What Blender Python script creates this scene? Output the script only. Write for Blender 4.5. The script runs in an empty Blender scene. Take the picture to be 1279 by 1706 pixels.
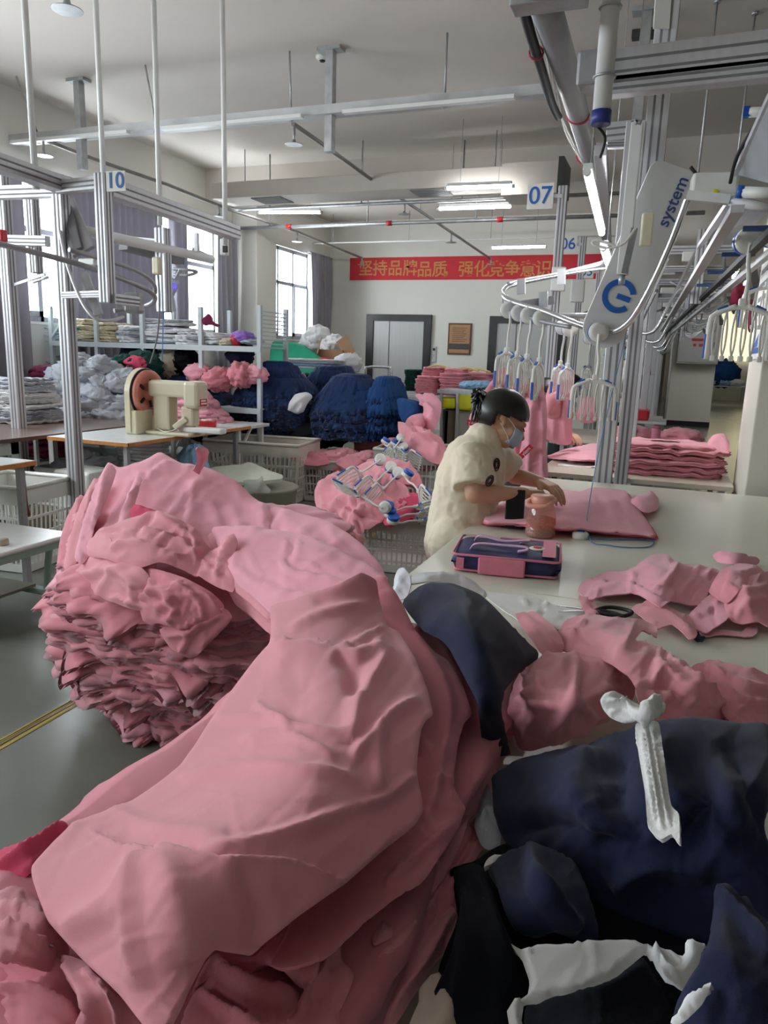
import bpy, bmesh, math, random
import numpy as np
from mathutils import Matrix, Vector
from mathutils.geometry import delaunay_2d_cdt
S = bpy.context.scene
COL = S.collection
random.seed(7)
# ---------------------------------------------------------------- camera
F, CAMH = 1230.0, 1.42
_y, _p, _r = (math.radians(v) for v in (20.6, 11.9, 1.87))
FW = np.array([-math.sin(_y)*math.cos(_p), math.cos(_y)*math.cos(_p), -math.sin(_p)])
_r0 = np.array([math.cos(_y), math.sin(_y), 0.0]); _u0 = np.cross(_r0, FW)
RT = _r0*math.cos(_r) + _u0*math.sin(_r)
UP = -_r0*math.sin(_r) + _u0*math.cos(_r)
CP = np.array([0, 0, CAMH])
cam_d = bpy.data.cameras.new('camera'); cam = bpy.data.objects.new('camera', cam_d); COL.objects.link(cam)
cam_d.sensor_fit = 'VERTICAL'; cam_d.sensor_height = 36; cam_d.lens = F/1706*36
cam_d.clip_start = 0.02; cam_d.clip_end = 200
cam.matrix_world = Matrix(((RT[0], UP[0], -FW[0], CP[0]), (RT[1], UP[1], -FW[1], CP[1]), (RT[2], UP[2], -FW[2], CP[2]), (0, 0, 0, 1)))
S.camera = cam
# ---------------------------------------------------------------- world, exposure
S.view_settings.view_transform = 'Standard'; S.view_settings.look = 'None'
S.view_settings.gamma = 1; S.view_settings.use_curve_mapping = False
S.view_settings.exposure = 0.95
S.cycles.use_denoising = True
S.cycles.max_bounces = 8; S.cycles.diffuse_bounces = 5; S.cycles.glossy_bounces = 3
S.cycles.transparent_max_bounces = 12; S.cycles.transmission_bounces = 6
S.cycles.caustics_reflective = False; S.cycles.caustics_refractive = False
S.cycles.sample_clamp_indirect = 6
SKY, TUBE, PANEL = 10.0, 30.0, 1.0
wd = bpy.data.worlds.new('sky'); S.world = wd; wd.use_nodes = True
_n = wd.node_tree.nodes; _bg = _n['Background']
_bg.inputs[0].default_value = (0.93, 0.97, 1.0, 1); _bg.inputs[1].default_value = SKY

def area(name, loc, rot, sx, sy, power, col=(1, 1, 1), portal=False):
    l = bpy.data.lights.new(name, 'AREA'); l.shape = 'RECTANGLE'; l.size = sx; l.size_y = sy
    l.energy = power; l.color = col
    o = bpy.data.objects.new(name, l); COL.objects.link(o); o.location = loc; o.rotation_euler = rot
    if portal: l.cycles.is_portal = True
    return o
# window portals on the left wall
WIN = [(-3.6, -1.2), (-0.6, 2.4), (3.0, 5.6), (6.1, 10.3), (11.75, 13.5)]
WZ0, WZ1, WX = 1.68, 3.3, -6.77
for a, b in WIN:
    area('window_portal', (WX-.12, (a+b)/2, (WZ0+WZ1)/2), (0, -math.pi/2, 0), WZ1-WZ0, b-a, 1, portal=True)

# ---------------------------------------------------------------- helpers: pixels to world points at a chosen depth
def ray(px, py): return FW + RT*((px-639.5)/F) - UP*((py-853)/F)
def Pd(px, py, d): return CP + ray(px, py)*d
def Pz(px, py, z):
    v = ray(px, py); return CP + v*((z-CAMH)/v[2])
def PY(px, py, Y):
    v = ray(px, py); return CP + v*(Y/v[1])
def PX(px, py, X):
    v = ray(px, py); return CP + v*(X/v[0])
def depth_of(px, py, k, v):
    if k == 'd': return v
    q = {'z': Pz, 'Y': PY, 'X': PX}[k](px, py, v)
    return float((q-CP) @ FW)
def proj(P):
    q = np.asarray(P)-CP; z = q@FW
    return np.stack([639.5+F*(q@RT)/z, 853-F*(q@UP)/z], -1)

# ---------------------------------------------------------------- materials (all procedural)
def lin(c): return tuple(((x/255)/12.92 if x/255 <= .04045 else ((x/255+.055)/1.055)**2.4) for x in c)
MATS = {}
def pm(name, rgb, rough=.6, metal=0., var=.08, vs=8., bump=0., bs=300., spec=.5, sheen=0., emis=None, es=0., alpha=1., trans=0., stretch=(1, 1, 1), crease=0., cs=11.):
    if name in MATS: return MATS[name]
    m = bpy.data.materials.new(name); m.use_nodes = True; nt = m.node_tree; b = nt.nodes['Principled BSDF']
    c = lin(rgb)
    tc = nt.nodes.new('ShaderNodeTexCoord'); mp = nt.nodes.new('ShaderNodeMapping'); mp.inputs['Scale'].default_value = stretch
    nt.links.new(tc.outputs['Object'], mp.inputs[0])
    nz = nt.nodes.new('ShaderNodeTexNoise'); nz.inputs['Scale'].default_value = vs; nz.inputs['Detail'].default_value = 4
    nt.links.new(mp.outputs[0], nz.inputs['Vector'])
    cr = nt.nodes.new('ShaderNodeValToRGB')
    cr.color_ramp.elements[0].position = .3; cr.color_ramp.elements[1].position = .7
    cr.color_ramp.elements[0].color = tuple(max(0, x*(1-var)) for x in c)+(1,)
    cr.color_ramp.elements[1].color = tuple(min(1, x*(1+var)) for x in c)+(1,)
    nt.links.new(nz.outputs[0], cr.inputs[0]); nt.links.new(cr.outputs[0], b.inputs['Base Color'])
    b.inputs['Roughness'].default_value = rough; b.inputs['Metallic'].default_value = metal
    b.inputs['Specular IOR Level'].default_value = spec
    if sheen: b.inputs['Sheen Weight'].default_value = sheen; b.inputs['Sheen Roughness'].default_value = .4
    if trans: b.inputs['Transmission Weight'].default_value = trans
    if alpha < 1: b.inputs['Alpha'].default_value = alpha
    if emis: b.inputs['Emission Color'].default_value = lin(emis)+(1,); b.inputs['Emission Strength'].default_value = es
    if bump:
        n2 = nt.nodes.new('ShaderNodeTexNoise'); n2.inputs['Scale'].default_value = bs; n2.inputs['Detail'].default_value = 3
        nt.links.new(mp.outputs[0], n2.inputs['Vector'])
        bp = nt.nodes.new('ShaderNodeBump'); bp.inputs['Strength'].default_value = bump; bp.inputs['Distance'].default_value = .004
        nt.links.new(n2.outputs[0], bp.inputs['Height']); nt.links.new(bp.outputs[0], b.inputs['Normal'])
        if crease:   # soft wrinkles of handled cloth
            n3 = nt.nodes.new('ShaderNodeTexNoise'); n3.noise_type = 'RIDGED_MULTIFRACTAL'; n3.inputs['Scale'].default_value = cs; n3.inputs['Detail'].default_value = 2.5; n3.inputs['Distortion'].default_value = .8
            nt.links.new(mp.outputs[0], n3.inputs['Vector']); b2 = nt.nodes.new('ShaderNodeBump'); b2.inputs['Strength'].default_value = crease; b2.inputs['Distance'].default_value = .012
            nt.links.new(n3.outputs[0], b2.inputs['Height']); nt.links.new(b2.outputs[0], bp.inputs['Normal'])
    MATS[name] = m; return m
def glass(name, tint, alpha=.15, rough=.05):
    if name in MATS: return MATS[name]
    m = bpy.data.materials.new(name); m.use_nodes = True; nt = m.node_tree
    out = nt.nodes['Material Output']; nt.nodes.remove(nt.nodes['Principled BSDF'])
    t = nt.nodes.new('ShaderNodeBsdfTransparent'); t.inputs[0].default_value = lin(tint)+(1,)
    g = nt.nodes.new('ShaderNodeBsdfGlossy'); g.inputs['Roughness'].default_value = rough
    d = nt.nodes.new('ShaderNodeBsdfDiffuse'); d.inputs[0].default_value = lin(tint)+(1,)
    nz = nt.nodes.new('ShaderNodeTexNoise'); nz.inputs['Scale'].default_value = 12
    mm = nt.nodes.new('ShaderNodeMath'); mm.operation = 'MULTIPLY_ADD'; mm.inputs[1].default_value = .1; mm.inputs[2].default_value = alpha
    nt.links.new(nz.outputs[0], mm.inputs[0])
    x = nt.nodes.new('ShaderNodeMixShader'); nt.links.new(mm.outputs[0], x.inputs[0])
    nt.links.new(t.outputs[0], x.inputs[1]); nt.links.new(d.outputs[0], x.inputs[2])
    y = nt.nodes.new('ShaderNodeMixShader'); y.inputs[0].default_value = .06
    nt.links.new(x.outputs[0], y.inputs[1]); nt.links.new(g.outputs[0], y.inputs[2])
    nt.links.new(y.outputs[0], out.inputs[0]); MATS[name] = m; return m

PINK = pm('pink_cotton', (226, 152, 161), .85, var=.05, vs=3, bump=.12, bs=900, spec=.25, sheen=.25, crease=0.16)
PINK2 = pm('pink_cotton_deep', (218, 138, 149), .85, var=.08, vs=5, bump=.12, bs=900, spec=.25, sheen=.25, crease=0.35)
PINK3 = pm('pink_cotton_pale', (236, 164, 178), .85, var=.05, vs=5, bump=.12, bs=900, spec=.25, sheen=.25, crease=0.28)
HOTP = pm('rose_cotton', (214, 82, 112), .85, var=.1, vs=6, bump=.12, bs=900, spec=.25, crease=0.4)
NAVY = pm('navy_cotton', (27, 33, 58), .9, var=.15, vs=4, bump=.2, bs=900, spec=.2, sheen=.1)
NAVYD = pm('dark_navy_cloth', (15, 17, 25), .92, var=.15, vs=5, bump=.25, bs=900, spec=.15)
DENIM = pm('blue_cotton', (30, 52, 92), .88, var=.15, vs=9, bump=.2, bs=600, spec=.25, sheen=.1, crease=0.4)
DENIM2 = pm('bright_blue_cotton', (34, 70, 122), .88, var=.12, vs=9, bump=.2, bs=600, spec=.25, crease=0.4)
GREYC = pm('pale_grey_cotton', (184, 188, 198), .88, var=.06, vs=9, bump=.15, bs=600, spec=.25, crease=0.4)
WHITEC = pm('white_cotton', (228, 228, 230), .88, var=.05, vs=9, bump=.15, bs=600, spec=.25, crease=0.4)
CREAM = pm('cream_cotton', (226, 214, 188), .88, var=.05, vs=9, bump=.15, bs=600, spec=.25, crease=0.4)
TEAL = pm('teal_print_cotton', (70, 150, 150), .88, var=.45, vs=40, bump=.15, bs=600, spec=.25, crease=0.4)
DGREEN = pm('dark_green_cotton', (22, 62, 56), .88, var=.15, vs=9, bump=.15, bs=600, spec=.25, crease=0.4)
GREEN = pm('green_sheet', (26, 128, 98), .8, var=.08, vs=6, bump=.15, bs=600, spec=.3)
MAROON = pm('maroon_cotton', (112, 34, 66), .88, var=.25, vs=7, bump=.15, bs=600, spec=.25, crease=0.4)
BLACKC = pm('black_cotton', (22, 23, 28), .9, var=.2, vs=9, bump=.15, bs=600, spec=.2, crease=0.4)
LBLUE = pm('pale_blue_cotton', (150, 190, 220), .85, var=.2, vs=30, bump=.15, bs=600, spec=.25, crease=0.4)
YELLOW = pm('yellow_green_plastic', (205, 205, 20), .5, var=.1, vs=8)
ALU = pm('aluminium', (204, 204, 208), .42, metal=.35, var=.06, vs=30, stretch=(1, 1, .1))
ALUD = pm('dull_aluminium', (164, 163, 166), .45, metal=.35, var=.08, vs=25)
GROOVE = pm('dark_slot', (122, 121, 124), .6, var=.1)
STEEL = pm('galvanised_steel', (176, 178, 180), .42, metal=.6, var=.15, vs=14)
CHROME = pm('polished_tube', (215, 216, 220), .2, metal=.9, var=.03)
WPAINT = pm('white_paint_metal', (225, 226, 224), .45, var=.03)
WPLAS = pm('white_plastic', (228, 228, 222), .4, var=.03)
BPLAS = pm('blue_plastic', (28, 92, 186), .4, var=.06)
GRYPL = pm('translucent_grey_plastic', (188, 184, 172), .35, var=.06)
BLACK = pm('black_rubber', (25, 25, 27), .6, var=.2)
DARKM = pm('dark_painted_metal', (60, 62, 64), .5, metal=.2, var=.1)
REDP = pm('red_plastic', (196, 40, 44), .4, var=.08)
BEIGE = pm('beige_enamel', (208, 198, 170), .35, var=.03)
TUBEM = pm('lit_tube', (255, 255, 255), .5, emis=(250, 253, 255), es=TUBE)

# ---------------------------------------------------------------- noise
_rs = np.random.RandomState(5); _PT = _rs.permutation(512); _GV = _rs.normal(size=(512, 3)); _GV /= np.linalg.norm(_GV, axis=1)[:, None]
def noise3(p):
    p = np.atleast_2d(np.asarray(p, float)); i = np.floor(p).astype(int); f = p-i; u = f*f*f*(f*(f*6-15)+10); out = 0
    for dx in (0, 1):
        for dy in (0, 1):
            for dz in (0, 1):
                h = _PT[(_PT[(_PT[(i[:, 0]+dx) % 512]+i[:, 1]+dy) % 512]+i[:, 2]+dz) % 512]
                g = np.sum(_GV[h]*(f-[dx, dy, dz]), 1)
                w = (u[:, 0] if dx else 1-u[:, 0])*(u[:, 1] if dy else 1-u[:, 1])*(u[:, 2] if dz else 1-u[:, 2])
                out = out + g*w
    return out*1.5
def crumple(p, seed=0.):   # sharp-ridged cloth folds, about -1..1
    p = np.asarray(p)+seed
    w = np.stack([noise3(p*.7+11), noise3(p*.7+37), noise3(p*.7+71)], 1)
    q = p+w*.9
    a = 1-2*np.abs(noise3(q)); b = 1-2*np.abs(noise3(q*2.1+5))
    return .7*(a-.45)+.35*(b-.45)

# ---------------------------------------------------------------- mesh builder
def world_loc(o):
    v = Vector((0, 0, 0))
    while o is not None: v += o.location; o = o.parent
    return v
class M:
    def __init__(s): s.v, s.f, s.sm = [], [], []
    def add(s, V, Fs, smooth=False):
        n = len(s.v); s.v += [tuple(map(float, x)) for x in V]; s.f += [tuple(i+n for i in f) for f in Fs]; s.sm += [smooth]*len(Fs); return s
    def box(s, c, d, R=None, bev=0.):
        c = np.asarray(c, float); d = np.asarray(d, float)/2
        bv = min(bev, .45*min(2*d)) if bev else 0
        if not bv:
            V = np.array([(x, y, z) for x in (-1, 1) for y in (-1, 1) for z in (-1, 1)], float)*d
            Fs = [(0, 1, 3, 2), (4, 6, 7, 5), (0, 4, 5, 1), (2, 3, 7, 6), (0, 2, 6, 4), (1, 5, 7, 3)]
            if R is not None: V = V@np.asarray(R).T
            return s.add(V+c, Fs)
        b = bmesh.new(); bmesh.ops.create_cube(b, size=1)
        for v in b.verts: v.co = Vector((v.co.x*2*d[0], v.co.y*2*d[1], v.co.z*2*d[2]))
        bmesh.ops.bevel(b, geom=list(b.edges), offset=bv, segments=2, affect='EDGES', profile=.5)
        b.verts.index_update(); V = np.array([v.co[:] for v in b.verts]); Fs = [[v.index for v in f.verts] for f in b.faces]; b.free()
        if R is not None: V = V@np.asarray(R).T
        return s.add(V+c, Fs)
    def box2(s, a, b, bev=0.):
        a, b = np.asarray(a, float), np.asarray(b, float); return s.box((a+b)/2, np.abs(b-a), bev=bev)
    def bar(s, a, b, w, h=None, upv=(0, 0, 1), bev=0.):   # rectangular bar from a to b
        a, b = np.asarray(a, float), np.asarray(b, float); h = h or w
        z = b-a; L = np.linalg.norm(z); z = z/L; u = np.asarray(upv, float)
        if abs(z@u) > .97: u = np.array([0, 1., 0]) if abs(z[1]) < .9 else np.array([1., 0, 0])
        x = np.cross(u, z); x /= np.linalg.norm(x); y = np.cross(z, x)
        return s.box((a+b)/2, (w, h, L), np.stack([x, y, z], 1), bev)
    def tube(s, P, r, n=10, cap=True, closed=False):
        P = [np.asarray(p, float) for p in P]; k = len(P); rr = r if hasattr(r, '__len__') else [r]*k
        T = []
        for i in range(k):
            a = P[(i-1) % k] if (i or closed) else P[0]; b = P[(i+1) % k] if (i < k-1 or closed) else P[-1]
            t = b-a; T.append(t/(np.linalg.norm(t)+1e-9))
        u = np.array([0, 0, 1.]) if abs(T[0][2]) < .9 else np.array([1., 0, 0])
        V = []
        for i in range(k):
            u = u-T[i]*(u@T[i]); u /= np.linalg.norm(u); w = np.cross(T[i], u)
            for j in range(n):
                a = 2*math.pi*j/n; V.append(P[i]+rr[i]*(u*math.cos(a)+w*math.sin(a)))
        Fs = []
        for i in range(k if closed else k-1):
            for j in range(n):
                i2 = (i+1) % k; Fs.append((i*n+j, i*n+(j+1) % n, i2*n+(j+1) % n, i2*n+j))
        s.add(V, Fs, True)
        if cap and not closed:
            m = len(s.v)-len(V); s.f += [tuple(m+j for j in range(n))[::-1], tuple(m+(k-1)*n+j for j in range(n))]; s.sm += [False, False]
        return s
    def lathe(s, c, prof, n=24, R=None):   # prof: list of (radius, height)
        V = []; c = np.asarray(c, float)
        for r, z in prof:
            for j in range(n):
                a = 2*math.pi*j/n; V.append((r*math.cos(a), r*math.sin(a), z))
        V = np.array(V)
        if R is not None: V = V@np.asarray(R).T
        k = len(prof); Fs = [(i*n+j, i*n+(j+1) % n, (i+1)*n+(j+1) % n, (i+1)*n+j) for i in range(k-1) for j in range(n)]
        s.add(V+c, Fs, True); m = len(s.v)-len(V)
        if prof[0][0] > 1e-5: s.f.append(tuple(m+j for j in range(n))[::-1]); s.sm.append(False)
        if prof[-1][0] > 1e-5: s.f.append(tuple(m+(k-1)*n+j for j in range(n))); s.sm.append(False)
        return s
    def prism(s, pts, off):   # planar polygon (3D points) extruded by vector off
        P = np.asarray(pts, float); o = np.asarray(off, float); n = len(P)
        return s.add(np.vstack([P, P+o]), [tuple(range(n))[::-1], tuple(range(n, 2*n))]+[(i, (i+1) % n, n+(i+1) % n, n+i) for i in range(n)])
    def grid(s, G, smooth=True, flip=False):   # G[i][j] 3D points
        G = np.asarray(G, float); a, b = G.shape[:2]
        Fs = [(i*b+j, (i+1)*b+j, (i+1)*b+j+1, i*b+j+1) for i in range(a-1) for j in range(b-1)]
        if flip: Fs = [f[::-1] for f in Fs]
        return s.add(G.reshape(-1, 3), Fs, smooth)
    def ball(s, c, r, n=14, sc=(1, 1, 1), R=None):
        p = [(max(1e-6, math.sin(math.pi*i/n)), -math.cos(math.pi*i/n)) for i in range(n+1)]
        V = np.array([(a*math.cos(2*math.pi*j/(2*n)), a*math.sin(2*math.pi*j/(2*n)), z) for a, z in p for j in range(2*n)])*np.asarray(sc)*r
        if R is not None: V = V@np.asarray(R).T
        w = 2*n; Fs = [(i*w+j, i*w+(j+1) % w, (i+1)*w+(j+1) % w, (i+1)*w+j) for i in range(n) for j in range(w)]
        return s.add(V+np.asarray(c, float), Fs, True)
    def mesh(s, name, mat, off=(0, 0, 0)):
        me = bpy.data.meshes.new(name); o = np.asarray(off, float)
        me.from_pydata([tuple(np.asarray(v)-o) for v in s.v], [], s.f)
        me.polygons.foreach_set('use_smooth', s.sm)
        for m in (mat if isinstance(mat, (list, tuple)) else [mat]): me.materials.append(m)
        me.validate(); me.update(); return me
    def build(s, name, mat, parent=None, loc=None):
        if parent is not None: off = world_loc(parent)
        elif loc is not None: off = loc
        else:
            a = np.array(s.v); off = ((a.min(0)+a.max(0))/2); off[2] = a[:, 2].min()
        o = bpy.data.objects.new(name, s.mesh(name, mat, off)); COL.objects.link(o)
        if parent is not None: o.parent = parent
        else: o.location = tuple(off)
        return o
def tag(o, label, cat, group=None, kind=None):
    if label: o['label'] = label
    if cat: o['category'] = cat
    if group: o['group'] = group
    if kind: o['kind'] = kind
    return o
def thing(name, label, cat, loc=(0, 0, 0), group=None):
    o = bpy.data.objects.new(name, None); COL.objects.link(o); o.location = tuple(map(float, loc)); o.empty_display_size = .1
    return tag(o, label, cat, group)
def struct(m, name, mat): return tag(m.build(name, mat), None, None, kind='structure')
def dup(o, loc=None, rz=None, label=None, group=None):
    c = o.copy(); COL.objects.link(c)
    if loc is not None: c.location = tuple(map(float, loc))
    if rz is not None: c.rotation_euler = (0, 0, rz)
    if label: c['label'] = label
    if group: c['group'] = group
    for ch in [x for x in o.children]:
        d = ch.copy(); COL.objects.link(d); d.parent = c
        for g in [x for x in ch.children]:
            e = g.copy(); COL.objects.link(e); e.parent = d
    return c
def Rz(a): return np.array([[math.cos(a), -math.sin(a), 0], [math.sin(a), math.cos(a), 0], [0, 0, 1]])
def Rx(a): return np.array([[1, 0, 0], [0, math.cos(a), -math.sin(a)], [0, math.sin(a), math.cos(a)]])
def Ry(a): return np.array([[math.cos(a), 0, math.sin(a)], [0, 1, 0], [-math.sin(a), 0, math.cos(a)]])
def crom(P, n=8, closed=False):   # Catmull-Rom through the points
    P = np.asarray(P, float); k = len(P); out = []
    for i in range(k if closed else k-1):
        p0, p1, p2, p3 = (P[(i+d) % k] if closed else P[min(max(i+d, 0), k-1)] for d in (-1, 0, 1, 2))
        for t in np.linspace(0, 1, n, endpoint=False):
            out.append(.5*(2*p1+(p2-p0)*t+(2*p0-5*p1+4*p2-p3)*t*t+(3*p1-p0-3*p2+p3)*t**3))
    if not closed: out.append(P[-1])
    return np.array(out)
def textobj(name, s, size, origin, xdir, ydir, mat, parent=None, ext=.0015, bold=0., align='CENTER', label=None):
    c = bpy.data.curves.new(name, 'FONT'); c.body = s; c.size = size; c.align_x = align; c.align_y = 'CENTER'; c.extrude = ext; c.offset = bold
    c.materials.append(mat); o = bpy.data.objects.new(name, c); COL.objects.link(o)
    x = np.asarray(xdir, float); x /= np.linalg.norm(x); y = np.asarray(ydir, float); y = y-x*(x@y); y /= np.linalg.norm(y); z = np.cross(x, y)
    off = world_loc(parent) if parent is not None else Vector((0, 0, 0)); p = np.asarray(origin, float)-np.array(off)
    mw = Matrix(((x[0], y[0], z[0], p[0]), (x[1], y[1], z[1], p[1]), (x[2], y[2], z[2], p[2]), (0, 0, 0, 1)))
    dg = bpy.context.evaluated_depsgraph_get(); me = bpy.data.meshes.new_from_object(o.evaluated_get(dg)); bpy.data.objects.remove(o)
    me.transform(mw); o = bpy.data.objects.new(name, me); COL.objects.link(o)
    if not me.materials: me.materials.append(mat)
    if parent is not None: o.parent = parent
    if label: o['label'] = label
    return o

# ---------------------------------------------------------------- cloth surfaces
def tps(c, v, q, lam=1e-3):
    c = np.asarray(c, float); v = np.asarray(v, float); n = len(c)
    def U(r2): return np.where(r2 > 1e-12, r2*np.log(r2+1e-12), 0)
    d2 = ((c[:, None]-c[None])**2).sum(-1); K = U(d2)+lam*np.eye(n); Pm = np.hstack([np.ones((n, 1)), c])
    A = np.zeros((n+3, n+3)); A[:n, :n] = K; A[:n, n:] = Pm; A[n:, :n] = Pm.T
    s = np.linalg.solve(A, np.concatenate([v, np.zeros(3)]))
    q = np.asarray(q, float); dq = ((q[:, None]-c[None])**2).sum(-1)
    return U(dq)@s[:n]+s[n]+q@s[n+1:]
def inpoly(P, poly):
    x, y = P[:, 0], P[:, 1]; r = np.zeros(len(P), bool); n = len(poly)
    for i in range(n):
        x1, y1 = poly[i]; x2, y2 = poly[(i+1) % n]
        if y1 == y2: continue
        c = ((y1 > y) != (y2 > y)) & (x < (x2-x1)*(y-y1)/(y2-y1)+x1); r ^= c
    return r
def segd(P, line):   # distance to polyline, signed side, position along 0..1
    best = np.full(len(P), 1e9); sd = np.zeros(len(P)); al = np.zeros(len(P))
    L = np.linalg.norm(np.diff(line, axis=0), axis=1); tot = L.sum(); acc = 0
    for i in range(len(line)-1):
        a, b = line[i], line[i+1]; d = b-a; l2 = max(d@d, 1e-9); t = np.clip(((P-a)@d)/l2, 0, 1)
        w = P-a-t[:, None]*d; dd = np.sqrt((w**2).sum(1)); cr = d[0]*w[:, 1]-d[1]*w[:, 0]
        m = dd < best; best[m] = dd[m]; sd[m] = np.sign(cr[m])*dd[m]; al[m] = ((acc+t*L[i])/tot)[m]; acc += L[i]
    return best, sd, al
def relief(name, mat, poly, ctrl, folds=(), step=9., thick=.005, na=.003, ns=9., rim=18., rimd=.012, seed=0., sharp=False, parent=None, lowa=.0, auto=None):
    """A draped piece of cloth: its outline, its distances at control points and its folds give a solid sheet in the room."""
    poly = np.asarray(poly, float)
    B = crom(poly, 6, True)
    k6 = np.arange(len(B)); Ln = poly[k6//6]+(poly[(k6//6+1) % len(poly)]-poly[k6//6])*((k6 % 6)/6)[:, None]
    B = poly if sharp else .5*B+.5*Ln
    def resamp(B, st):
        d = np.linalg.norm(np.diff(np.vstack([B, B[:1]]), axis=0), axis=1); s = np.concatenate([[0], np.cumsum(d)])
        k = max(8, int(s[-1]/st)); t = np.linspace(0, s[-1], k, endpoint=False)
        Bx = np.vstack([B, B[:1]]); return np.stack([np.interp(t, s, Bx[:, 0]), np.interp(t, s, Bx[:, 1])], 1)
    B = resamp(B, step)
    lo, hi = B.min(0), B.max(0); rs = np.random.RandomState(int(seed*10)+3)
    gx, gy = np.meshgrid(np.arange(lo[0], hi[0], step), np.arange(lo[1], hi[1], step*.87)); gx[1::2] += step/2
    G = np.stack([gx.ravel(), gy.ravel()], 1); G += rs.uniform(-.12, .12, G.shape)*step
    G = G[inpoly(G, B)]; dB, _, _ = segd(G, np.vstack([B, B[:1]])); G = G[dB > step*.55]
    P0 = np.vstack([B, G]); nB = len(B)
    res = delaunay_2d_cdt([Vector(p) for p in P0], [], [list(range(nB))], 1, 1e-4)
    P = np.array([v[:] for v in res[0]]); T = [tuple(f) for f in res[2]]
    cp = np.array([(c[0], c[1]) for c in ctrl], float)/300; cv = [depth_of(*c) for c in ctrl]
    D = tps(cp, cv, P/300); e = 2.
    Dx = tps(cp, cv, (P+[e, 0])/300); Dy = tps(cp, cv, (P+[0, e])/300)
    def W(P, D): return CP + (FW + RT*((P[:, :1]-639.5)/F) - UP*((P[:, 1:]-853)/F))*D[:, None]
    X = W(P, D); N = np.cross(W(P+[0, e], Dy)-X, W(P+[e, 0], Dx)-X); N /= np.linalg.norm(N, axis=1)[:, None]+1e-12
    N[np.sum(N*(X-CP), 1) > 0] *= -1
    h = np.zeros(len(P)); dB, _, _ = segd(P, np.vstack([B, B[:1]]))
    if na: h += na*crumple(X*ns, seed)
    if lowa: h += lowa*noise3(X*ns*.35+seed*3)
    for fd in folds:
        pts, kind, w, a = fd[:4]
        line = crom(pts, 5) if len(pts) > 2 else np.asarray(pts, float)
        d, sd, al = segd(P, line); end = np.minimum(1, np.minimum(al, 1-al)*6+.0)
        if kind == 'r': h += a*np.exp(-(d/w)**2)*np.sqrt(np.clip(end, 0, 1))
        elif kind == 'k': h += a*np.maximum(0, 1-d/w)**1.3*np.sqrt(np.clip(end, 0, 1))   # sharp crease
        elif kind == 's': h += a*np.where(sd > 0, np.exp(-(d/w)), 0)*np.clip(end*1.5, 0, 1)  # ledge: one side stands higher
        elif kind == 'g': h += (-a*np.exp(-(d/w)**2)+.5*a*np.exp(-((d-2.2*w)/(1.2*w))**2)*(1+.8*np.sin(al*220)))*np.clip(end*3, 0, 1)   # stitched seam
    ar = .5*abs(np.dot(B[:, 0], np.roll(B[:, 1], 1))-np.dot(B[:, 1], np.roll(B[:, 0], 1))); sz = math.sqrt(ar)
    amp = (.0035 if auto is None else auto)*min(1.6, max(.4, float(np.mean(D))/1.2))
    if amp:   # scattered sharp creases, mostly along one direction with some crossing it
        ca = rs.uniform(0, math.pi)
        for _ in range(int(np.clip(ar/(step*step*22), 5, 60))):
            c = P[rs.randint(len(P))]; th = ca+rs.normal()*.5+(1.3 if rs.rand() < .3 else 0); L = sz*rs.uniform(.12, .34)
            mid = rs.uniform(-.18, .18)*L; dv = np.array([math.cos(th), math.sin(th)]); nv = np.array([-dv[1], dv[0]])
            line = crom([c-dv*L, c+nv*mid, c+dv*L], 5); d, sd, al = segd(P, line); w = rs.uniform(.5, 1.)*max(step*1.3, min(16, sz*.07))
            pr = np.maximum(0, 1-d/w)**1.5*np.where(sd > 0, 1, .75)*np.sqrt(np.clip(np.minimum(al, 1-al)*4, 0, 1)); h += amp*rs.uniform(.5, 1.3)*pr*(1 if rs.rand() < .7 else -.8)
    if rim: t = np.clip(1-dB/rim, 0, 1); h -= rimd*t*t
    X = X+N*h[:, None]
    m = M(); m.add(X, T, True)
    # orient towards the camera
    v = np.asarray(m.v); f0 = np.array(T); nn = np.cross(v[f0[:, 1]]-v[f0[:, 0]], v[f0[:, 2]]-v[f0[:, 0]])
    if np.sum(nn*(CP-v[f0[:, 0]])) < 0: m.f = [f[::-1] for f in m.f]
    o = m.build(name, mat, parent); me = o.data
    cnt = {}
    for p in me.polygons:
        for ek in p.edge_keys: cnt[ek] = cnt.get(ek, 0)+1
    for e in me.edges: e.use_edge_sharp = cnt.get(tuple(sorted(e.vertices)), 0) == 1
    s = o.modifiers.new('thickness', 'SOLIDIFY'); s.thickness = thick; s.offset = -1
    return o
# ================================================================ the room
CEIL, BACK, RIGHT, REAR, FAR, SIDE = 4.05, 14.4, 9.0, -5.0, 36.0, -.95
def floor_mat():
    m = pm('epoxy_floor', (112, 114, 104), .3, var=.18, vs=1.2, bump=.06, bs=14, spec=.5)
    nt = m.node_tree; b = nt.nodes['Principled BSDF']
    n = nt.nodes.new('ShaderNodeTexNoise'); n.inputs['Scale'].default_value = 3.5; n.inputs['Detail'].default_value = 6
    mr = nt.nodes.new('ShaderNodeMapRange'); mr.inputs[3].default_value = .08; mr.inputs[4].default_value = .36
    nt.links.new(n.outputs[0], mr.inputs[0]); nt.links.new(mr.outputs[0], b.inputs['Roughness']); return m
WALL = pm('wall_paint', (226, 224, 216), .8, var=.02, vs=2, bump=.05, bs=60)
CEILM = pm('ceiling_paint', (214, 206, 197), .85, var=.02, vs=1.5, bump=.05, bs=40)
struct(M().box2((WX-.3, REAR, -.12), (RIGHT, FAR+.3, 0)), 'floor', floor_mat())
struct(M().box2((WX-.3, REAR, CEIL), (RIGHT, FAR+.3, CEIL+.15)), 'ceiling', CEILM)
struct(M().box2((WX-.3, BACK, 0), (SIDE, BACK+.25, CEIL)), 'wall_back', WALL)
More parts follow.
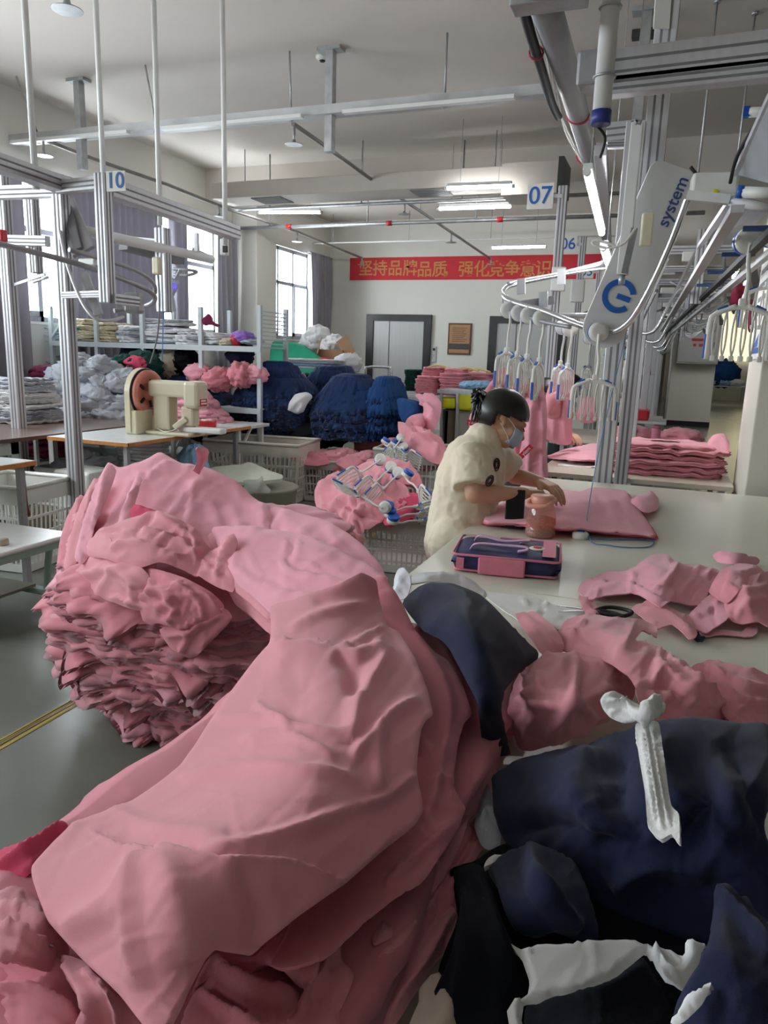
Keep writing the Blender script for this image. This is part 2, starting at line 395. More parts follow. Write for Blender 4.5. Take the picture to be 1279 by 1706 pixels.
struct(M().box2((SIDE-.25, BACK+.25, 0), (SIDE, FAR, CEIL)), 'wall_side', WALL)
struct(M().box2((SIDE-.25, FAR, 0), (RIGHT, FAR+.25, CEIL)), 'wall_far', WALL)
struct(M().box2((RIGHT, REAR, 0), (RIGHT+.2, FAR, CEIL)), 'wall_right', WALL)
struct(M().box2((WX-.3, REAR-.2, 0), (RIGHT, REAR, CEIL)), 'wall_front', WALL)
m = M(); ys = REAR
for a, b in WIN:
    m.box2((WX-.22, ys, 0), (WX, a, CEIL)); m.box2((WX-.22, a, 0), (WX, b, WZ0)); m.box2((WX-.22, a, WZ1), (WX, b, CEIL)); ys = b
m.box2((WX-.22, ys, 0), (WX, BACK, CEIL)); struct(m, 'wall_left', WALL)
struct(M().box2((WX, 10.0, 3.62), (RIGHT, 10.45, CEIL)), 'trim_1', CEILM)
struct(M().box2((SIDE, 19.5, 3.62), (RIGHT, 20, CEIL)), 'trim_4', CEILM)
struct(M().box2((SIDE, 29, 3.62), (RIGHT, 29.5, CEIL)), 'trim_5', CEILM)          # ceiling beam
struct(M().box2((WX, 10.72, 0), (WX+.45, 11.35, CEIL), bev=.01), 'trim_2', WALL)       # pillar on the window wall
struct(M().box2((WX, REAR, .0), (WX+.015, BACK, .12)), 'baseboard_left', pm('skirting', (120, 118, 112), .5))
FRAME = pm('window_aluminium', (150, 152, 155), .5, metal=.3, var=.04)
PANE = glass('window_glass', (250, 253, 255), .0, .02)
for i, (a, b) in enumerate(WIN):
    w = thing('window_%d' % (i+1), None, None, (WX-.1, (a+b)/2, WZ0)); w['kind'] = 'structure'
    f = M(); n = max(3, int(round((b-a)/.72))); x0, x1 = WX-.14, WX-.07
    for k in range(n+1):
        y = a+(b-a)*k/n; t = .045 if 0 < k < n else .06; f.box2((x0, y-t/2, WZ0), (x1, y+t/2, WZ1))
    for z, t in ((WZ0+.03, .06), (WZ1-.03, .06), (WZ0+1.0, .06)): f.box2((x0, a, z-t/2), (x1, b, z+t/2))
    for k in range(0, n, 2):   # opening sashes
        y0, y1 = a+(b-a)*k/n, a+(b-a)*(k+1)/n
        for q in ((y0, y0+.06), (y1-.06, y1)): f.box2((x0+.02, q[0], WZ0+.06), (x1+.02, q[1], WZ0+.98))
        f.box2((x0+.02, y0, WZ0+.06), (x1+.02, y1, WZ0+.12))
    f.build('window_frame', FRAME, w)
    M().box2((WX-.108, a, WZ0), (WX-.104, b, WZ1)).build('window_pane', PANE, w)
    M().box2((WX-.2, a, WZ0-.03), (WX+.03, b, WZ0)).build('window_sill', WALL, w)
# yellow walkway stripe, worn
def stripe_mat():
    m = pm('worn_yellow_paint', (176, 150, 50), .5, var=.2, vs=6)
    nt = m.node_tree; b = nt.nodes['Principled BSDF']
    n = nt.nodes.new('ShaderNodeTexNoise'); n.inputs['Scale'].default_value = 9; n.inputs['Detail'].default_value = 5
    c = nt.nodes.new('ShaderNodeValToRGB'); c.color_ramp.elements[0].position = .46; c.color_ramp.elements[1].position = .54
    nt.links.new(n.outputs[0], c.inputs[0]); nt.links.new(c.outputs[0], b.inputs['Alpha']); return m
tag(M().box2((-2.16, -1, 0), (-2.10, 9, .002)).build('floor_stripe', stripe_mat()), None, None, kind='structure').name = 'trim_3'
# elevators: doors with black frames
DOORM = pm('brushed_elevator_steel', (176, 176, 176), .42, metal=.35, var=.05, vs=6, stretch=(8, 8, .2))
BLKF = pm('black_granite_frame', (26, 26, 27), .3, var=.4, vs=40)
for i, (xa, xb, zt) in enumerate(((-5.91, -4.53, 2.25), (-3.36, -1.9, 2.24))):
    d = thing('door_%d' % (i+1), None, None, ((xa+xb)/2, BACK, 0)); d['kind'] = 'structure'
    y0 = BACK-.06
    M().box2((xa, y0, 0), (xa+.15, BACK, zt)).box2((xb-.15, y0, 0), (xb, BACK, zt)).box2((xa+.15, y0, zt-.13), (xb-.15, BACK, zt)).build('door_frame', BLKF, d)
    xm = xa+.15+(xb-xa-.3)*.32
    M().box2((xa+.15, BACK-.03, 0), (xm-.006, BACK, zt-.13)).build('door_panel', DOORM, d)
    M().box2((xm+.006, BACK-.022, 0), (xb-.15, BACK, zt-.13)).build('door_panel', DOORM, d)
    M().box2((xm-.006, BACK-.012, 0), (xm+.006, BACK, zt-.13)).build('door_seam', DARKM, d)
# ================================================================ lamps
def tube_lamp(a, b, label, hang=None, r=.014, housing=True):
    a, b = np.asarray(a, float), np.asarray(b, float); t = thing('tube_light', label, 'light', (a+b)/2, 'fluorescent tube lights')
    if housing: M().bar(a+[0, 0, .035], b+[0, 0, .035], .05, .035, bev=.004).build('housing', WPAINT, t)
    d = (b-a)/np.linalg.norm(b-a)
    M().tube([a, b], r*1.3, 12).build('tube', TUBEM, t)
    M().tube([a-d*.03, a], r*1.4, 10).tube([b, b+d*.03], r*1.4, 10).build('end_cap', WPLAS, t)
    if hang:
        c = M()
        for q in (a+d*.15, b-d*.15): c.tube([q+[0, 0, .05], np.array([q[0], q[1], hang])], .003, 6)
        c.build('suspension_wire', STEEL, t)
    return t
# ================================================================ the cutting table
TZ = .78
TABM = pm('table_laminate', (222, 222, 205), .28, var=.02, vs=3, bump=.03, bs=80, spec=.5)
tb = thing('cutting_table', 'long pale laminate cutting table running away from the camera', 'table', (.4, 2.2, 0))
TX0, TX1, TY0, TY1 = -.68, 1.7, .2, 4.17
M().box2((TX0, 2.02, TZ-.03), (TX1, TY1, TZ), bev=.003).build('tabletop', TABM, tb)
M().box2((TX0, TY0, TZ-.03), (TX1, 2.017, TZ), bev=.003).build('tabletop', TABM, tb)
for x in (TX0+.1, TX1-.1):
    for y in (TY0+.1, 2.0, TY1-.12): M().box2((x-.025, y-.025, 0), (x+.025, y+.025, TZ-.03)).build('leg', ALUD, tb)
M().box2((TX0+.1, TY0+.1, .2), (TX0+.14, TY1-.1, .24)).build('stretcher', ALUD, tb)
M().box2((TX1-.14, TY0+.1, .2), (TX1-.1, TY1-.1, .24)).build('stretcher', ALUD, tb)

# ---------------------------------------------------------------- ruffled folded garments, for stacks
def slab_mesh(name, mat, rx, ry, th, seed, nt=120, ruf=.03, wav=.012, sq=3.2, pleats=9., droop=.0, top=True, tongues=0):
    """A folded garment: rounded-rectangle outline, several turned cloth edges around the rim."""
    rs = np.random.RandomState(seed); a = np.linspace(0, 2*math.pi, nt, endpoint=False)
    ca, sa = np.cos(a), np.sin(a); q = (np.abs(ca)**sq+np.abs(sa)**sq)**(-1/sq)
    cir = np.stack([ca*2.2, sa*2.2, np.full(nt, seed*1.7)], 1)
    r0 = 1+.07*noise3(cir)
    hf = noise3(cir*pleats/4); hf2 = noise3(cir*pleats/2.4+9)
    prof = [(.25, .5), (.55, .52), (.8, .5), (.93, .42), (1.0, .22), (.985, .05), (.93, -.05), (1.01, -.2), (.97, -.38), (.85, -.45), (.5, -.5), (.2, -.5)]
    tri = np.zeros(nt)
    for _ in range(tongues):
        dA = (a-rs.uniform(0, 2*math.pi)+math.pi) % (2*math.pi)-math.pi; w0 = rs.uniform(.10, .26); sk = rs.uniform(-.5, .5)
        tri = np.maximum(tri, rs.uniform(.5, 1.)*np.clip(1-np.abs(dA+sk*w0)/w0, 0, 1))
    G = []
    for k, (fr, fz) in enumerate(prof):
        lip = max(0, (fr-.6)/.4)**1.5
        rad = q*r0*fr; x = ca*rad*rx; y = sa*rad*ry
        off = lip*(ruf*(hf*.9+.5*np.abs(hf2)) + ruf*.5*noise3(cir*pleats/3+k*3.1))
        x = x+ca*off; y = y+sa*off
        if tongues and k < 8: x = x+ca*lip*tri*.055; y = y+sa*lip*tri*.055
        z = fz*th - (lip**2*tri*.06 if k < 8 else 0) + lip*wav*(noise3(cir*pleats/3.3+21)*1.6+noise3(cir*pleats/2.0+k*.5)*.45) - droop*lip**2
        G.append(np.stack([x, y, z], 1))
    G = np.array(G); m = M(); n = nt; V = G.reshape(-1, 3); K = len(prof)
    Fs = [(i*n+j, (i+1)*n+j, (i+1)*n+(j+1) % n, i*n+(j+1) % n) for i in range(K-1) for j in range(n)]
    m.add(V, [f[::-1] for f in Fs], True); m.f += [tuple(range(n)), tuple((K-1)*n+j for j in range(n))[::-1]]; m.sm += [True, True]
    return m.mesh(name, mat)
def obj_from(me, name, loc, rz=0, sc=(1, 1, 1), tilt=(0, 0)):
    o = bpy.data.objects.new(name, me); COL.objects.link(o); o.location = tuple(map(float, loc)); o.rotation_euler = (tilt[0], tilt[1], rz); o.scale = sc
    return o
def stack(c, n, meshes, th, name, label, cat, group, rz=0., jit=.015, jrz=.1, sc=lambda t: 1., path=None, seed=0):
    rs = np.random.RandomState(seed); out = []
    for k in range(n):
        t = k/max(1, n-1); p = np.asarray(c, float)+[0, 0, th*(k+.5)]
        if path: p = p+np.asarray(path(t))
        p[:2] += rs.uniform(-jit, jit, 2)
        s = sc(t)*(1+rs.uniform(-.04, .04))
        o = obj_from(meshes[rs.randint(len(meshes))], name, p, rz+rs.uniform(-jrz, jrz)+(math.pi if rs.rand() < .5 else 0), (s, s, 1), (rs.uniform(-.03, .03), rs.uniform(-.03, .03)))
        tag(o, label, cat, group); out.append(o)
    return out

# ---------------------------------------------------------------- near stack of pink pinafores on the table corner
A_CT = [(460, 1062, 'z', .92), (560, 1075, 'z', .94), (680, 1085, 'z', .93), (604, 953, 'Y', 1.36), (450, 1008, 'Y', 1.27), (640, 1000, 'Y', 1.36),
        (300, 1270, 'z', .865), (200, 1335, 'z', .865), (118, 1366, 'z', .87), (500, 1250, 'z', .975), (350, 1400, 'z', .985), (560, 1380, 'z', .97), (705, 1200, 'z', .945), (702, 1330, 'z', .93),
        (583, 1467, 'z', .945), (418, 1590, 'z', .95), (285, 1700, 'z', .955), (135, 1600, 'z', .92), (75, 1530, 'z', .90), (50, 1440, 'z', .88), (230, 1500, 'z', .98), (420, 1100, 'z', .885)]
A1 = [(450, 1008), (485, 997), (520, 985), (565, 970), (600, 953), (608, 954), (628, 966), (634, 1000), (645, 1040), (665, 1052), (690, 1092), (712, 1145), (722, 1188), (712, 1196), (702, 1215), (696, 1280), (707, 1345), (690, 1375), (640, 1415), (585, 1464), (578, 1470), (500, 1525), (424, 1588), (412, 1590), (358, 1583), (352, 1588), (320, 1640), (280, 1712), (245, 1712), (190, 1650), (135, 1600), (78, 1535), (60, 1490), (50, 1440), (116, 1370), (122, 1364), (220, 1328), (300, 1270), (360, 1180), (420, 1100), (447, 1068), (450, 1040)]
A1F = [([(449, 1072), (520, 1076), (565, 1088), (605, 1080), (645, 1046)], 'g', 3, .0028), ([(449, 1066), (520, 1070), (570, 1078), (640, 1040)], 's', 40, .012),
       ([(565, 1086), (590, 1098), (640, 1082)], 'r', 9, .012), ([(560, 1092), (585, 1120), (595, 1165)], 'r', 14, -.012),
       ([(650, 1080), (625, 1130), (598, 1170), (585, 1240)], 'k', 26, .014), ([(700, 1165), (650, 1195), (610, 1240), (585, 1265)], 'k', 18, .012),
       ([(425, 1172), (455, 1195), (488, 1218)], 'k', 12, .010), ([(360, 1195), (440, 1200), (520, 1218), (590, 1226)], 'k', 14, .009),
       ([(400, 1235), (470, 1222), (560, 1262)], 'k', 12, .007), ([(300, 1300), (400, 1275), (520, 1282), (600, 1300)], 'k', 16, .007),
       ([(640, 1210), (625, 1260), (632, 1320)], 'r', 12, .010), ([(590, 1345), (640, 1330), (690, 1290)], 'k', 16, .008),
       ([(150, 1376), (195, 1411), (240, 1420), (360, 1435), (475, 1437), (530, 1455), (583, 1467)], 's', 30, .010), ([(150, 1376), (195, 1411), (240, 1420), (360, 1435), (475, 1437), (530, 1455), (583, 1467)], 'g', 2.5, .0022),
       ([(330, 1420), (450, 1400), (600, 1340)], 'k', 22, .008), ([(250, 1430), (190, 1500), (100, 1550)], 'k', 40, .010), ([(262, 1430), (300, 1520), (330, 1600)], 'r', 40, .016),
       ([(400, 1445), (430, 1520), (425, 1580)], 'k', 34, -.010), ([(230, 1440), (215, 1540), (235, 1650)], 'k', 30, .008), ([(180, 1345), (260, 1380), (380, 1390)], 'k', 26, .006),
       ([(470, 1110), (500, 1150), (470, 1190)], 'r', 26, -.007), ([(520, 1000), (570, 990), (610, 975)], 'r', 14, -.005), ([(480, 1050), (540, 1020), (620, 1005)], 'k', 14, .008)]
tag(relief('pinafore', PINK, A1, A_CT, A1F, 6, .004, .0010, 9, 5, .003, 1.0, auto=.0017), 'topmost pink pinafore of the near stack, collar standing up, lying flat on the table corner', 'garment', 'near pink pinafores')
def shift(ct, dz, dy=0): return [(a, b, k, v-dz) if k == 'z' else (a, b, k, v+.02+dy) for a, b, k, v in ct]
A2 = [(560, 985), (638, 958), (645, 965), (668, 1000), (692, 1048), (720, 1082), (748, 1100), (772, 1142), (786, 1188), (774, 1202), (763, 1240), (757, 1305), (768, 1328), (776, 1345), (762, 1382), (722, 1442), (700, 1470), (655, 1495), (610, 1530), (540, 1590), (450, 1600), (560, 1400), (600, 1200)]
A2F = [([(690, 1050), (745, 1160), (735, 1260), (700, 1400)], 'k', 18, .01), ([(690, 1310), (740, 1300), (757, 1305)], 'k', 10, .006), ([(640, 1480), (700, 1420), (760, 1370)], 'k', 16, .01), ([(690, 1230), (720, 1260), (740, 1250)], 'r', 10, .008)]
A2C = [(638, 958, 'Y', 1.44), (692, 1048, 'z', .90), (786, 1188, 'z', .885), (757, 1300, 'z', .885), (776, 1345, 'z', .875), (640, 1480, 'z', .89), (560, 985, 'Y', 1.40), (540, 1590, 'z', .91), (600, 1200, 'z', .91), (720, 1200, 'z', .90), (700, 1380, 'z', .89)]
tag(relief('pinafore', PINK2, A2, A2C, A2F, 6, .004, .0012, 9, 5, .003, 2.0, auto=.0022), 'pink pinafore directly under the topmost one, its right armhole showing', 'garment', 'near pink pinafores')
A3 = [(690, 1050), (702, 1032), (726, 1022), (735, 1045), (750, 1085), (776, 1132), (792, 1180), (806, 1240), (808, 1290), (795, 1328), (782, 1360), (770, 1400), (740, 1460), (690, 1520), (650, 1560), (620, 1560), (700, 1420), (740, 1250), (720, 1120)]
A3C = [(702, 1032, 'z', .885), (726, 1022, 'z', .875), (806, 1240, 'z', .84), (782, 1360, 'z', .84), (690, 1520, 'z', .85), (620, 1560, 'z', .86), (740, 1250, 'z', .855), (760, 1150, 'z', .855)]
tag(relief('pinafore', PINK, A3, A3C, [([(715, 1028), (735, 1080), (770, 1150)], 'k', 10, .01), ([(765, 1240), (790, 1215), (800, 1260)], 'k', 9, .012), ([(760, 1250), (770, 1320), (740, 1420)], 's', 14, .012)], 6, .004, .0012, 9, 5, .003, 3.0, auto=.0022),
    'pink pinafore third from the top of the near stack, pocket flap at its right edge', 'garment', 'near pink pinafores')
lowers = [
 ([(640, 1500), (720, 1440), (770, 1390), (800, 1350), (815, 1392), (806, 1410), (785, 1440), (765, 1485), (752, 1560), (720, 1600), (650, 1620), (600, 1560)], .825, [([(780, 1370), (760, 1420), (700, 1500)], 'k', 12, .012), ([(800, 1370), (785, 1420), (740, 1490)], 'k', 9, .01)], 'pink garment edge bulging at the right of the near stack beside the navy cloth'),
 ([(560, 1540), (640, 1480), (720, 1450), (760, 1470), (762, 1520), (752, 1570), (715, 1620), (690, 1660), (650, 1712), (560, 1712), (540, 1640)], .835, [([(740, 1470), (680, 1560), (600, 1640)], 'k', 20, .014), ([(755, 1520), (690, 1620), (640, 1700)], 'k', 16, .012)], 'pink skirt panel slanting to the bottom of the near stack, right side'),
 ([(320, 1640), (352, 1585), (418, 1590), (455, 1560), (505, 1530), (520, 1560), (540, 1590), (555, 1555), (572, 1550), (568, 1590), (590, 1620), (565, 1680), (560, 1712), (470, 1712), (505, 1655), (495, 1640), (440, 1600), (400, 1630), (345, 1625)], .875, [([(500, 1540), (520, 1600), (500, 1680)], 'k', 16, .012), ([(570, 1552), (560, 1580), (520, 1640)], 'k', 9, .012), ([(360, 1600), (430, 1660), (480, 1712)], 'k', 16, .010)], 'pink skirt hem folded back at the lower middle of the near stack'),
 ([(335, 1620), (400, 1600), (450, 1600), (497, 1640), (506, 1656), (470, 1712), (300, 1712), (310, 1670)], .865, [([(360, 1610), (430, 1650), (490, 1660)], 'k', 18, .012), ([(330, 1650), (400, 1700), (440, 1720)], 'k', 14, .012)], 'pink cloth corner turned under at the bottom middle of the near stack'),
 ([(-10, 1420), (40, 1395), (118, 1366), (125, 1372), (60, 1440), (40, 1460), (20, 1470), (-10, 1480)], .855, [([(-10, 1450), (40, 1420), (110, 1372)], 'k', 12, .014)], 'deep pink fold sticking out at the left edge of the near stack'),
 ([(-10, 1485), (30, 1465), (60, 1450), (80, 1530), (110, 1590), (140, 1610), (100, 1620), (40, 1600), (-10, 1580)], .872, [([(-10, 1510), (50, 1530), (110, 1600)], 'k', 12, .012), ([(-10, 1545), (40, 1560), (90, 1610)], 'k', 9, .012)], 'pink sleeve layers peeping out left below the near pinafore'),
 ([(-10, 1570), (50, 1575), (110, 1595), (150, 1620), (160, 1690), (150, 1712), (-10, 1712)], .855, [([(-10, 1600), (60, 1610), (140, 1650)], 'k', 12, .014), ([(-10, 1650), (60, 1650), (130, 1700)], 'k', 12, .012)], 'pink layers fanned at the bottom left corner of the near stack'),
 ([(95, 1590), (135, 1600), (190, 1652), (245, 1706), (240, 1716), (120, 1716), (130, 1680), (110, 1640)], .885, [([(110, 1600), (150, 1660), (160, 1716)], 'k', 14, .012), ([(140, 1610), (190, 1660), (200, 1716)], 'k', 12, .012)], 'pink folds hanging just under the skirt of the near pinafore'),
]
for i, (pl, z, fo, lb) in enumerate(lowers):
    xs = [p[0] for p in pl]; ysv = [p[1] for p in pl]; cx, cy = sum(xs)/len(xs), sum(ysv)/len(ysv)
    ct = [(p[0], p[1], 'z', z-.012) for p in pl[::3]]+[(cx, cy, 'z', z+.01)]
    tag(relief('pinafore', (PINK2, PINK, PINK, PINK2, HOTP, PINK, PINK2, PINK)[i], pl, ct, fo, 6, .004, .0012, 10, 5, .004, 4.0+i, auto=.004), lb, 'garment', 'near pink pinafores')
sm = [slab_mesh('folded_pinafore', PINK2, .225, .56, .016, 40+k, 140, .02, .006, 4, 10) for k in range(3)]
stack((-.425, .86, TZ+.002), 5, sm, .014, 'folded_pinafore', 'pink pinafore inside the near stack on the table corner, only its edge showing', 'garment', 'pinafores inside the near stack', 0, .008, .02, seed=3)
# ================================================================ the big pink stack standing on the floor by the table
SLABS = [slab_mesh('folded_pinafore', (PINK, PINK2, PINK3)[k % 3], .46, .36, .024, 60+k, 260, .030, .010, 3.4, 10, droop=.02, tongues=5) for k in range(10)]
rs = np.random.RandomState(11); NB = 46; z = .004
for k in range(NB):
    t = k/(NB-1); dz = .0161*(1-.25*t)
    sx = .78+.46*min(1, t*1.9)**.8+rs.uniform(-.05, .05); sy = .84+.42*min(1, t*2)**.8+rs.uniform(-.05, .05)
    if t > .8: sx -= (t-.8)*.5; sy -= (t-.8)*.4
    o = obj_from(SLABS[rs.randint(10)], 'folded_pinafore', (-1.55-.10*t+rs.uniform(-.025, .025), 2.37+.05*t+rs.uniform(-.02, .02), z+.018), rs.uniform(-.12, .12), (sx, sy, rs.uniform(.85, 1.2)), (.27*t**1.5+rs.uniform(-.03, .03), -.02+rs.uniform(-.04, .04)))
    tag(o, 'folded pink pinafore in the tall floor stack beside the cutting table', 'garment', 'pinafores in the tall floor stack'); z += dz
BT = z
# draped garments crowning it
B1 = [(112, 868), (128, 838), (150, 812), (165, 790), (178, 768), (196, 776), (215, 772), (240, 763), (260, 752), (270, 752), (300, 768), (345, 776), (395, 800), (430, 832), (500, 852), (545, 865), (605, 905), (640, 955), (560, 1000), (420, 970), (330, 930), (270, 915), (215, 905), (160, 915), (125, 905)]
B1C = [(263, 752, 'Y', 2.78), (180, 768, 'Y', 2.72), (120, 860, 'Y', 2.5), (345, 776, 'Y', 2.74), (430, 832, 'Y', 2.62), (545, 865, 'Y', 2.42), (605, 905, 'Y', 2.22), (640, 955, 'Y', 2.0), (300, 850, 'Y', 2.42), (420, 900, 'Y', 2.32), (160, 915, 'Y', 2.2), (270, 915, 'Y', 2.14), (420, 970, 'Y', 2.0), (560, 1000, 'Y', 1.86), (500, 910, 'Y', 2.22)]
B1F = [([(298, 892), (308, 850), (322, 792)], 's', 22, .010), ([(300, 880), (310, 845), (322, 795)], 'g', 3, .004), ([(441, 832), (446, 870), (441, 930)], 's', 40, .016), ([(160, 915), (200, 850), (265, 775), (300, 768)], 's', 18, .018),
       ([(250, 800), (300, 792), (380, 812)], 'g', 4, .004), ([(230, 900), (290, 850), (330, 800)], 'k', 16, .008), ([(385, 840), (400, 880), (440, 940)], 'k', 18, .009), ([(350, 830), (370, 890)], 'k', 14, .007),
       ([(470, 860), (520, 900), (560, 960)], 'k', 22, .010), ([(540, 880), (575, 920), (600, 970)], 'k', 16, .008), ([(130, 860), (180, 800)], 'k', 8, .014), ([(140, 890), (200, 800)], 'k', 9, .014), ([(165, 900), (220, 810)], 'k', 9, .012)]
tag(relief('pinafore', PINK3, B1, B1C, B1F, 6, .006, .0018, 8, 10, .010, 21., auto=.0035), 'broad pink pinafore spread over the back of the tall floor stack, seamed yoke', 'garment', 'pinafores crowning the floor stack')
B2 = [(350, 880), (356, 874), (410, 872), (464, 879), (520, 890), (573, 915), (615, 935), (646, 958), (640, 972), (600, 985), (530, 1003), (452, 1018), (445, 1016), (418, 990), (394, 972), (385, 955), (372, 930), (360, 905)]
def B2C(o): return [(356, 874, 'Y', 2.24+o), (464, 879, 'Y', 2.2+o), (573, 915, 'Y', 2.02+o), (646, 958, 'Y', 1.88+o), (600, 985, 'Y', 1.76+o), (452, 1018, 'Y', 1.74+o), (394, 972, 'Y', 1.92+o), (480, 940, 'Y', 1.94+o), (420, 910, 'Y', 2.08+o)]
B2F = [([(488, 892), (487, 915), (482, 940), (520, 952), (570, 960)], 'g', 4, .008), ([(470, 940), (510, 960), (600, 975)], 'k', 12, .008), ([(400, 890), (470, 905), (560, 930)], 'k', 22, .010), ([(385, 935), (440, 970), (500, 990), (580, 980)], 's', -0+14, .014), ([(395, 955), (450, 990), (520, 996)], 'k', 7, .010)]
for i, (dx, dy, ob) in enumerate(((0, 0, 0), (-6, 10, .035), (4, 22, .06), (-4, 33, .085), (8, 44, .11))):
    p = [(x+dx, y+dy) for x, y in B2]
    tag(relief('pinafore', (PINK3, PINK, PINK2, PINK, PINK2)[i], p, [(a+dx, b+dy, k, v) for a, b, k, v in B2C(ob)], [([(a+dx, b+dy) for a, b in f[0]],)+f[1:] for f in B2F], 7, .006, .001, 9, 7, .010, 22.+i, auto=.003),
        'pink pinafore reaching from floor stack to table, %s of five on each other' % ('topmost', 'second', 'third', 'fourth', 'lowest')[i], 'garment', 'pinafores bridging to the table')
flaps = [
 ([(128, 925), (135, 905), (160, 884), (210, 862), (258, 850), (289, 858), (325, 880), (350, 915), (366, 907), (372, 893), (388, 888), (392, 905), (384, 930), (390, 958), (386, 985), (360, 976), (312, 948), (268, 934), (222, 945), (172, 930)],
  [(128, 925, 'Y', 2.2), (258, 850, 'Y', 2.2), (350, 915, 'Y', 2.1), (388, 890, 'Y', 2.08), (386, 985, 'Y', 1.94), (268, 934, 'Y', 2.0), (172, 930, 'Y', 2.06), (200, 890, 'Y', 2.12)],
  [([(160, 900), (240, 880), (320, 905), (345, 925)], 's', 16, .018), ([(258, 855), (300, 880), (345, 918)], 'k', 9, .02), ([(362, 975), (370, 935), (385, 895)], 'k', 9, .02), ([(170, 915), (230, 905), (300, 930)], 'k', 9, .014), ([(300, 900), (330, 930), (375, 970)], 'k', 10, .014)], PINK, 'pink sleeve turned back on the front edge of the tall floor stack'),
 ([(212, 850), (222, 838), (240, 842), (290, 862), (300, 870), (260, 875), (228, 880), (215, 868)], [(212, 850, 'Y', 2.3), (300, 870, 'Y', 2.24), (228, 880, 'Y', 2.22), (240, 842, 'Y', 2.32)], [([(222, 845), (250, 852), (295, 868)], 'k', 8, .02)], HOTP, 'deep pink armhole opening near the top left of the tall floor stack'),
 ([(322, 785), (330, 768), (328, 748), (346, 748), (350, 756), (342, 778), (332, 790)], [(322, 785, 'Y', 2.6), (346, 748, 'Y', 2.62), (330, 768, 'Y', 2.6)], [([(330, 785), (338, 755)], 'k', 6, .012)], PINK3, 'pink strap end sticking up from the top of the tall floor stack'),
 ([(128, 945), (150, 925), (190, 930), (235, 945), (262, 985), (255, 1020), (215, 1015), (175, 1000), (140, 990), (122, 965)], [(128, 945, 'Y', 2.14), (190, 930, 'Y', 2.06), (262, 985, 'Y', 1.93), (175, 1000, 'Y', 1.99), (215, 965, 'Y', 1.95)], [([(140, 960), (190, 950), (250, 990)], 'k', 12, .022), ([(165, 990), (185, 960), (215, 935)], 'k', 10, .018), ([(220, 1010), (222, 970)], 'k', 10, .014)], PINK, 'crumpled pink garment bulging from the left front of the tall floor stack'),
 ([(205, 955), (250, 945), (305, 960), (350, 985), (372, 1010), (350, 1035), (300, 1050), (262, 1040), (235, 1035), (225, 1000)], [(205, 955, 'Y', 2.02), (305, 960, 'Y', 1.95), (372, 1010, 'Y', 1.9), (300, 1050, 'Y', 1.87), (235, 1035, 'Y', 1.91), (285, 1000, 'Y', 1.88)], [([(230, 1000), (275, 985), (300, 1040)], 'k', 12, .024), ([(250, 955), (260, 1000), (290, 1040)], 'k', 9, .02), ([(290, 970), (330, 1000), (340, 1030)], 'k', 10, .02), ([(310, 965), (350, 990), (368, 1012)], 's', 10, .016)], PINK2, 'crumpled pink garment hanging from the middle front of the tall floor stack'),
 ([(262, 1050), (300, 1035), (345, 1020), (370, 1010), (385, 1030), (360, 1060), (325, 1095), (305, 1098), (280, 1080)], [(262, 1050, 'Y', 1.93), (345, 1020, 'Y', 1.9), (385, 1030, 'Y', 1.9), (315, 1095, 'Y', 1.9), (320, 1055, 'Y', 1.88)], [([(275, 1060), (320, 1050), (372, 1022)], 'k', 9, .02), ([(300, 1090), (320, 1050)], 'k', 9, .018)], PINK2, 'small pink corner hanging out of the tall floor stack below the sleeve'),
 ([(222, 1110), (255, 1098), (300, 1120), (315, 1140), (290, 1165), (262, 1158), (235, 1140)], [(222, 1110, 'Y', 1.99), (300, 1120, 'Y', 1.94), (262, 1158, 'Y', 1.95), (270, 1125, 'Y', 1.92)], [([(235, 1120), (275, 1125), (305, 1145)], 'k', 8, .018), ([(262, 1150), (265, 1115)], 'k', 7, .016)], PINK, 'small pink corner hanging out of the lower part of the tall floor stack'),
 ([(108, 880), (122, 855), (140, 842), (160, 850), (150, 880), (142, 920), (118, 935), (104, 915)], [(108, 880, 'Y', 2.42), (160, 850, 'Y', 2.36), (118, 935, 'Y', 2.24), (135, 890, 'Y', 2.3)], [([(118, 920), (130, 880), (155, 850)], 'k', 8, .02), ([(140, 915), (148, 870)], 'k', 7, .016)], PINK, 'pink cuff flaring at the left shoulder of the tall floor stack'),
]
for k, (pl, dy) in enumerate((([(172, 780), (180, 770), (192, 782), (176, 830), (160, 870), (146, 925), (134, 938), (122, 926), (136, 868), (152, 820)], -.04), ([(150, 803), (158, 794), (170, 806), (154, 840), (140, 880), (126, 940), (116, 952), (104, 940), (118, 880), (132, 838)], -.02), ([(126, 830), (134, 822), (146, 834), (132, 866), (122, 900), (112, 962), (102, 970), (92, 952), (98, 895), (110, 858)], .0), ([(185, 900), (198, 860), (214, 815), (226, 790), (236, 796), (222, 840), (208, 885), (198, 915)], -.06))):
    n = len(pl); ys = [p[1] for p in pl]; y0, y1 = min(ys), max(ys)
    flaps.append((pl, [(p[0], p[1], 'Y', 2.62-.42*(p[1]-y0)/(y1-y0)+dy-(.05 if k < 3 else .08)) for p in pl[::2]]+[(sum(p[0] for p in pl)/n, sum(ys)/n, 'Y', 2.36+dy)], [([pl[1], pl[n//2]], 'k', 6, .014)], (PINK3, PINK, PINK2, PINK3)[k],
        'pink edge at left shoulder of tall floor stack, %s' % ('innermost of three', 'middle of three', 'outermost of three', 'short one beside the three')[k]))
for i, (pl, ct, fo, mt, lb) in enumerate(flaps):
    tag(relief('pinafore', mt, pl, ct, fo, 5, .005, .0015, 12, 6, .008, 30.+i, auto=.008), lb, 'garment', 'loose garments on the floor stack')

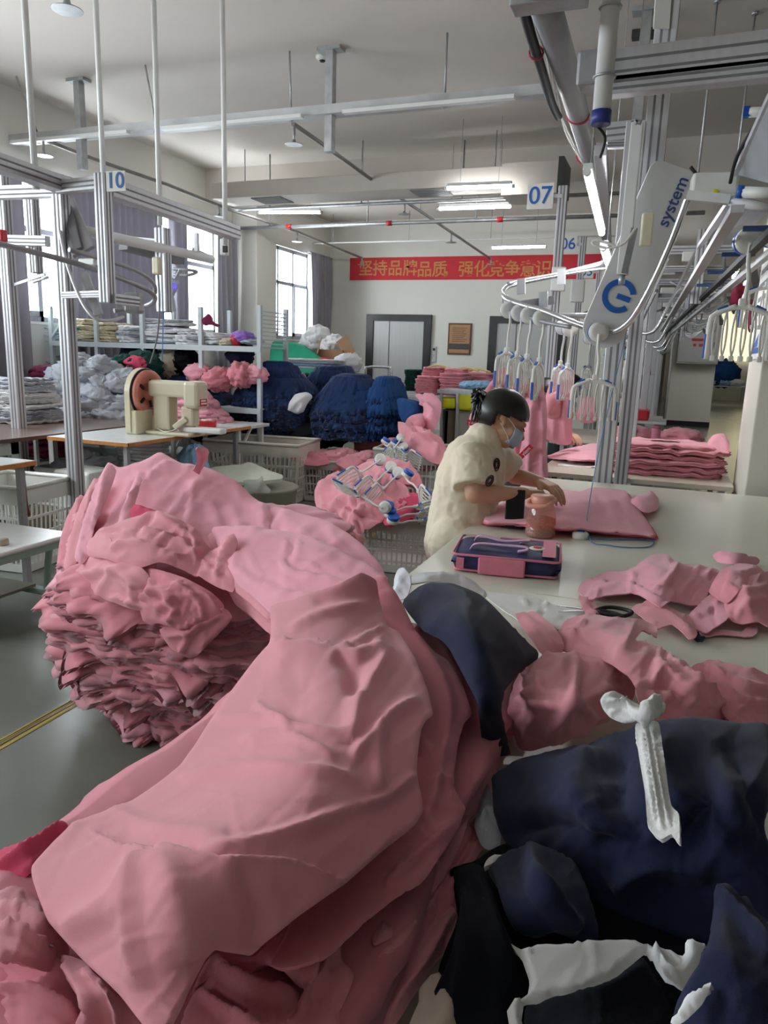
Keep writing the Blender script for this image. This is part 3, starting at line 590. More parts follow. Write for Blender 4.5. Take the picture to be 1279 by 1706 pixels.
# ================================================================ navy bundles on the table
C1 = [(668, 1000), (680, 984), (695, 972), (715, 964), (755, 965), (802, 984), (850, 1028), (885, 1064), (904, 1080), (900, 1098), (878, 1112), (852, 1148), (846, 1180), (850, 1222), (858, 1262), (812, 1268), (802, 1212), (782, 1150), (745, 1085), (725, 1060), (700, 1045)]
C1C = [(715, 964, 'z', .90), (668, 1000, 'z', .90), (802, 984, 'z', .90), (800, 1060, 'z', .99), (904, 1080, 'z', .86), (745, 1085, 'z', .95), (830, 1180, 'z', .93), (846, 1180, 'z', .90), (812, 1268, 'z', .80), (858, 1262, 'z', .80), (780, 1010, 'z', .98)]
tag(relief('cloth_bundle', NAVY, C1, C1C, [([(700, 985), (760, 990), (790, 1002)], 'k', 10, .012), ([(690, 1010), (720, 985), (760, 975)], 'k', 10, .01), ([(800, 1010), (840, 1060), (870, 1110)], 'k', 26, .012), ([(760, 1010), (800, 1090), (830, 1160)], 'k', 30, .008)], 8, .012, .002, 6, 16, .010, 41., auto=.003),
    'smooth navy bundle leaning behind the collar of the near pink pinafore', 'bundle')
def white(pl, ct, fo, name, mat, label, cat, step=5, th=.003, na=.001, rim=3, rd=.001, seed=50., grp=None): return tag(relief(name, mat, pl, ct, fo, step, th, na, 12, rim, rd, seed), label, cat, grp)
white([(655, 1000), (656, 965), (662, 948), (672, 945), (682, 958), (684, 975), (676, 995)], [(655, 1000, 'z', .86), (672, 945, 'z', .93), (684, 975, 'z', .9)], [([(662, 990), (670, 955)], 'k', 7, .01)], 'tie_end', pm('sheer_white_cloth', (222, 222, 230), .8, var=.03), 'translucent white tie end standing up at the top of the smooth navy bundle', 'cloth tie', seed=51)
white([(684, 972), (690, 955), (720, 952), (765, 955), (790, 968), (812, 990), (800, 1000), (760, 972), (715, 968)], [(684, 972, 'z', .9), (765, 955, 'z', .83), (812, 990, 'z', .83), (715, 968, 'z', .89)], [([(700, 962), (760, 962), (800, 985)], 'k', 6, .006)], 'fabric_scrap', WHITEC, 'thin white cloth strip along the upper edge of the smooth navy bundle', 'scrap', seed=52)
PAPER = pm('white_paper', (232, 232, 228), .6, var=.02)
white([(800, 986), (850, 990), (895, 996), (950, 1020), (990, 1045), (960, 1052), (915, 1046), (880, 1042), (850, 1025)], [(800, 986, 'z', .785), (990, 1045, 'z', .785), (880, 1042, 'z', .785), (895, 996, 'z', .785)], [], 'paper_sheet', PAPER, 'white paper sheet under the open scissors, beside the smooth navy bundle', 'paper', th=.002, na=.0004, rim=0, seed=53)
# pink garments heaped on the table
heap = [
 ([(846, 1190), (850, 1150), (868, 1120), (905, 1090), (960, 1086), (1010, 1100), (1045, 1125), (1060, 1145), (1050, 1175), (1015, 1200), (960, 1228), (885, 1252), (862, 1245)],
  [(846, 1190, 'z', .86), (905, 1090, 'z', .88), (960, 1086, 'z', .90), (1060, 1145, 'z', .87), (960, 1160, 'z', .95), (885, 1252, 'z', .80), (1015, 1200, 'z', .86), (900, 1170, 'z', .93)],
  [([(868, 1150), (910, 1130), (965, 1095)], 'k', 16, .014), ([(910, 1220), (950, 1170), (962, 1100)], 'k', 12, .018), ([(860, 1170), (940, 1175), (1040, 1140)], 'k', 10, .012), ([(895, 1120), (900, 1150), (860, 1165)], 'k', 10, .012), ([(960, 1170), (1000, 1195), (1040, 1150)], 'k', 12, .012)], PINK, 'rounded pink garment lump beside the white bow of the navy bag'),
 ([(915, 1075), (928, 1050), (945, 1030), (985, 1022), (1020, 1028), (1062, 1030), (1092, 1042), (1094, 1062), (1072, 1052), (1058, 1066), (1085, 1080), (1120, 1090), (1160, 1118), (1192, 1145), (1226, 1195), (1205, 1216), (1150, 1216), (1100, 1212), (1066, 1175), (1050, 1130), (1000, 1098), (950, 1088)],
  [(915, 1075, 'z', .85), (985, 1022, 'z', .86), (1092, 1042, 'z', .83), (1150, 1120, 'z', .93), (1222, 1180, 'z', .86), (1105, 1192, 'z', .90), (1000, 1098, 'z', .90), (1040, 1080, 'z', .93), (1060, 1050, 'z', .86)],
  [([(935, 1060), (1000, 1060), (1060, 1080)], 'k', 16, .016), ([(1060, 1068), (1130, 1110), (1200, 1180)], 's', 24, .02), ([(1010, 1080), (1090, 1110), (1170, 1180)], 'k', 16, .014), ([(1080, 1150), (1110, 1146), (1130, 1160)], 'k', 8, -.014), ([(960, 1040), (1030, 1040), (1080, 1060)], 'k', 10, .01), ([(1140, 1190), (1150, 1150), (1190, 1150)], 'k', 12, .012)], PINK, 'long twisted pink garment lying across the table behind the navy bag'),
 ([(1150, 1112), (1180, 1098), (1230, 1108), (1292, 1132), (1292, 1232), (1240, 1222), (1205, 1190), (1185, 1140)], [(1150, 1112, 'z', .84), (1292, 1132, 'z', .84), (1292, 1212, 'z', .84), (1185, 1140, 'z', .86), (1240, 1160, 'z', .88)], [([(1180, 1110), (1240, 1140), (1290, 1150)], 'k', 14, .012), ([(1190, 1140), (1240, 1165), (1290, 1175)], 'k', 10, .012), ([(1160, 1110), (1190, 1120), (1210, 1135)], 'k', 6, .014)], PINK2, 'pink garment running off the right edge of the photo behind the navy bag'),
 ([(858, 1022), (890, 1018), (925, 1046), (940, 1075), (930, 1095), (900, 1088), (885, 1065), (868, 1042)], [(858, 1022, 'z', .80), (890, 1018, 'z', .81), (930, 1095, 'z', .86), (885, 1065, 'z', .84), (910, 1060, 'z', .87)], [([(870, 1028), (900, 1050), (930, 1085)], 'k', 10, .014), ([(890, 1060), (910, 1052), (930, 1056)], 'k', 6, .012)], PINK, 'pink sleeve tucked between the paper sheet and the twisted garment'),
 ([(962, 985), (970, 968), (1010, 952), (1045, 950), (1085, 924), (1110, 922), (1128, 938), (1150, 940), (1195, 948), (1200, 962), (1180, 985), (1175, 1005), (1150, 1008), (1120, 1000), (1100, 1012), (1060, 990), (1010, 992), (985, 1000)],
  [(962, 985, 'z', .795), (1010, 952, 'z', .80), (1110, 922, 'z', .80), (1200, 962, 'z', .81), (1150, 1008, 'z', .80), (1060, 990, 'z', .81), (1100, 960, 'z', .835)],
  [([(985, 968), (1060, 975), (1110, 1005)], 's', 12, .010), ([(1060, 945), (1100, 950), (1150, 965)], 'k', 10, .012), ([(1110, 925), (1120, 945), (1190, 955)], 'k', 7, .010), ([(1000, 960), (1050, 958), (1090, 935)], 'k', 8, .006), ([(1130, 1000), (1150, 970), (1195, 955)], 'k', 8, .010)], PINK3, 'flat pink pinafore with a collar lying farthest back on the near half of the table'),
 ([(1052, 1012), (1080, 998), (1110, 1008), (1150, 1030), (1162, 1056), (1150, 1064), (1120, 1040), (1085, 1050), (1075, 1032)], [(1052, 1012, 'z', .80), (1110, 1008, 'z', .81), (1162, 1056, 'z', .80), (1085, 1050, 'z', .80)], [([(1070, 1015), (1110, 1020), (1155, 1055)], 'k', 9, .01)], PINK, 'pink strap piece between the scissors and the hexagon pocket piece'),
 ([(1140, 1035), (1165, 1005), (1195, 980), (1206, 1000), (1212, 1030), (1190, 1045), (1175, 1054)], [(1140, 1035, 'z', .80), (1195, 980, 'z', .82), (1212, 1030, 'z', .81), (1175, 1054, 'z', .80)], [([(1150, 1030), (1180, 1015), (1200, 995)], 'k', 9, .006)], PINK3, 'pale pink pocket piece standing out among the strewn garments at right'),
 ([(1205, 1000), (1215, 975), (1240, 960), (1292, 955), (1292, 1045), (1262, 1035), (1235, 1040), (1212, 1030)], [(1205, 1000, 'z', .83), (1292, 955, 'z', .82), (1292, 1045, 'z', .80), (1235, 1040, 'z', .80), (1250, 995, 'z', .85)], [([(1215, 990), (1250, 985), (1290, 970)], 'k', 10, .014), ([(1225, 1030), (1250, 1000), (1290, 1000)], 'k', 9, .010)], PINK, 'pink garment cut off by the right edge of the photo, above the strewn scraps'),
 ([(1180, 985), (1200, 950), (1230, 938), (1262, 942), (1278, 960), (1250, 968), (1230, 985), (1210, 1005)], [(1180, 985, 'z', .82), (1230, 938, 'z', .82), (1278, 960, 'z', .82), (1210, 1005, 'z', .83), (1230, 965, 'z', .86)], [([(1190, 980), (1215, 960), (1260, 950)], 'k', 8, .014), ([(1205, 995), (1222, 955)], 'k', 6, .014)], PINK2, 'crumpled pink collar band among the strewn garments at the right'),
 ([(1186, 925), (1200, 918), (1240, 922), (1265, 930), (1262, 940), (1225, 940), (1195, 936)], [(1186, 925, 'z', .80), (1265, 930, 'z', .80), (1225, 940, 'z', .81), (1225, 928, 'z', .825)], [([(1192, 928), (1225, 930), (1260, 934)], 'k', 5, .008)], PINK3, 'small pink sleeve lying behind the strewn garments'),
 ([(1165, 1052), (1200, 1048), (1235, 1052), (1248, 1038), (1260, 1040), (1262, 1052), (1250, 1060), (1200, 1056), (1168, 1060)], [(1165, 1052, 'z', .79), (1262, 1045, 'z', .79), (1200, 1056, 'z', .79)], [], PINK3, 'narrow pink tape curled on the table at the right'),
 ([(964, 992), (985, 998), (1000, 1018), (992, 1032), (978, 1022), (968, 1008)], [(964, 992, 'z', .80), (1000, 1018, 'z', .79), (978, 1022, 'z', .79)], [([(970, 1000), (990, 1025)], 'k', 6, .006)], PINK, 'pink cuff hanging over the scissor blades'),
]
for i, (pl, ct, fo, mt, lb) in enumerate(heap):
    tag(relief('garment_piece', mt, pl, ct, [(f[0], f[1], f[2], f[3]*.75) for f in fo], 5, .003, .001, 12, 3, .0008, 60.+i, auto=.0045), lb, 'garment', 'pink garments strewn on the table')
tag(relief('fabric_scrap', NAVY, [(1152, 1060), (1162, 1052), (1176, 1058), (1170, 1068), (1158, 1066)], [(1152, 1060, 'z', .79), (1176, 1058, 'z', .79), (1162, 1052, 'z', .79)], [], 4, .003, .001, 9, 0, 0, 75.), 'tiny navy scrap on the table beside the pink strap piece', 'scrap')
# the tied navy bag at the right
F1 = [(815, 1300), (818, 1284), (850, 1266), (900, 1248), (960, 1235), (1010, 1222), (1060, 1202), (1110, 1190), (1180, 1187), (1230, 1195), (1292, 1215), (1292, 1620), (1200, 1580), (1100, 1560), (1000, 1520), (900, 1460), (838, 1410), (815, 1350)]
F1C = [(815, 1290, 'z', .85), (900, 1248, 'z', .88), (1010, 1222, 'z', .92), (1110, 1190, 'z', .97), (1230, 1195, 'z', .97), (1292, 1215, 'z', .97), (1100, 1270, 'z', 1.0), (1250, 1290, 'z', 1.03), (950, 1310, 'z', .95), (838, 1400, 'z', .85), (1000, 1420, 'z', .93), (1150, 1400, 'z', .97), (1290, 1420, 'z', .98), (1100, 1560, 'z', .88), (1290, 1600, 'z', .90), (900, 1460, 'z', .86)]
F1F = [([(985, 1250), (960, 1320), (1000, 1400)], 'k', 40, .012), ([(1040, 1230), (1030, 1330), (1075, 1400)], 'k', 36, -.016), ([(1140, 1240), (1170, 1320), (1160, 1420)], 'k', 46, -.014), ([(1200, 1230), (1260, 1320), (1290, 1420)], 'k', 40, -.012), ([(850, 1280), (960, 1275), (1040, 1230)], 'k', 30, .010), ([(1020, 1490), (1090, 1440), (1180, 1460)], 'k', 34, .016), ([(840, 1390), (930, 1370), (1040, 1420)], 'k', 30, -.014)]
bg = tag(relief('cloth_bag', NAVY, F1, F1C, F1F, 8, .012, .002, 5, 14, .008, 81., auto=.004), 'bulging navy cloth bag tied with a white strip at the right front of the table', 'bag')
TIE = pm('white_gauze_strip', (224, 224, 222), .85, var=.04, vs=40, bump=.3, bs=300, stretch=(1, 1, .2))
relief('tie_strip', TIE, [(1058, 1208), (1075, 1200), (1097, 1204), (1104, 1250), (1113, 1310), (1118, 1342), (1130, 1356), (1132, 1404), (1118, 1390), (1100, 1398), (1079, 1374), (1074, 1320), (1064, 1260)],
    [(1062, 1208, 'z', 1.0), (1092, 1204, 'z', 1.0), (1098, 1280, 'z', 1.025), (1070, 1280, 'z', 1.022), (1118, 1390, 'z', 1.005), (1085, 1370, 'z', 1.0)], [([(1075, 1215), (1088, 1300), (1104, 1385)], 'k', 5, .006), ([(1085, 1215), (1098, 1300), (1116, 1380)], 'k', 4, .005), ([(1068, 1220), (1082, 1310), (1092, 1370)], 'k', 4, .005)], 4, .004, .0008, 20, 0, 0, 82., parent=bg, auto=.002)
relief('tie_bow', TIE, [(1004, 1180), (1000, 1166), (1008, 1154), (1024, 1150), (1044, 1158), (1064, 1172), (1074, 1180), (1084, 1168), (1100, 1164), (1112, 1170), (1110, 1184), (1100, 1196), (1080, 1206), (1064, 1204), (1040, 1204), (1016, 1194)],
    [(1004, 1180, 'z', 1.0), (1024, 1150, 'z', 1.02), (1064, 1172, 'z', 1.01), (1112, 1170, 'z', 1.02), (1080, 1206, 'z', 1.005), (1040, 1204, 'z', .995), (1085, 1190, 'z', 1.04)], [([(1010, 1165), (1040, 1175), (1072, 1192)], 'k', 8, .016), ([(1078, 1204), (1086, 1180), (1100, 1172)], 'k', 8, .016), ([(1015, 1185), (1050, 1190), (1074, 1200)], 'k', 6, .010)], 3.5, .004, .0008, 20, 4, .004, 83., parent=bg, auto=.003)
# dark off-cuts in the right foreground
cuts = [
 ('fabric_offcut', NAVYD, [(748, 1440), (790, 1425), (832, 1398), (900, 1395), (980, 1420), (1100, 1470), (1292, 1500), (1292, 1725), (730, 1725), (728, 1600), (760, 1520)], [(748, 1440, 'z', .84), (900, 1395, 'z', .86), (1292, 1540, 'z', .88), (1292, 1725, 'z', .88), (730, 1725, 'z', .84), (1000, 1560, 'z', .88)], [([(800, 1450), (900, 1550), (1000, 1600)], 'k', 40, .01)], 'black-navy cloth spread under the off-cuts in the right foreground', 'cloth'),
 ('fabric_offcut', NAVYD, [(750, 1440), (768, 1431), (790, 1432), (806, 1442), (830, 1500), (845, 1545), (870, 1580), (886, 1622), (870, 1650), (845, 1662), (852, 1725), (690, 1725), (700, 1680), (738, 1600), (765, 1520)], [(750, 1440, 'z', .88), (790, 1432, 'z', .89), (886, 1622, 'z', .905), (700, 1700, 'z', .87), (800, 1560, 'z', .92), (852, 1725, 'z', .90)], [([(785, 1440), (820, 1540), (850, 1640)], 'k', 26, .016), ([(770, 1480), (780, 1580), (760, 1700)], 'k', 30, .012)], 'dark navy off-cut rolled along the edge of the near pink stack', 'cloth'),
 ('fabric_offcut', NAVY, [(806, 1442), (830, 1415), (870, 1400), (915, 1402), (960, 1425), (988, 1480), (1004, 1540), (998, 1568), (930, 1558), (885, 1566), (850, 1548), (832, 1490)], [(806, 1442, 'z', .87), (870, 1400, 'z', .89), (960, 1425, 'z', .90), (998, 1568, 'z', .91), (885, 1566, 'z', .91), (900, 1480, 'z', .95)], [([(885, 1410), (900, 1480), (960, 1555)], 'k', 26, .020), ([(830, 1440), (850, 1500), (885, 1560)], 'k', 26, .012)], 'navy off-cut with a soft sheen between the tied bag and the white lining', 'cloth'),
 ('fabric_lining', WHITEC, [(838, 1545), (848, 1560), (866, 1571), (905, 1566), (935, 1566), (975, 1560), (1020, 1557), (1060, 1560), (1100, 1574), (1130, 1590), (1144, 1552), (1156, 1560), (1170, 1562), (1160, 1600), (1134, 1640), (1105, 1625), (1075, 1580), (1020, 1625), (960, 1655), (905, 1662), (872, 1662), (868, 1690), (880, 1716), (850, 1716), (843, 1672), (858, 1655), (878, 1650), (882, 1625), (870, 1592)],
   [(838, 1545, 'z', .93), (975, 1560, 'z', .935), (1100, 1574, 'z', .935), (1156, 1560, 'z', .95), (1134, 1640, 'z', .935), (960, 1655, 'z', .925), (850, 1716, 'z', .92), (882, 1625, 'z', .925)], [([(1090, 1585), (1110, 1615), (1130, 1630)], 'k', 10, .014), ([(1085, 1600), (1105, 1590), (1130, 1600)], 'k', 7, .010)], 'torn white lining with faint pencil marks among dark off-cuts at the bottom right', 'cloth'),
 ('fabric_offcut', NAVYD, [(872, 1664), (905, 1664), (960, 1657), (1020, 1628), (1074, 1583), (1098, 1622), (1128, 1680), (1126, 1725), (882, 1725), (866, 1690)], [(872, 1664, 'z', .935), (1074, 1583, 'z', .945), (1128, 1680, 'z', .945), (882, 1725, 'z', .935), (1000, 1680, 'z', .96)], [([(900, 1680), (1000, 1660), (1080, 1610)], 'k', 30, .008)], 'black triangular off-cut lying on the white lining at the bottom', 'cloth'),
 ('fabric_offcut', NAVY, [(1128, 1650), (1150, 1615), (1170, 1592), (1180, 1540), (1186, 1512), (1210, 1490), (1240, 1492), (1292, 1540), (1292, 1725), (1105, 1725), (1112, 1690)], [(1128, 1650, 'z', .95), (1186, 1512, 'z', .95), (1240, 1492, 'z', .95), (1292, 1540, 'z', .97), (1292, 1725, 'z', .99), (1110, 1725, 'z', .96), (1220, 1600, 'z', 1.0)], [([(1195, 1510), (1240, 1540), (1290, 1600)], 'k', 20, .014), ([(1215, 1500), (1200, 1600), (1150, 1700)], 'k', 40, .012), ([(1190, 1515), (1225, 1510), (1260, 1530)], 'k', 10, .012)], 'navy off-cut folded over in the bottom right corner', 'cloth'),
 ('fabric_scrap', WHITEC, [(1112, 1694), (1130, 1672), (1142, 1652), (1165, 1640), (1183, 1630), (1165, 1665), (1135, 1692), (1118, 1698)], [(1112, 1694, 'z', .985), (1183, 1630, 'z', 1.0), (1135, 1692, 'z', .99)], [], 'pointed white scrap lying on the navy off-cut in the corner', 'scrap'),
 ('fabric_offcut', pm('beige_lining', (176, 160, 146), .85, var=.08, vs=8), [(672, 1725), (682, 1682), (702, 1642), (728, 1606), (742, 1625), (760, 1672), (800, 1725)], [(672, 1725, 'z', .86), (728, 1606, 'z', .85), (800, 1725, 'z', .875), (730, 1680, 'z', .89)], [([(700, 1670), (730, 1640), (750, 1700)], 'k', 18, .010)], 'beige lining peeping out between the near pink stack and the dark off-cuts', 'cloth'),
 ('fabric_scrap', WHITEC, [(838, 1268), (845, 1255), (880, 1258), (900, 1262), (870, 1272)], [(838, 1268, 'z', .86), (900, 1262, 'z', .86), (845, 1255, 'z', .86)], [], 'white scrap corner between the pink lump and the tied navy bag', 'scrap'),
 ('fabric_scrap', WHITEC, [(806, 1440), (812, 1425), (826, 1417), (840, 1424), (825, 1432)], [(806, 1440, 'z', .885), (826, 1417, 'z', .885), (840, 1424, 'z', .885)], [], 'white scrap tip between the near pink stack and the navy off-cut', 'scrap'),
 ('fabric_scrap', GREYC, [(790, 1372), (800, 1330), (812, 1300), (824, 1330), (836, 1370), (832, 1405), (812, 1412), (800, 1400)], [(790, 1372, 'z', .83), (812, 1300, 'z', .83), (836, 1370, 'z', .83), (812, 1412, 'z', .83)], [([(800, 1370), (815, 1350), (830, 1375)], 'k', 6, .01), ([(800, 1395), (820, 1385)], 'k', 5, .01)], 'crumpled grey gauze between the near pink stack and the tied navy bag', 'scrap'),
]
for i, (nm, mt, pl, ct, fo, lb, cat) in enumerate(cuts):
    tag(relief(nm, mt, pl, ct, fo, 6 if 'scrap' in nm else 8, .005, .0015, 10, 6 if 'scrap' in nm or 'lining' in nm else 12, .004 if 'scrap' in nm else .008, 90.+i, sharp='lining' in nm), lb, cat)
# ================================================================ things on the cutting table
def work():
    ct = [(806, 865, 'z', .815), (870, 830, 'z', .815), (930, 815, 'z', .82), (1040, 813, 'z', .815), (1090, 890, 'z', .815), (980, 882, 'z', .82), (960, 845, 'z', .825)]
    for i in range(4):
        dz = .008*i; p = [(806, 864), (815, 850), (832, 838), (870, 830), (905, 826), (930, 814), (965, 818), (985, 811), (1010, 812), (1040, 816), (1050, 828), (1068, 852), (1090, 889), (1072, 888), (1040, 886), (980, 880), (900, 874), (860, 869), (815, 867)]
        p = [(x+(2*i if x > 950 else -i), y+1.5*i) for x, y in p]
        tag(relief('pinafore', (PINK3, PINK, PINK2, HOTP)[i], p, [(a, b, k, v-dz) for a, b, k, v in ct], [([(930, 816), (985, 838), (1000, 860)], 'g', 3, .003), ([(1000, 830), (1030, 850), (1060, 885)], 'k', 10, .004), ([(840, 850), (900, 845), (960, 870)], 'k', 12, .004)], 6, .006, .001, 12, 4, .003, 110.+i),
            'flat pink garment the woman works on, %s of four laid in a neat pile' % ('top', 'second', 'third', 'bottom')[i], 'garment', 'garments being folded on the cutting table')
    tag(relief('garment_piece', PINK3, [(1046, 832), (1062, 826), (1084, 817), (1092, 822), (1098, 832), (1096, 848), (1078, 853), (1064, 846)], [(1046, 832, 'z', .80), (1084, 817, 'z', .82), (1096, 848, 'z', .80), (1070, 840, 'z', .825)], [([(1055, 835), (1080, 830), (1094, 845)], 'k', 7, .01)], 5, .004, .001, 12, 5, .004, 115.), 'small pink sleeve folded beside the flat pile the woman works on', 'garment')
work()
# lunch bag
def lunch_bag():
    fl, fr, br = Pz(748, 952, TZ), Pz(934, 970, TZ), Pz(942, 912, TZ); bl = fl+(br-fr)*.98
    c = (fl+fr+br+bl)/4; ex = fr-fl; W = np.linalg.norm(ex); ex /= W; ey = np.cross([0, 0, 1], ex); D = .27; H = .062
    R = np.stack([ex, ey, [0, 0, 1]], 1); t = thing('lunch_bag', 'navy and pink zipped lunch bag lying flat on the cutting table', 'bag', c)
    c = fl+ex*W/2+ey*D/2
    BAGN = pm('navy_nylon', (42, 44, 92), .6, var=.08, vs=30, bump=.2, bs=500); BAGP = pm('pink_nylon', (222, 128, 150), .6, var=.06, vs=30, bump=.2, bs=500); LIL = pm('lilac_webbing', (206, 160, 196), .6, var=.08, vs=60)
    def L(x, y, z): return c+ex*x+ey*y+np.array([0, 0, z])
    m = M()
    N1, N2 = 40, 28; G = []   # soft puffed body
    for face in (1, 0):
        G = []
        for i in range(N1):
            row = []
            for j in range(N2):
                u, v = 2*i/(N1-1)-1, 2*j/(N2-1)-1
                sx, sy = np.sign(u)*abs(u)**.9, np.sign(v)*abs(v)**.9
                e = max(0, 1-(abs(u)**6+abs(v)**6)); z = H*(.5+.5*e**.35) if face else H*.5*(1-e**.3)
                row.append(L(sx*W/2*(1-.02*abs(v)**4), sy*D/2*(1-.02*abs(u)**4), z+.003*math.sin(7*u+3*v)*e))
            G.append(row)
        m.grid(G, True, flip=not face)
    m.build('body', BAGN, t)
    M().bar(L(-W*.24, -D/2-.004, H*.47), L(W*.18, -D/2-.004, H*.47), .012, H*.85, (0, 0, 1), bev=.005).build('front_pocket', BAGP, t)
    def edge(z, k): return [L(sg*W/2*k*a, sh*D/2*k*b, z) for sg, sh, q in ((-1, -1, 0), (1, -1, 1), (1, 1, 0), (-1, 1, 1)) for a, b in (((1, .86), (.97, .96), (.9, 1)) if not q else ((.9, 1), (.97, .96), (1, .86)))]
    for z in (.008, H*.9): M().tube(edge(z, .965 if z > .02 else .93), .004, 6, closed=True).build('piping', BAGP, t)
    m = M()
    m.grid([[L(W*a, D*b, H+.004) for b in (-.40, -.1, .2, .42)] for a in (.32, .38, .44)], True); m.build('corner_patch', BAGP, t)
    for s, yy in ((0, -.30), (1, .12)):
        P = crom([L(-W*.34, D*yy, H+.002), L(-W*.28, D*(yy+.03), H+.018), L(-W*.05, D*(yy+.12-.2*s), H+.014), L(W*.16, D*(yy+.10-.1*s), H+.016), L(W*.19, D*(yy+.02), H+.012), L(W*.10, D*yy, H+.004)], 6)
        g = [[p+ey*d*.011+np.array([0, 0, .001*abs(d)]) for d in (-1, 0, 1)] for p in P]; q = M().grid(g).build('carry_strap', LIL, t); q.modifiers.new('t', 'SOLIDIFY').thickness = .003
    for yy in (.30, .36): M().bar(L(-W*.44, D*yy, H+.002), L(-W*.1, D*yy, H+.003), .004, .002).build('zip_line', WPLAS, t)
    bd = M(); bd.lathe(L(W*.27, -D*.02, H-.001), [(.026, 0), (.026, .004), (.022, .006), (0.0001, .006)], 24); b = bd.build('badge', WPLAS, t)
    M().lathe(L(W*.27, -D*.02, H+.004), [(.014, 0), (.013, .003), (0.0001, .003)], 20).build('badge_emblem', REDP, b)
    M().bar(L(-W*.44, -D/2+.0, H*.5), L(-W*.37, -D/2, H*.5), .008, H*.5).build('side_tag', BAGP, t)
lunch_bag()
def jar():
    c = Pz(899, 893, TZ); r = .056; t = thing('water_jar', 'clear pink-lidded water jar standing in front of the woman', 'jar', c)
    JG = glass('jar_plastic', (250, 226, 216), .08, .03); LID = pm('translucent_pink_lid', (238, 170, 152), .3, var=.05, alpha=.85)
    M().lathe(c, [(r*.9, .0), (r, .006), (r, .02), (r*.97, .075), (r*.80, .115), (r*.72, .125), (r*.72, .135)], 32).build('body', JG, t)
    M().lathe(c, [(r*.93, .004), (r*.95, .012), (r*.945, .068), (0.001, .068)], 32).build('water', glass('tinted_water', (232, 176, 160), .22, .02), t)
    M().lathe(c, [(r*.78, .126), (r*.80, .13), (r*.80, .15), (r*.72, .156), (.001, .158)], 32).build('lid', LID, t)
    M().tube(crom([c+RT*(-r*.8)+[0, 0, .138], c+RT*(-r*1.0)+[0, 0, .118]-FW*.02, c-FW*r*.9+[0, 0, .112], c+RT*(r*.5)-FW*r*.6+[0, 0, .128], c+RT*(r*.80)+[0, 0, .14]], 6), .009, 10).build('lid_strap', LID, t)
jar()
def phone():
    a, b = Pz(841, 881, TZ), Pz(869, 883, TZ); ex = b-a; W = np.linalg.norm(ex); ex /= W; bk = np.cross([0, 0, 1], ex)
    up = bk*.30+np.array([0, 0, 1.]); up /= np.linalg.norm(up); n = np.cross(ex, up); c = (a+b)/2+up*.08
    R = np.stack([ex, up, n], 1); t = thing('phone', 'black phone standing upright against the pink-lidded jar', 'phone', (a+b)/2)
    M().box(c, (W+.008, .152, .009), R, bev=.004).build('case', BLACK, t)
    M().box(c+n*.005, (W-.002, .142, .001), R).build('screen', pm('phone_glass', (14, 14, 16), .5, var=.1, spec=.3), t)
    M().box(c+n*-.012+up*-.03, (.03, .06, .012), R, bev=.003).build('kickstand', BLACK, t)
phone()
BCAB = pm('blue_cable', (70, 130, 190), .4, var=.05)
def call_button(c, label, path):
    t = thing('call_button', label, 'button', c)
    M().lathe(c, [(.027, 0), (.03, .004), (.03, .018), (.024, .026), (.0001, .027)], 24).build('base', WPLAS, t)
    for s in (-1, 1): M().lathe(np.asarray(c)+[s*.007, 0, .024], [(.0075, 0), (.0075, .006), (.0001, .008)], 14).build('push_button', BPLAS, t)
    M().tube(path, .0022, 6).build('cable', BCAB, t)
_c = Pz(966, 897, TZ)
cab = [PY(1058, 478, 4.18), PY(1042, 560, 4.15), PY(1020, 650, 4.05), PY(1002, 730, 3.8), PY(988, 800, 3.4), PY(980, 845, 3.1), PY(978, 870, 2.9), Pz(985, 902, TZ+.004), Pz(1010, 908, TZ+.003), Pz(1045, 912, TZ+.003), Pz(1080, 911, TZ+.003), Pz(1088, 902, TZ+.003), Pz(1060, 899, TZ+.003), Pz(1010, 899, TZ+.003), _c+np.array([.028, 0, .01])]
call_button(_c, 'white call button with blue tops on the cutting table, cable hanging from the post', crom(cab, 8))
def scissors():
    t = thing('scissors', 'open steel scissors with black handles lying beside the strewn pink garments', 'scissors', Pz(985, 1018, TZ))
    z = TZ+.006
    for e, q in (((926, 1010), 1), ((930, 1020), -1)):
        a, b = Pz(e[0], e[1], z), Pz(996, 1018, z); d = b-a; p = np.cross([0, 0, 1], d); p /= np.linalg.norm(p)
        M().prism([a, b+p*.008, b-p*.008], (0, 0, .003)).build('blade', CHROME, t)
    for pts in ([(992, 1018), (1010, 1012), (1035, 1014), (1052, 1020), (1040, 1026), (1012, 1024)], [(988, 1018), (1000, 1028), (1020, 1030), (1036, 1027), (1020, 1021), (1002, 1018)]):
        M().tube(crom([Pz(x, y, z+.002) for x, y in pts], 6, True), .0055, 8, closed=True).build('handle', BLACK, t)
    M().lathe(Pz(992, 1018, z), [(.006, 0), (.006, .006), (.0001, .007)], 12).build('pivot', STEEL, t)
scissors()
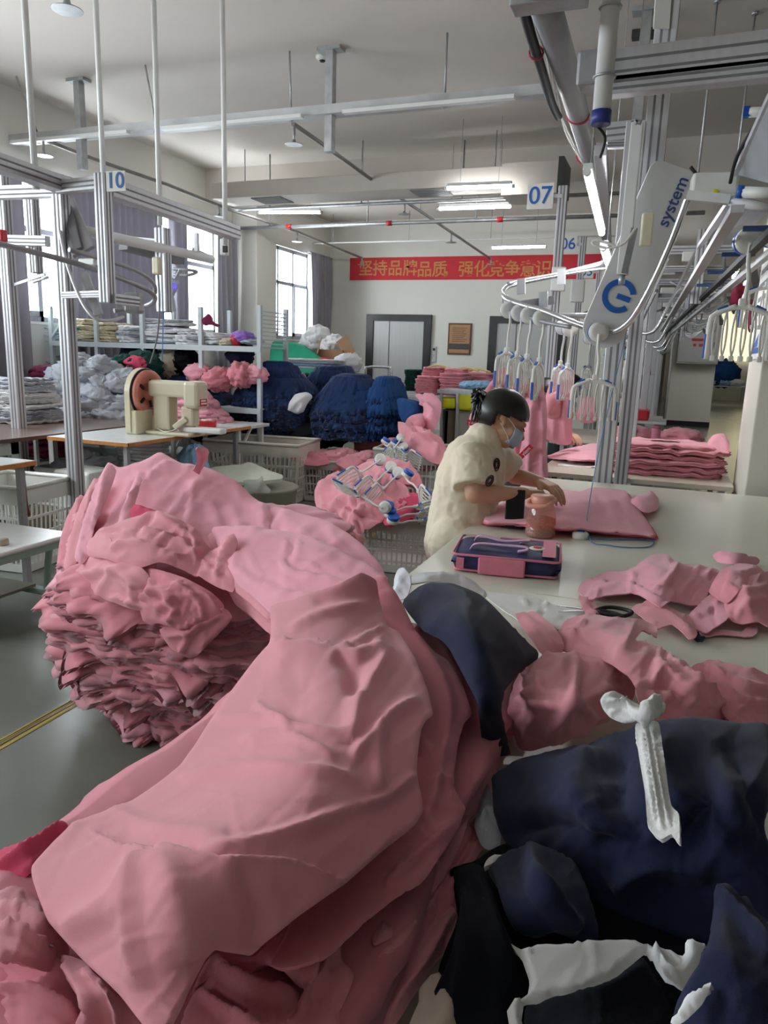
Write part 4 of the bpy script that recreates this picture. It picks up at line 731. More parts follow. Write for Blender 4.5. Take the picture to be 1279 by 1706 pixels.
# ================================================================ generators for garments in the distance
def blob(name, mat, seed, n=20, flat=.55, amp=.30):
    n = max(n, 20)
    m = M().ball((0, 0, 0), 1., n); V = np.array(m.v); nn = V/np.linalg.norm(V, axis=1)[:, None]
    V = nn*(1+amp*crumple(nn*1.5, seed)[:, None]+.20*crumple(nn*3.6, seed+3)[:, None]+.10*crumple(nn*7, seed+9)[:, None]); V[:, 2] *= flat; m.v = [tuple(v) for v in V]
    return m.mesh(name, mat)
_BL = {}
def blobs(name, mat, k=4):
    key = (name, mat.name)
    if key not in _BL: _BL[key] = [blob(name, mat, 13.7*i+len(_BL)*3.1) for i in range(k)]
    return _BL[key]
def heap_of(c, rx, ry, h, n, size, name, mats, label, cat, group, rz=0., seed=0, floor=True):
    """A loose mound of crumpled garments, each an object."""
    rs = np.random.RandomState(seed)
    for k in range(n):
        a = rs.uniform(0, 2*math.pi); r = math.sqrt(rs.uniform(0, 1)); z = (1-r**2.2)*h*rs.uniform(.82, 1.0)
        if k > n*.55: r = .75+.25*rs.rand(); z = h*rs.uniform(.0, .75)*(1.15-r)
        p = np.array([math.cos(a)*r*rx, math.sin(a)*r*ry, 0])@Rz(rz).T+np.asarray(c, float)+[0, 0, max(z, size*.3)]
        mt = mats[rs.randint(len(mats))]; me = blobs(name, mt)[rs.randint(4)]; s = size*rs.uniform(.75, 1.25)
        tag(obj_from(me, name, p, rs.uniform(0, 6.28), (s*rs.uniform(.9, 1.35), s, s*rs.uniform(.8, 1.2)), (rs.uniform(-.5, .5), rs.uniform(-.5, .5))), label, cat, group)
_SL = {}
def slabs(name, mat, rx, ry, th, droop=0., ruf=.012, wav=.006, pl=12, nt=72, sq=4.):
    key = (name, mat.name, rx, ry, droop)
    if key not in _SL: _SL[key] = [slab_mesh(name, mat, rx, ry, th, 200+len(_SL)*5+k, nt, ruf, wav, sq, pl, droop) for k in range(3)]
    return _SL[key]
def simple_table(name, label, x0, x1, y0, y1, z, top, edge=None, legm=ALUD, th=.03, leg=.035, group=None, inset=.06, brace=True):
    t = thing(name, label, 'table', ((x0+x1)/2, (y0+y1)/2, 0), group)
    M().box2((x0, y0, z-th), (x1, y1, z), bev=.004).build('tabletop', top, t)
    if edge is not None:
        for q in (((x0-.004, y0-.004, z-th*.95), (x1+.004, y0+.001, z-.002)), ((x1-.001, y0-.004, z-th*.95), (x1+.004, y1+.004, z-.002)), ((x0-.004, y0-.004, z-th*.95), (x0+.001, y1+.004, z-.002))): M().box2(*q).build('edge_band', edge, t)
    for x in (x0+inset, x1-inset):
        for y in (y0+inset, y1-inset): M().box2((x-leg/2, y-leg/2, 0), (x+leg/2, y+leg/2, z-th)).build('leg', legm, t)
    if brace:
        for x in (x0+inset, x1-inset): M().box2((x-leg*.4, y0+inset, .18), (x+leg*.4, y1-inset, .21)).build('stretcher', legm, t)
    return t
ORANGE = pm('orange_edge_band', (196, 128, 62), .5, var=.12, vs=30)
WTOP = pm('white_laminate', (220, 222, 220), .25, var=.03)
BTOP = pm('brown_laminate', (122, 100, 92), .25, var=.06, vs=4)
GREENM = pm('pale_green_enamel', (150, 176, 160), .4, var=.06)
# ---------------------------------------------------------------- packing tables beyond the cutting table, right
LT = pm('pale_wood_laminate', (206, 196, 178), .35, var=.04, vs=5)
simple_table('packing_table', 'pale packing table directly beyond the cutting table, thick stack of pink on it', -.72, .40, 4.62, 5.75, .75, LT)
simple_table('packing_table', 'farther pale packing table with a pink tumbler standing on it', -.92, .34, 6.75, 7.9, .75, LT)
S2 = slabs('folded_pinafore', PINK3, .36, .2, .03, .0, .022, .012, 9, 96, 3.5)+slabs('folded_pinafore', PINK, .36, .2, .03, .0, .022, .012, 9, 96, 3.5)
stack((-.0, 5.0, .752), 6, S2, .033, 'folded_pinafore', 'folded pink pinafore in the thick stack beyond the cutting table', 'garment', 'thick stack on the packing table', .03, .02, .05, seed=5)
tag(relief('pinafore', PINK3, [(1180, 745), (1178, 735), (1188, 722), (1205, 720), (1216, 735), (1214, 752), (1195, 750)], [(1180, 745, 'Y', 4.9), (1188, 722, 'Y', 5.1), (1216, 735, 'Y', 5.0), (1195, 750, 'Y', 4.85)], [([(1185, 740), (1200, 730), (1212, 745)], 'k', 6, .02)], 5, .006, .003, 9, 6, .01, 121.), 'pink garment with its corner flipped up at the right end of the thick stack', 'garment')
tag(relief('pinafore', PINK3, [(912, 758), (940, 748), (985, 738), (1005, 740), (1000, 752), (1012, 764), (975, 765), (912, 760)], [(912, 758, 'z', .77), (1005, 740, 'z', .78), (1012, 764, 'z', .79), (960, 752, 'z', .79)], [([(930, 754), (980, 750), (1005, 758)], 'k', 8, .01)], 5, .012, .002, 9, 4, .004, 122.), 'flat pink garment under the second worker\'s hand', 'garment')
call_button(Pz(952, 769, .753), 'white call button with blue top on the packing table beyond the cutting table', crom([Pz(960, 769, .76), Pz(990, 770, .755), Pz(1005, 776, .755), Pz(985, 779, .755)], 6))
tag(M().box(Pz(960, 776, .752), (.24, .10, .002), Rz(.15)).build('paper_sheet', PAPER), 'white sheet under the call button on the packing table', 'paper')
for i, (x0, x1, y0, y1, mt, lb) in enumerate(((1022, 1085, 700, 724, PINK3, 'loose pink garment left of the pink tumbler on the far packing table'), (1098, 1168, 698, 728, PINK, 'loose pink garment right of the pink tumbler on the far packing table'))):
    a, b = PY(x0, y1, 7.1), PY(x1, y1, 7.1); c = (a+b)/2; c[2] = .80
    o = obj_from(blob('garment', mt, 5.+i, 18, .5, .3), 'garment', c, .2, (np.linalg.norm(b-a)*.52, .17, .15)); tag(o, lb, 'garment')
c = PY(1092, 727, 6.85); c[2] = .75
t = thing('tumbler', 'pink tumbler standing on the far packing table', 'cup', c)
M().lathe(c, [(.033, 0), (.036, .004), (.04, .13), (.041, .135)], 20).build('body', pm('pink_plastic', (206, 130, 150), .35, var=.04), t)
M().lathe(c+[0, 0, .135], [(.042, 0), (.042, .02), (.001, .024)], 20).build('lid', pm('rose_plastic', (176, 90, 116), .35, var=.04), t)
for x, lb in ((905, 'grey under-table carton left, beneath the nearer packing table'), (1075, 'grey under-table carton right, beneath the nearer packing table')):
    p = PY(x+30, 810, 4.95); tag(M().box2((p[0]-.2, 4.9, 0), (p[0]+.16, 5.3, .52), bev=.01).build('carton', pm('grey_carton', (150, 150, 142), .8, var=.08)), lb, 'box')
# ---------------------------------------------------------------- right pillar with its notice strip, electric cabinet pillars
PIL = pm('pillar_paint', (214, 208, 196), .75, var=.02, vs=2)
struct(M().box2((.42, 4.25, 0), (1.15, 4.95, CEIL), bev=.008), 'trim_6', PIL)
t = thing('notice_strip', 'narrow white notice with printed lines on the near pillar\'s side', 'notice', (.417, 4.6, 1.6))
M().box2((.412, 4.36, 1.47), (.419, 4.84, 2.02)).build('sheet', PAPER, t)
for k in range(4): M().box2((.4105, 4.42, 1.93-.075*k), (.4125, 4.78, 1.955-.075*k)).build('text_block', pm('grey_print', (120, 124, 136), .7, var=.2), t)
M().box2((.4105, 4.42, 1.5), (.4125, 4.78, 1.53)).prism([(.4105, 4.74, 1.53), (.4105, 4.5, 1.535), (.4105, 4.5, 1.60)], (.002, 0, 0)).build('logo', BPLAS, t)
struct(M().box2((-.02, 19.4, 0), (.95, 20.4, CEIL)), 'trim_7', PIL)
struct(M().box2((-.035, 19.38, 0), (.965, 20.42, .12)), 'baseboard_front', BLACK)
struct(M().box2((-.72, 33, 0), (-.3, 34, CEIL)), 'trim_8', pm('dark_pillar', (120, 116, 112), .75, var=.03))
struct(M().box2((SIDE, 15.5, 0), (SIDE+.03, 33, 3.4)), 'trim_9', pm('dark_curtain_wall', (44, 44, 48), .8, var=.2))
t = thing('electric_cabinet', 'grey electric cabinet with warning label on the far pillar', 'cabinet', (.5, 19.3, 1.5))
M().box2((.07, 19.12, 1.48), (.97, 19.4, 2.4), bev=.01).build('body', pm('cabinet_grey', (168, 168, 166), .5, var=.03), t)
dr = M().box2((.10, 19.10, 1.52), (.94, 19.125, 2.36), bev=.006).build('door', pm('cabinet_grey', (168, 168, 166), .5), t)
M().box2((.84, 19.09, 1.86), (.88, 19.11, 1.98)).build('latch', BLACK, dr)
M().box2((.36, 19.09, 2.0), (.70, 19.102, 2.06)).build('warning_label', REDP, dr)
M().box2((.40, 19.09, 1.88), (.46, 19.102, 1.94)).box2((.52, 19.09, 1.88), (.68, 19.102, 1.94)).build('label_text', REDP, dr)
t = thing('pipe_conduit', 'white conduit pipe running down the side of the far pillar', 'pipe', (-.05, 19.5, 0)); M().tube([(-.06, 19.36, .1), (-.06, 19.36, 3.5)], .03, 8).build('pipe', WPAINT, t); M().box2((-.12, 19.3, 2.2), (0, 19.4, 2.3)).build('bracket', STEEL, t)
# blinds on the far wall
t = thing('window_blind', 'cream vertical blinds glowing on the far wall at right', 'blind', (2.5, FAR-.1, 1.7))
BL = pm('cream_blind', (232, 222, 186), .8, var=.03, emis=(236, 226, 190), es=.42)  # emission stands in for daylight passing through the slats
m = M()
for k in range(34): m.box((1.2+.12*k, FAR-.12, 2.75), (.10, .008, 2.1), Rz(.35))
m.build('slat_panel', BL, t); M().box2((1.1, FAR-.16, 3.78), (5.4, FAR-.08, 3.86)).build('headrail', WPAINT, t)
area('daylight_far_window', (3.2, FAR-.3, 2.7), (math.pi/2, 0, 0), 4, 2, 12, (1, .97, .92)).data.spread = 3
t = simple_table('work_table', 'distant grey table with a blue bundle on it, far down the hall', .75, 2.7, 31.5, 32.5, .72, WTOP)
tag(obj_from(blob('cloth_bundle', DENIM2, 3., 16, .62, .2), 'cloth_bundle', (1.85, 32, 1.2), .3, (.62, .5, .8)), 'round blue bundle on the distant table', 'bundle')
for i in range(4): tag(obj_from(blobs('cloth_bundle', WHITEC if i % 2 else LBLUE)[i], 'cloth_bundle', (1.0+.45*i, 31.8, .85), i, (.3, .25, .25)), 'pale folded cloth beside the blue bundle on the distant table', 'bundle', 'cloths on the distant table')
t = thing('chair', 'dark chair standing behind the distant table', 'chair', (.85, 33.2, 0))
M().box2((.6, 33, .42), (1.1, 33.5, .48)).build('seat', BLACK, t); M().box2((.6, 33.46, .6), (1.1, 33.5, 1.5)).build('backrest', BLACK, t)
for x in (.63, 1.07):
    for y in (33.03, 33.47): M().box2((x-.02, y-.02, 0), (x+.02, y+.02, .42)).build('leg', BLACK, t)
# overlock machine with thread stand at the far right station
t = thing('sewing_machine', 'white overlock machine with a thread stand behind the far packing table', 'sewing machine', (-.42, 10.4, 0))
M().box2((-.85, 10.1, .72), (-.05, 10.7, .75), bev=.004).build('tabletop', WTOP, t)
for x in (-.78, -.12):
    M().box2((x-.02, 10.38, 0), (x+.02, 10.42, .72)).build('leg', ALUD, t)
M().box2((-.62, 10.3, .75), (-.32, 10.5, .98), bev=.03).box2((-.60, 10.28, .98), (-.42, 10.5, 1.06), bev=.02).build('head', WPLAS, t)
M().tube([(-.42, 10.5, .75), (-.42, 10.5, 1.85)], .012, 8).build('thread_pole', STEEL, t)
for k in range(4): M().lathe((-.56+.09*k, 10.5, 1.3), [(.035, 0), (.018, .12), (.001, .125)], 12).build('thread_cone', (WPLAS, HOTP, WPLAS, REDP)[k], t)
M().box2((-.64, 10.46, 1.285), (-.2, 10.54, 1.3)).build('cone_tray', STEEL, t)
M().box2((-.62, 10.285, .80), (-.46, 10.3, .86)).build('front_plate', REDP, t)
M().tube(crom([(-.42, 10.5, 1.85), (-.5, 10.45, 1.6), (-.52, 10.4, 1.06)], 5), .003, 5).build('thread', WPLAS, t)
t = thing('fan', 'small white fan on a stand by the overlock machine', 'fan', (-.75, 11.2, 0))
M().tube([(-.75, 11.2, 0), (-.75, 11.2, 1.35)], .015, 8).build('pole', WPLAS, t)
M().lathe((-.75, 11.2, 0), [(.2, 0), (.2, .02), (.03, .05)], 20).build('base', WPLAS, t)
m = M()
for k in range(5): m.tube([(-.75+.05*(k+1)*math.cos(a), 11.15, 1.5+.05*(k+1)*math.sin(a)) for a in np.linspace(0, 2*math.pi, 20, endpoint=False)], .003, 5, closed=True)
for k in range(16): m.tube([(-.75, 11.13, 1.5), (-.75+.25*math.cos(k*math.pi/8), 11.15, 1.5+.25*math.sin(k*math.pi/8))], .002, 4)
m.build('guard', WPLAS, t)
m = M()
for k in range(3): m.prism([(-.75, 11.19, 1.5), (-.75+.2*math.cos(k*2.1), 11.17, 1.5+.2*math.sin(k*2.1)), (-.75+.2*math.cos(k*2.1+.9), 11.21, 1.5+.2*math.sin(k*2.1+.9))], (0, .006, 0))
m.build('blade', LBLUE, t)
tag(M().box2((-.75, 9.2, .78), (-.2, 9.6, .90), bev=.02).build('tray', REDP), 'red plastic tray on a table edge below the overlock machine', 'tray')
simple_table('work_table', 'low work table carrying the red tray near the overlock machine', -.9, .0, 9.1, 9.75, .78, WTOP)
# ================================================================ back wall
t = thing('poster', 'brown framed notice board on the wall between the two elevators', 'poster', (-3.94, BACK-.01, 1.5))
M().box2((-4.18, BACK-.03, 1.5), (-3.71, BACK, 2.1), bev=.004).build('frame', pm('bronze_frame', (84, 62, 46), .5, var=.2, vs=20), t)
M().box2((-4.15, BACK-.034, 1.53), (-3.74, BACK-.028, 2.07)).build('panel', pm('copper_panel', (176, 132, 92), .5, var=.1, vs=10), t)
M().box2((-4.15, BACK-.037, 1.60), (-3.74, BACK-.033, 1.71)).build('picture_band', pm('dark_picture', (72, 68, 70), .5, var=.4, vs=40), t)
for k in range(8): M().box2((-4.09, BACK-.037, 2.0-.036*k), (-3.80-.03*(k % 3), BACK-.033, 2.009-.036*k)).build('text_line', pm('dark_print', (90, 62, 44), .6), t)
t = thing('elevator_buttons', 'steel elevator call panel right of the left elevator', 'panel', (-4.45, BACK-.01, 1.4))
M().box2((-4.50, BACK-.02, 1.34), (-4.41, BACK, 1.64), bev=.004).build('plate', STEEL, t)
for k, z in enumerate((1.42, 1.5)): M().lathe((-4.455, BACK-.02, z), [(.014, 0), (.012, .008), (.0001, .008)], 12, Rx(math.pi/2)).build('push_button', WPLAS, t)
M().box2((-4.48, BACK-.024, 1.56), (-4.43, BACK-.018, 1.61)).build('display', BLACK, t)
t = thing('banner', 'long red banner with golden characters on the back wall', 'banner', (-3.9, BACK-.01, 3.1))
M().box2((-6.32, BACK-.014, 2.915), (-1.40, BACK-.002, 3.345)).build('cloth', pm('red_banner', (206, 44, 58), .7, var=.04, vs=3), t)
GOLD = pm('gold_print', (198, 138, 66), .5, var=.1, vs=20)
for ch, px, w in zip('坚持品牌品质，强化竞争意识', (609, 633, 658, 683, 707, 732, 750, 776, 802, 827, 853, 879, 905), [1]*13):
    textobj('banner_character', ch, .315, PY(px, 448+(2 if px > 700 else 0)-.004*px+3, BACK-.016), (1, 0, 0), (0, 0, 1), GOLD, t, .001, .004)
textobj('banner_small_text', '——', .1, PY(948, 456, BACK-.016), (1, 0, 0), (0, 0, 1), GOLD, t, .001)
# ================================================================ left side: sewing tables, bench, shelf, heaps
simple_table('sewing_table', 'orange-edged sewing table carrying the machine with the big hand wheel', -4.35, -3.60, 4.30, 5.98, .75, WTOP, ORANGE, inset=.1)
simple_table('work_table', 'brown-topped table at the left with a white garment stack on it', -5.75, -4.42, 3.7, 5.75, .75, BTOP, pm('dark_brown_edge', (84, 58, 52), .5), WPLAS, leg=.06)
simple_table('small_table', 'small white table with orange edge at the far left, dark ribbon hanging', -4.3, -3.42, 2.55, 3.28, .76, WTOP, ORANGE)
tag(M().box2((-4.1, 2.556, .60), (-3.55, 2.60, .725), bev=.004).build('drawer_box', pm('yellow_drawer', (214, 160, 40), .5)), 'yellow box hung under the small orange-edged table', 'box')
a = PY(30, 800, 3.0)
rb = tag(relief('cloth_ribbon', pm('rust_cloth', (128, 62, 34), .85, var=.15), [(28, 784), (40, 782), (42, 800), (46, 840), (50, 858), (44, 862), (40, 845), (36, 812), (33, 818), (29, 806)], [(28, 784, 'Y', 3.29), (42, 800, 'Y', 3.3), (50, 858, 'Y', 3.28), (44, 862, 'Y', 3.28), (29, 806, 'Y', 3.29)], [], 4, .004, .002, 12, 0, 0, 131.), 'rust cloth strip hanging from the corner of the small orange-edged table', 'cloth')
# white bench on casters
t = thing('wheeled_bench', 'low white-topped bench with green frame on casters at the left', 'bench', (-3.3, 2.75, 0))
M().box2((-3.95, 2.42, .43), (-2.86, 2.98, .455), bev=.01).build('seat_top', WTOP, t)
M().box2((-3.94, 2.43, .395), (-2.87, 2.97, .43)).build('apron', GREENM, t)
for x in (-3.85, -3.0):
    for y in (2.5, 2.92):
        l = M().tube(crom([(x+.02, y, .40), (x, y, .3), (x-.03, y, .07)], 4), .018, 8).build('leg', GREENM, t)
        M().tube([(x-.03, y-.012, .032), (x-.03, y+.012, .032)], .032, 14).box((x-.03, y, .06), (.03, .05, .03)).build('caster', BLACK, l)
M().box2((-3.9, 2.48, .11), (-2.95, 2.53, .14)).build('rail', GREENM, t); M().box2((-3.9, 2.89, .11), (-2.95, 2.94, .14)).build('rail', GREENM, t)
M().box2((-3.86, 2.5, .14), (-3.1, 2.92, .155)).build('lower_shelf', pm('shelf_board', (128, 122, 104), .6), t)
tag(M().lathe(PY(3, 902, 2.62)*[1, 1, 0]+[0, 0, .455], [(.03, 0), (.032, .006), (.03, .03), (.001, .032)], 16).build('thread_spool', pm('beige_thread', (186, 170, 150), .7)), 'beige thread spool on the wheeled white bench', 'spool')
# sewing machine with a big wheel
def big_machine():
    t = thing('sewing_machine', 'beige industrial sewing machine with a large pink hand wheel', 'sewing machine', (-3.9, 4.95, .75))
    Y = 4.95; z = .75; w = PY(243, 655, Y); wx, wz = w[0], w[2]
    R = np.stack([[0, 1, 0], [0, 0, 1], [1, 0, 0]], 1).astype(float)   # lathe axis along +X
    hs = M(); n = 26; prof = []
    for k in range(n): a = math.pi*k/(n-1); prof.append((wx-.05, Y+.20*math.cos(a), wz+.20*math.sin(a)))
    prof += [(wx-.05, Y-.20, z+.02), (wx-.05, Y+.20, z+.02)]
    hs.prism(prof, (.05, 0, 0)).build('belt_guard', BEIGE, t)
    M().box2((wx-.06, Y-.19, z), (wx+.05, Y+.02, z+.19), bev=.01).build('motor_cover', BEIGE, t)
    wm = pm('pink_wheel_enamel', (206, 128, 112), .4, var=.08)
    wl = M().lathe((wx+.005, Y, wz), [(.175, 0), (.185, .01), (.185, .035), (.165, .045), (.14, .035), (.13, .015), (.05, .01), (.045, .05), (.001, .055)], 36, R).build('hand_wheel', wm, t)
    M().lathe((wx+.0, Y, wz), [(.196, 0), (.196, .006), (.0001, .007)], 36, R).build('wheel_gap', BLACK, t)
    for k in range(5):
        a = k*1.257; M().box((wx+.025, Y+.09*math.cos(a), wz+.09*math.sin(a)), (.012, .05, .02), Rx(a)).build('wheel_slot', BLACK, wl)
    ax = wx+.06
    M().box2((ax, Y-.06, wz-.02), (ax+.42, Y+.08, wz+.11), bev=.025).build('arm', BEIGE, t)
    M().box2((ax+.04, Y-.05, z+.03), (ax+.20, Y+.07, wz+.02), bev=.02).build('column', BEIGE, t)
    hd = M().box2((ax+.34, Y-.07, wz-.10), (ax+.48, Y+.09, wz+.115), bev=.03).build('head', BEIGE, t)
    M().box2((ax+.481, Y-.04, wz-.075), (ax+.486, Y+.05, wz-.02)).build('name_plate', REDP, hd)
    for k in range(2): M().box2((ax+.486, Y-.03, wz-.062+.022*k), (ax+.488, Y+.04-.01*k, wz-.050+.022*k)).build('plate_lettering', WPLAS, hd)
    M().box2((ax+.30, Y-.045, wz-.24), (ax+.42, Y+.05, wz-.08), bev=.02).build('needle_housing', BEIGE, t)
    M().tube([(ax+.40, Y, wz-.24), (ax+.40, Y, wz-.30)], .008, 8).lathe((ax+.40, Y, wz-.29), [(.02, 0), (.02, .02), (.012, .03), (.02, .04), (.001, .045)], 14).build('needle_bar', BLACK, t)
    M().box2((ax-.0, Y-.11, z), (ax+.42, Y+.12, z+.03), bev=.012).build('bed', BEIGE, t)
    M().box2((ax+.26, Y-.035, z+.03), (ax+.66, Y+.06, z+.075), bev=.012).build('work_arm', WPAINT, t)
    M().bar((ax+.25, Y-.06, z+.06), (ax+.36, Y-.05, z+.14), .03, .05, bev=.01).build('clamp_lever', BEIGE, t)
    M().tube(crom([(ax+.1, Y-.08, z+.05), (ax+.2, Y-.1, z+.03), (ax+.3, Y-.08, z+.06)], 5), .006, 6).build('thread_guide', STEEL, t)
    return ax
big_machine()
c = PY(333, 712, 5.55); c[2] = .75
t = thing('parts_tray', 'small red tray of white bits beside the sewing machine', 'tray', c)
M().box(c+[0, 0, .03], (.28, .15, .06), Rz(.5), bev=.012).build('body', REDP, t)
for k in range(6): M().ball(c+np.array([.03*k-.08, .02*(k % 2)-.02+.012*k, .063]), .022, 6, (1, 1, .5)).build('white_bit', WPLAS, t)
# a plastic lattice basket
def basket(name, label, c, w, d, h, rz, col, nv=16, group=None, taper=.9):
    t = thing(name, label, 'basket', c, group); R = Rz(rz); c = np.asarray(c, float)
    def P(x, y, z): f = taper+(1-taper)*z/h; return c+R@np.array([x*f, y*f, z])
    for ax in range(4):
        m = M(); n = nv if ax % 2 == 0 else int(nv*d/w); L, O = (w, d) if ax % 2 == 0 else (d, w); sg = 1 if ax < 2 else -1
        def Q(u, z): return P(u*L/2, -sg*O/2, z) if ax % 2 == 0 else P(sg*O/2, u*L/2, z)
        for k in range(n+1):
            u = 2*k/n-1; m.bar(Q(u, .02), Q(u, h*.84), .011 if k not in (0, n) else .03, .006, R[:, 1] if ax % 2 == 0 else R[:, 0])
        for zz in (.03, h*.22, h*.44, h*.64, h*.82): m.bar(Q(-1, zz), Q(1, zz), .008, .016 if zz > .04 else .05)
        m.bar(Q(-1, h*.92), Q(1, h*.92), .008, h*.17)
        m.build('side_wall', col, t)
    M().tube([P(-w/2, -d/2, h), P(w/2, -d/2, h), P(w/2, d/2, h), P(-w/2, d/2, h)], .016, 8, closed=True).build('rim', col, t)
    M().box(c+[0, 0, .01], (w*taper, d*taper, .012), R).build('bottom', col, t); return t
BASK = pm('cream_basket_plastic', (214, 208, 196), .4, var=.03); BASK2 = pm('greyish_basket_plastic', (196, 186, 178), .4, var=.04)
basket('plastic_basket', 'empty cream lattice basket behind the white sack', (-3.72, 6.42, .0), .98, .62, .57, .12, BASK, 22)
basket('plastic_basket', 'lattice basket of pink cloth standing behind the hanger basket', (-2.98, 6.72, 0), .72, .52, .40, .2, BASK2, 20)
basket('plastic_basket', 'lattice basket beneath the pile of pink garments and blue-white hangers', (-1.62, 4.72, 0), .66, .52, .36, .15, BASK2, 18)
basket('plastic_basket', 'lattice basket at the back left of the woman, twisted pink cloth above', (-2.1, 6.52, 0), .74, .62, .6, .1, GRYPL, 18)
basket('plastic_basket', 'white basket under the small orange-edged table', (-3.95, 3.6, 0), .55, .5, .55, .1, WPLAS, 14)
basket('plastic_basket', 'white basket of folded cloth under the brown table', (-4.55, 4.9, 0), .6, .5, .42, .05, WPLAS, 14)
tag(M().box((-4.05, 4.35, .26), (.34, .3, .52), bev=.02).build('equipment_box', WPLAS), 'white equipment box on the floor under the sewing table front', 'box')
for k in range(3): pass
t = thing('leg_stand', 'pale cast table stand with square openings under the brown table', 'stand', (-4.7, 4.0, 0))
m = M(); fr = [(-4.52, 3.85), (-4.52, 4.15)]
m.box2((-4.54, 3.83, 0), (-4.50, 3.9, .72)).box2((-4.54, 4.1, 0), (-4.50, 4.17, .72))
for z0 in (0, .2, .4, .62): m.box2((-4.54, 3.83, z0), (-4.50, 4.17, z0+.1))
m.build('side_frame', pm('pale_green_grey', (186, 194, 186), .45, var=.04), t); M().box2((-4.8, 3.8, 0), (-4.4, 4.2, .04), bev=.01).build('foot', pm('pale_green_grey', (186, 194, 186), .45), t)
tag(M().box((-4.0, 3.95, .14), (.3, .28, .28), Rz(.3), bev=.015).build('carton', pm('brown_board', (120, 104, 84), .85, var=.1)), 'brown carton on the floor behind the tall pink stack', 'box')
tag(obj_from(blob('plastic_bag', pm('clear_plastic', (176, 172, 164), .3, var=.1, alpha=.6), 4., 16, .8, .3), 'plastic_bag', (-4.05, 3.55, .12), 0, (.2, .16, .16)), 'crumpled clear plastic bag on the floor by the white basket', 'bag')
heap_of((-4.55, 4.9, .38), .22, .2, .16, 9, .12, 'folded_cloth', [WHITEC, GREYC], 'white cloth in the basket under the brown table', 'garment', 'white cloth under the brown table', seed=4)
for k in range(5): tag(obj_from(slabs('folded_cloth', WHITEC, .2, .16, .03)[k % 3], 'folded_cloth', (-4.2, 5.2, .50+.03*k), .1*k), 'folded white cloth on a crate under the sewing table', 'garment', 'white cloth under the sewing table')
tag(M().box2((-4.42, 5.0, 0), (-3.98, 5.4, .485), bev=.02).build('crate', WPLAS), 'white crate under the sewing table carrying folded cloth', 'crate')
tag(obj_from(blob('plastic_bag', LBLUE, 8., 14, .9, .3), 'plastic_bag', (-3.75, 5.3, .45), 0, (.12, .12, .2)), 'blue-printed white bag hanging under the sewing table', 'bag')
# white sack on a grey tub
t = thing('grey_tub', 'grey tub under the flat white sack in front of the cream basket', 'tub', (-3.12, 5.35, 0))
M().lathe((-3.12, 5.35, 0), [(.24, 0), (.27, .02), (.30, .30), (.32, .32), (.30, .33), (.001, .33)], 28).build('body', pm('grey_tub_plastic', (150, 146, 130), .5, var=.05), t)
WS = pm('woven_sack', (212, 216, 200), .7, var=.04, vs=30, bump=.3, bs=300)
tag(relief('sack', WS, [(346, 782), (356, 776), (400, 772), (416, 768), (440, 778), (472, 790), (468, 796), (450, 798), (420, 801), (385, 801), (360, 792)], [(346, 782, 'Y', 5.25), (416, 768, 'Y', 5.65), (472, 790, 'Y', 5.4), (385, 801, 'Y', 5.05), (440, 798, 'Y', 5.08), (410, 785, 'Y', 5.3)], [([(400, 772), (425, 785), (432, 800)], 'g', 3, .006), ([(360, 785), (420, 790), (465, 792)], 'k', 8, .01)], 5, .03, .002, 8, 6, .01, 141.), 'flat white woven sack lying on a grey tub', 'sack')
tag(relief('plastic_bag', pm('clear_plastic', (176, 172, 164), .3, alpha=.6), [(405, 800), (430, 798), (436, 792), (440, 805), (450, 815), (448, 822), (430, 820), (408, 822)], [(405, 800, 'Y', 5.0), (440, 805, 'Y', 5.0), (430, 820, 'Y', 4.98)], [([(436, 795), (430, 820)], 'k', 5, .02)], 4, .006, .004, 14, 4, .006, 142.), 'clear plastic wrap hanging from the front of the white sack', 'bag')
tag(M().box(PY(419, 803, 5.02), (.07, .01, .03)).build('blue_tag', BPLAS), 'small blue tag under the edge of the white sack', 'tag')
# ---------------------------------------------------------------- steel shelf along the windows
t = thing('steel_shelf', 'long pale steel shelf standing before the window, folded stacks on top', 'shelf', (-5.3, 6.95, 0))
SH = pm('pale_steel_shelf', (186, 196, 200), .45, var=.04)
SY0, SY1, SZ = 6.7, 7.25, 1.475
for x in (-6.62, -5.98, -5.36, -4.62, -3.92):
    for y in (SY0, SY1): M().box2((x-.022, y-.02, 0), (x+.022, y+.02, {-6.62: 1.85, -5.98: 1.9, -5.36: 1.86, -4.62: 1.86, -3.92: 1.88}[x])).build('upright', SH, t)
for z in (SZ, .85, .3):
    M().box2((-6.64, SY0-.025, z-.055), (-3.9, SY0, z)).build('shelf_edge', SH, t); M().box2((-6.62, SY0, z-.015), (-3.92, SY1+.02, z)).build('deck', SH, t)
m = M()
for k in range(9): m.box2((-3.935, SY0, 1.5+.04*k), (-3.915, SY1, 1.512+.04*k))
m.build('end_ladder', SH, t)
M().bar((-6.62, SY0-.01, 1.5), (-6.3, SY0-.01, 1.85), .025).build('brace', SH, t)
tag(relief('dark_cloth', MAROON, [(334, 533), (346, 522), (352, 528), (354, 536), (364, 541), (362, 545), (350, 541), (340, 543)], [(334, 533, 'Y', 6.66), (364, 541, 'Y', 6.66), (346, 522, 'Y', 6.66)], [], 3, .02, .004, 14, 3, .01, 143.), 'dark cloth knotted on a shelf upright before the window', 'cloth')
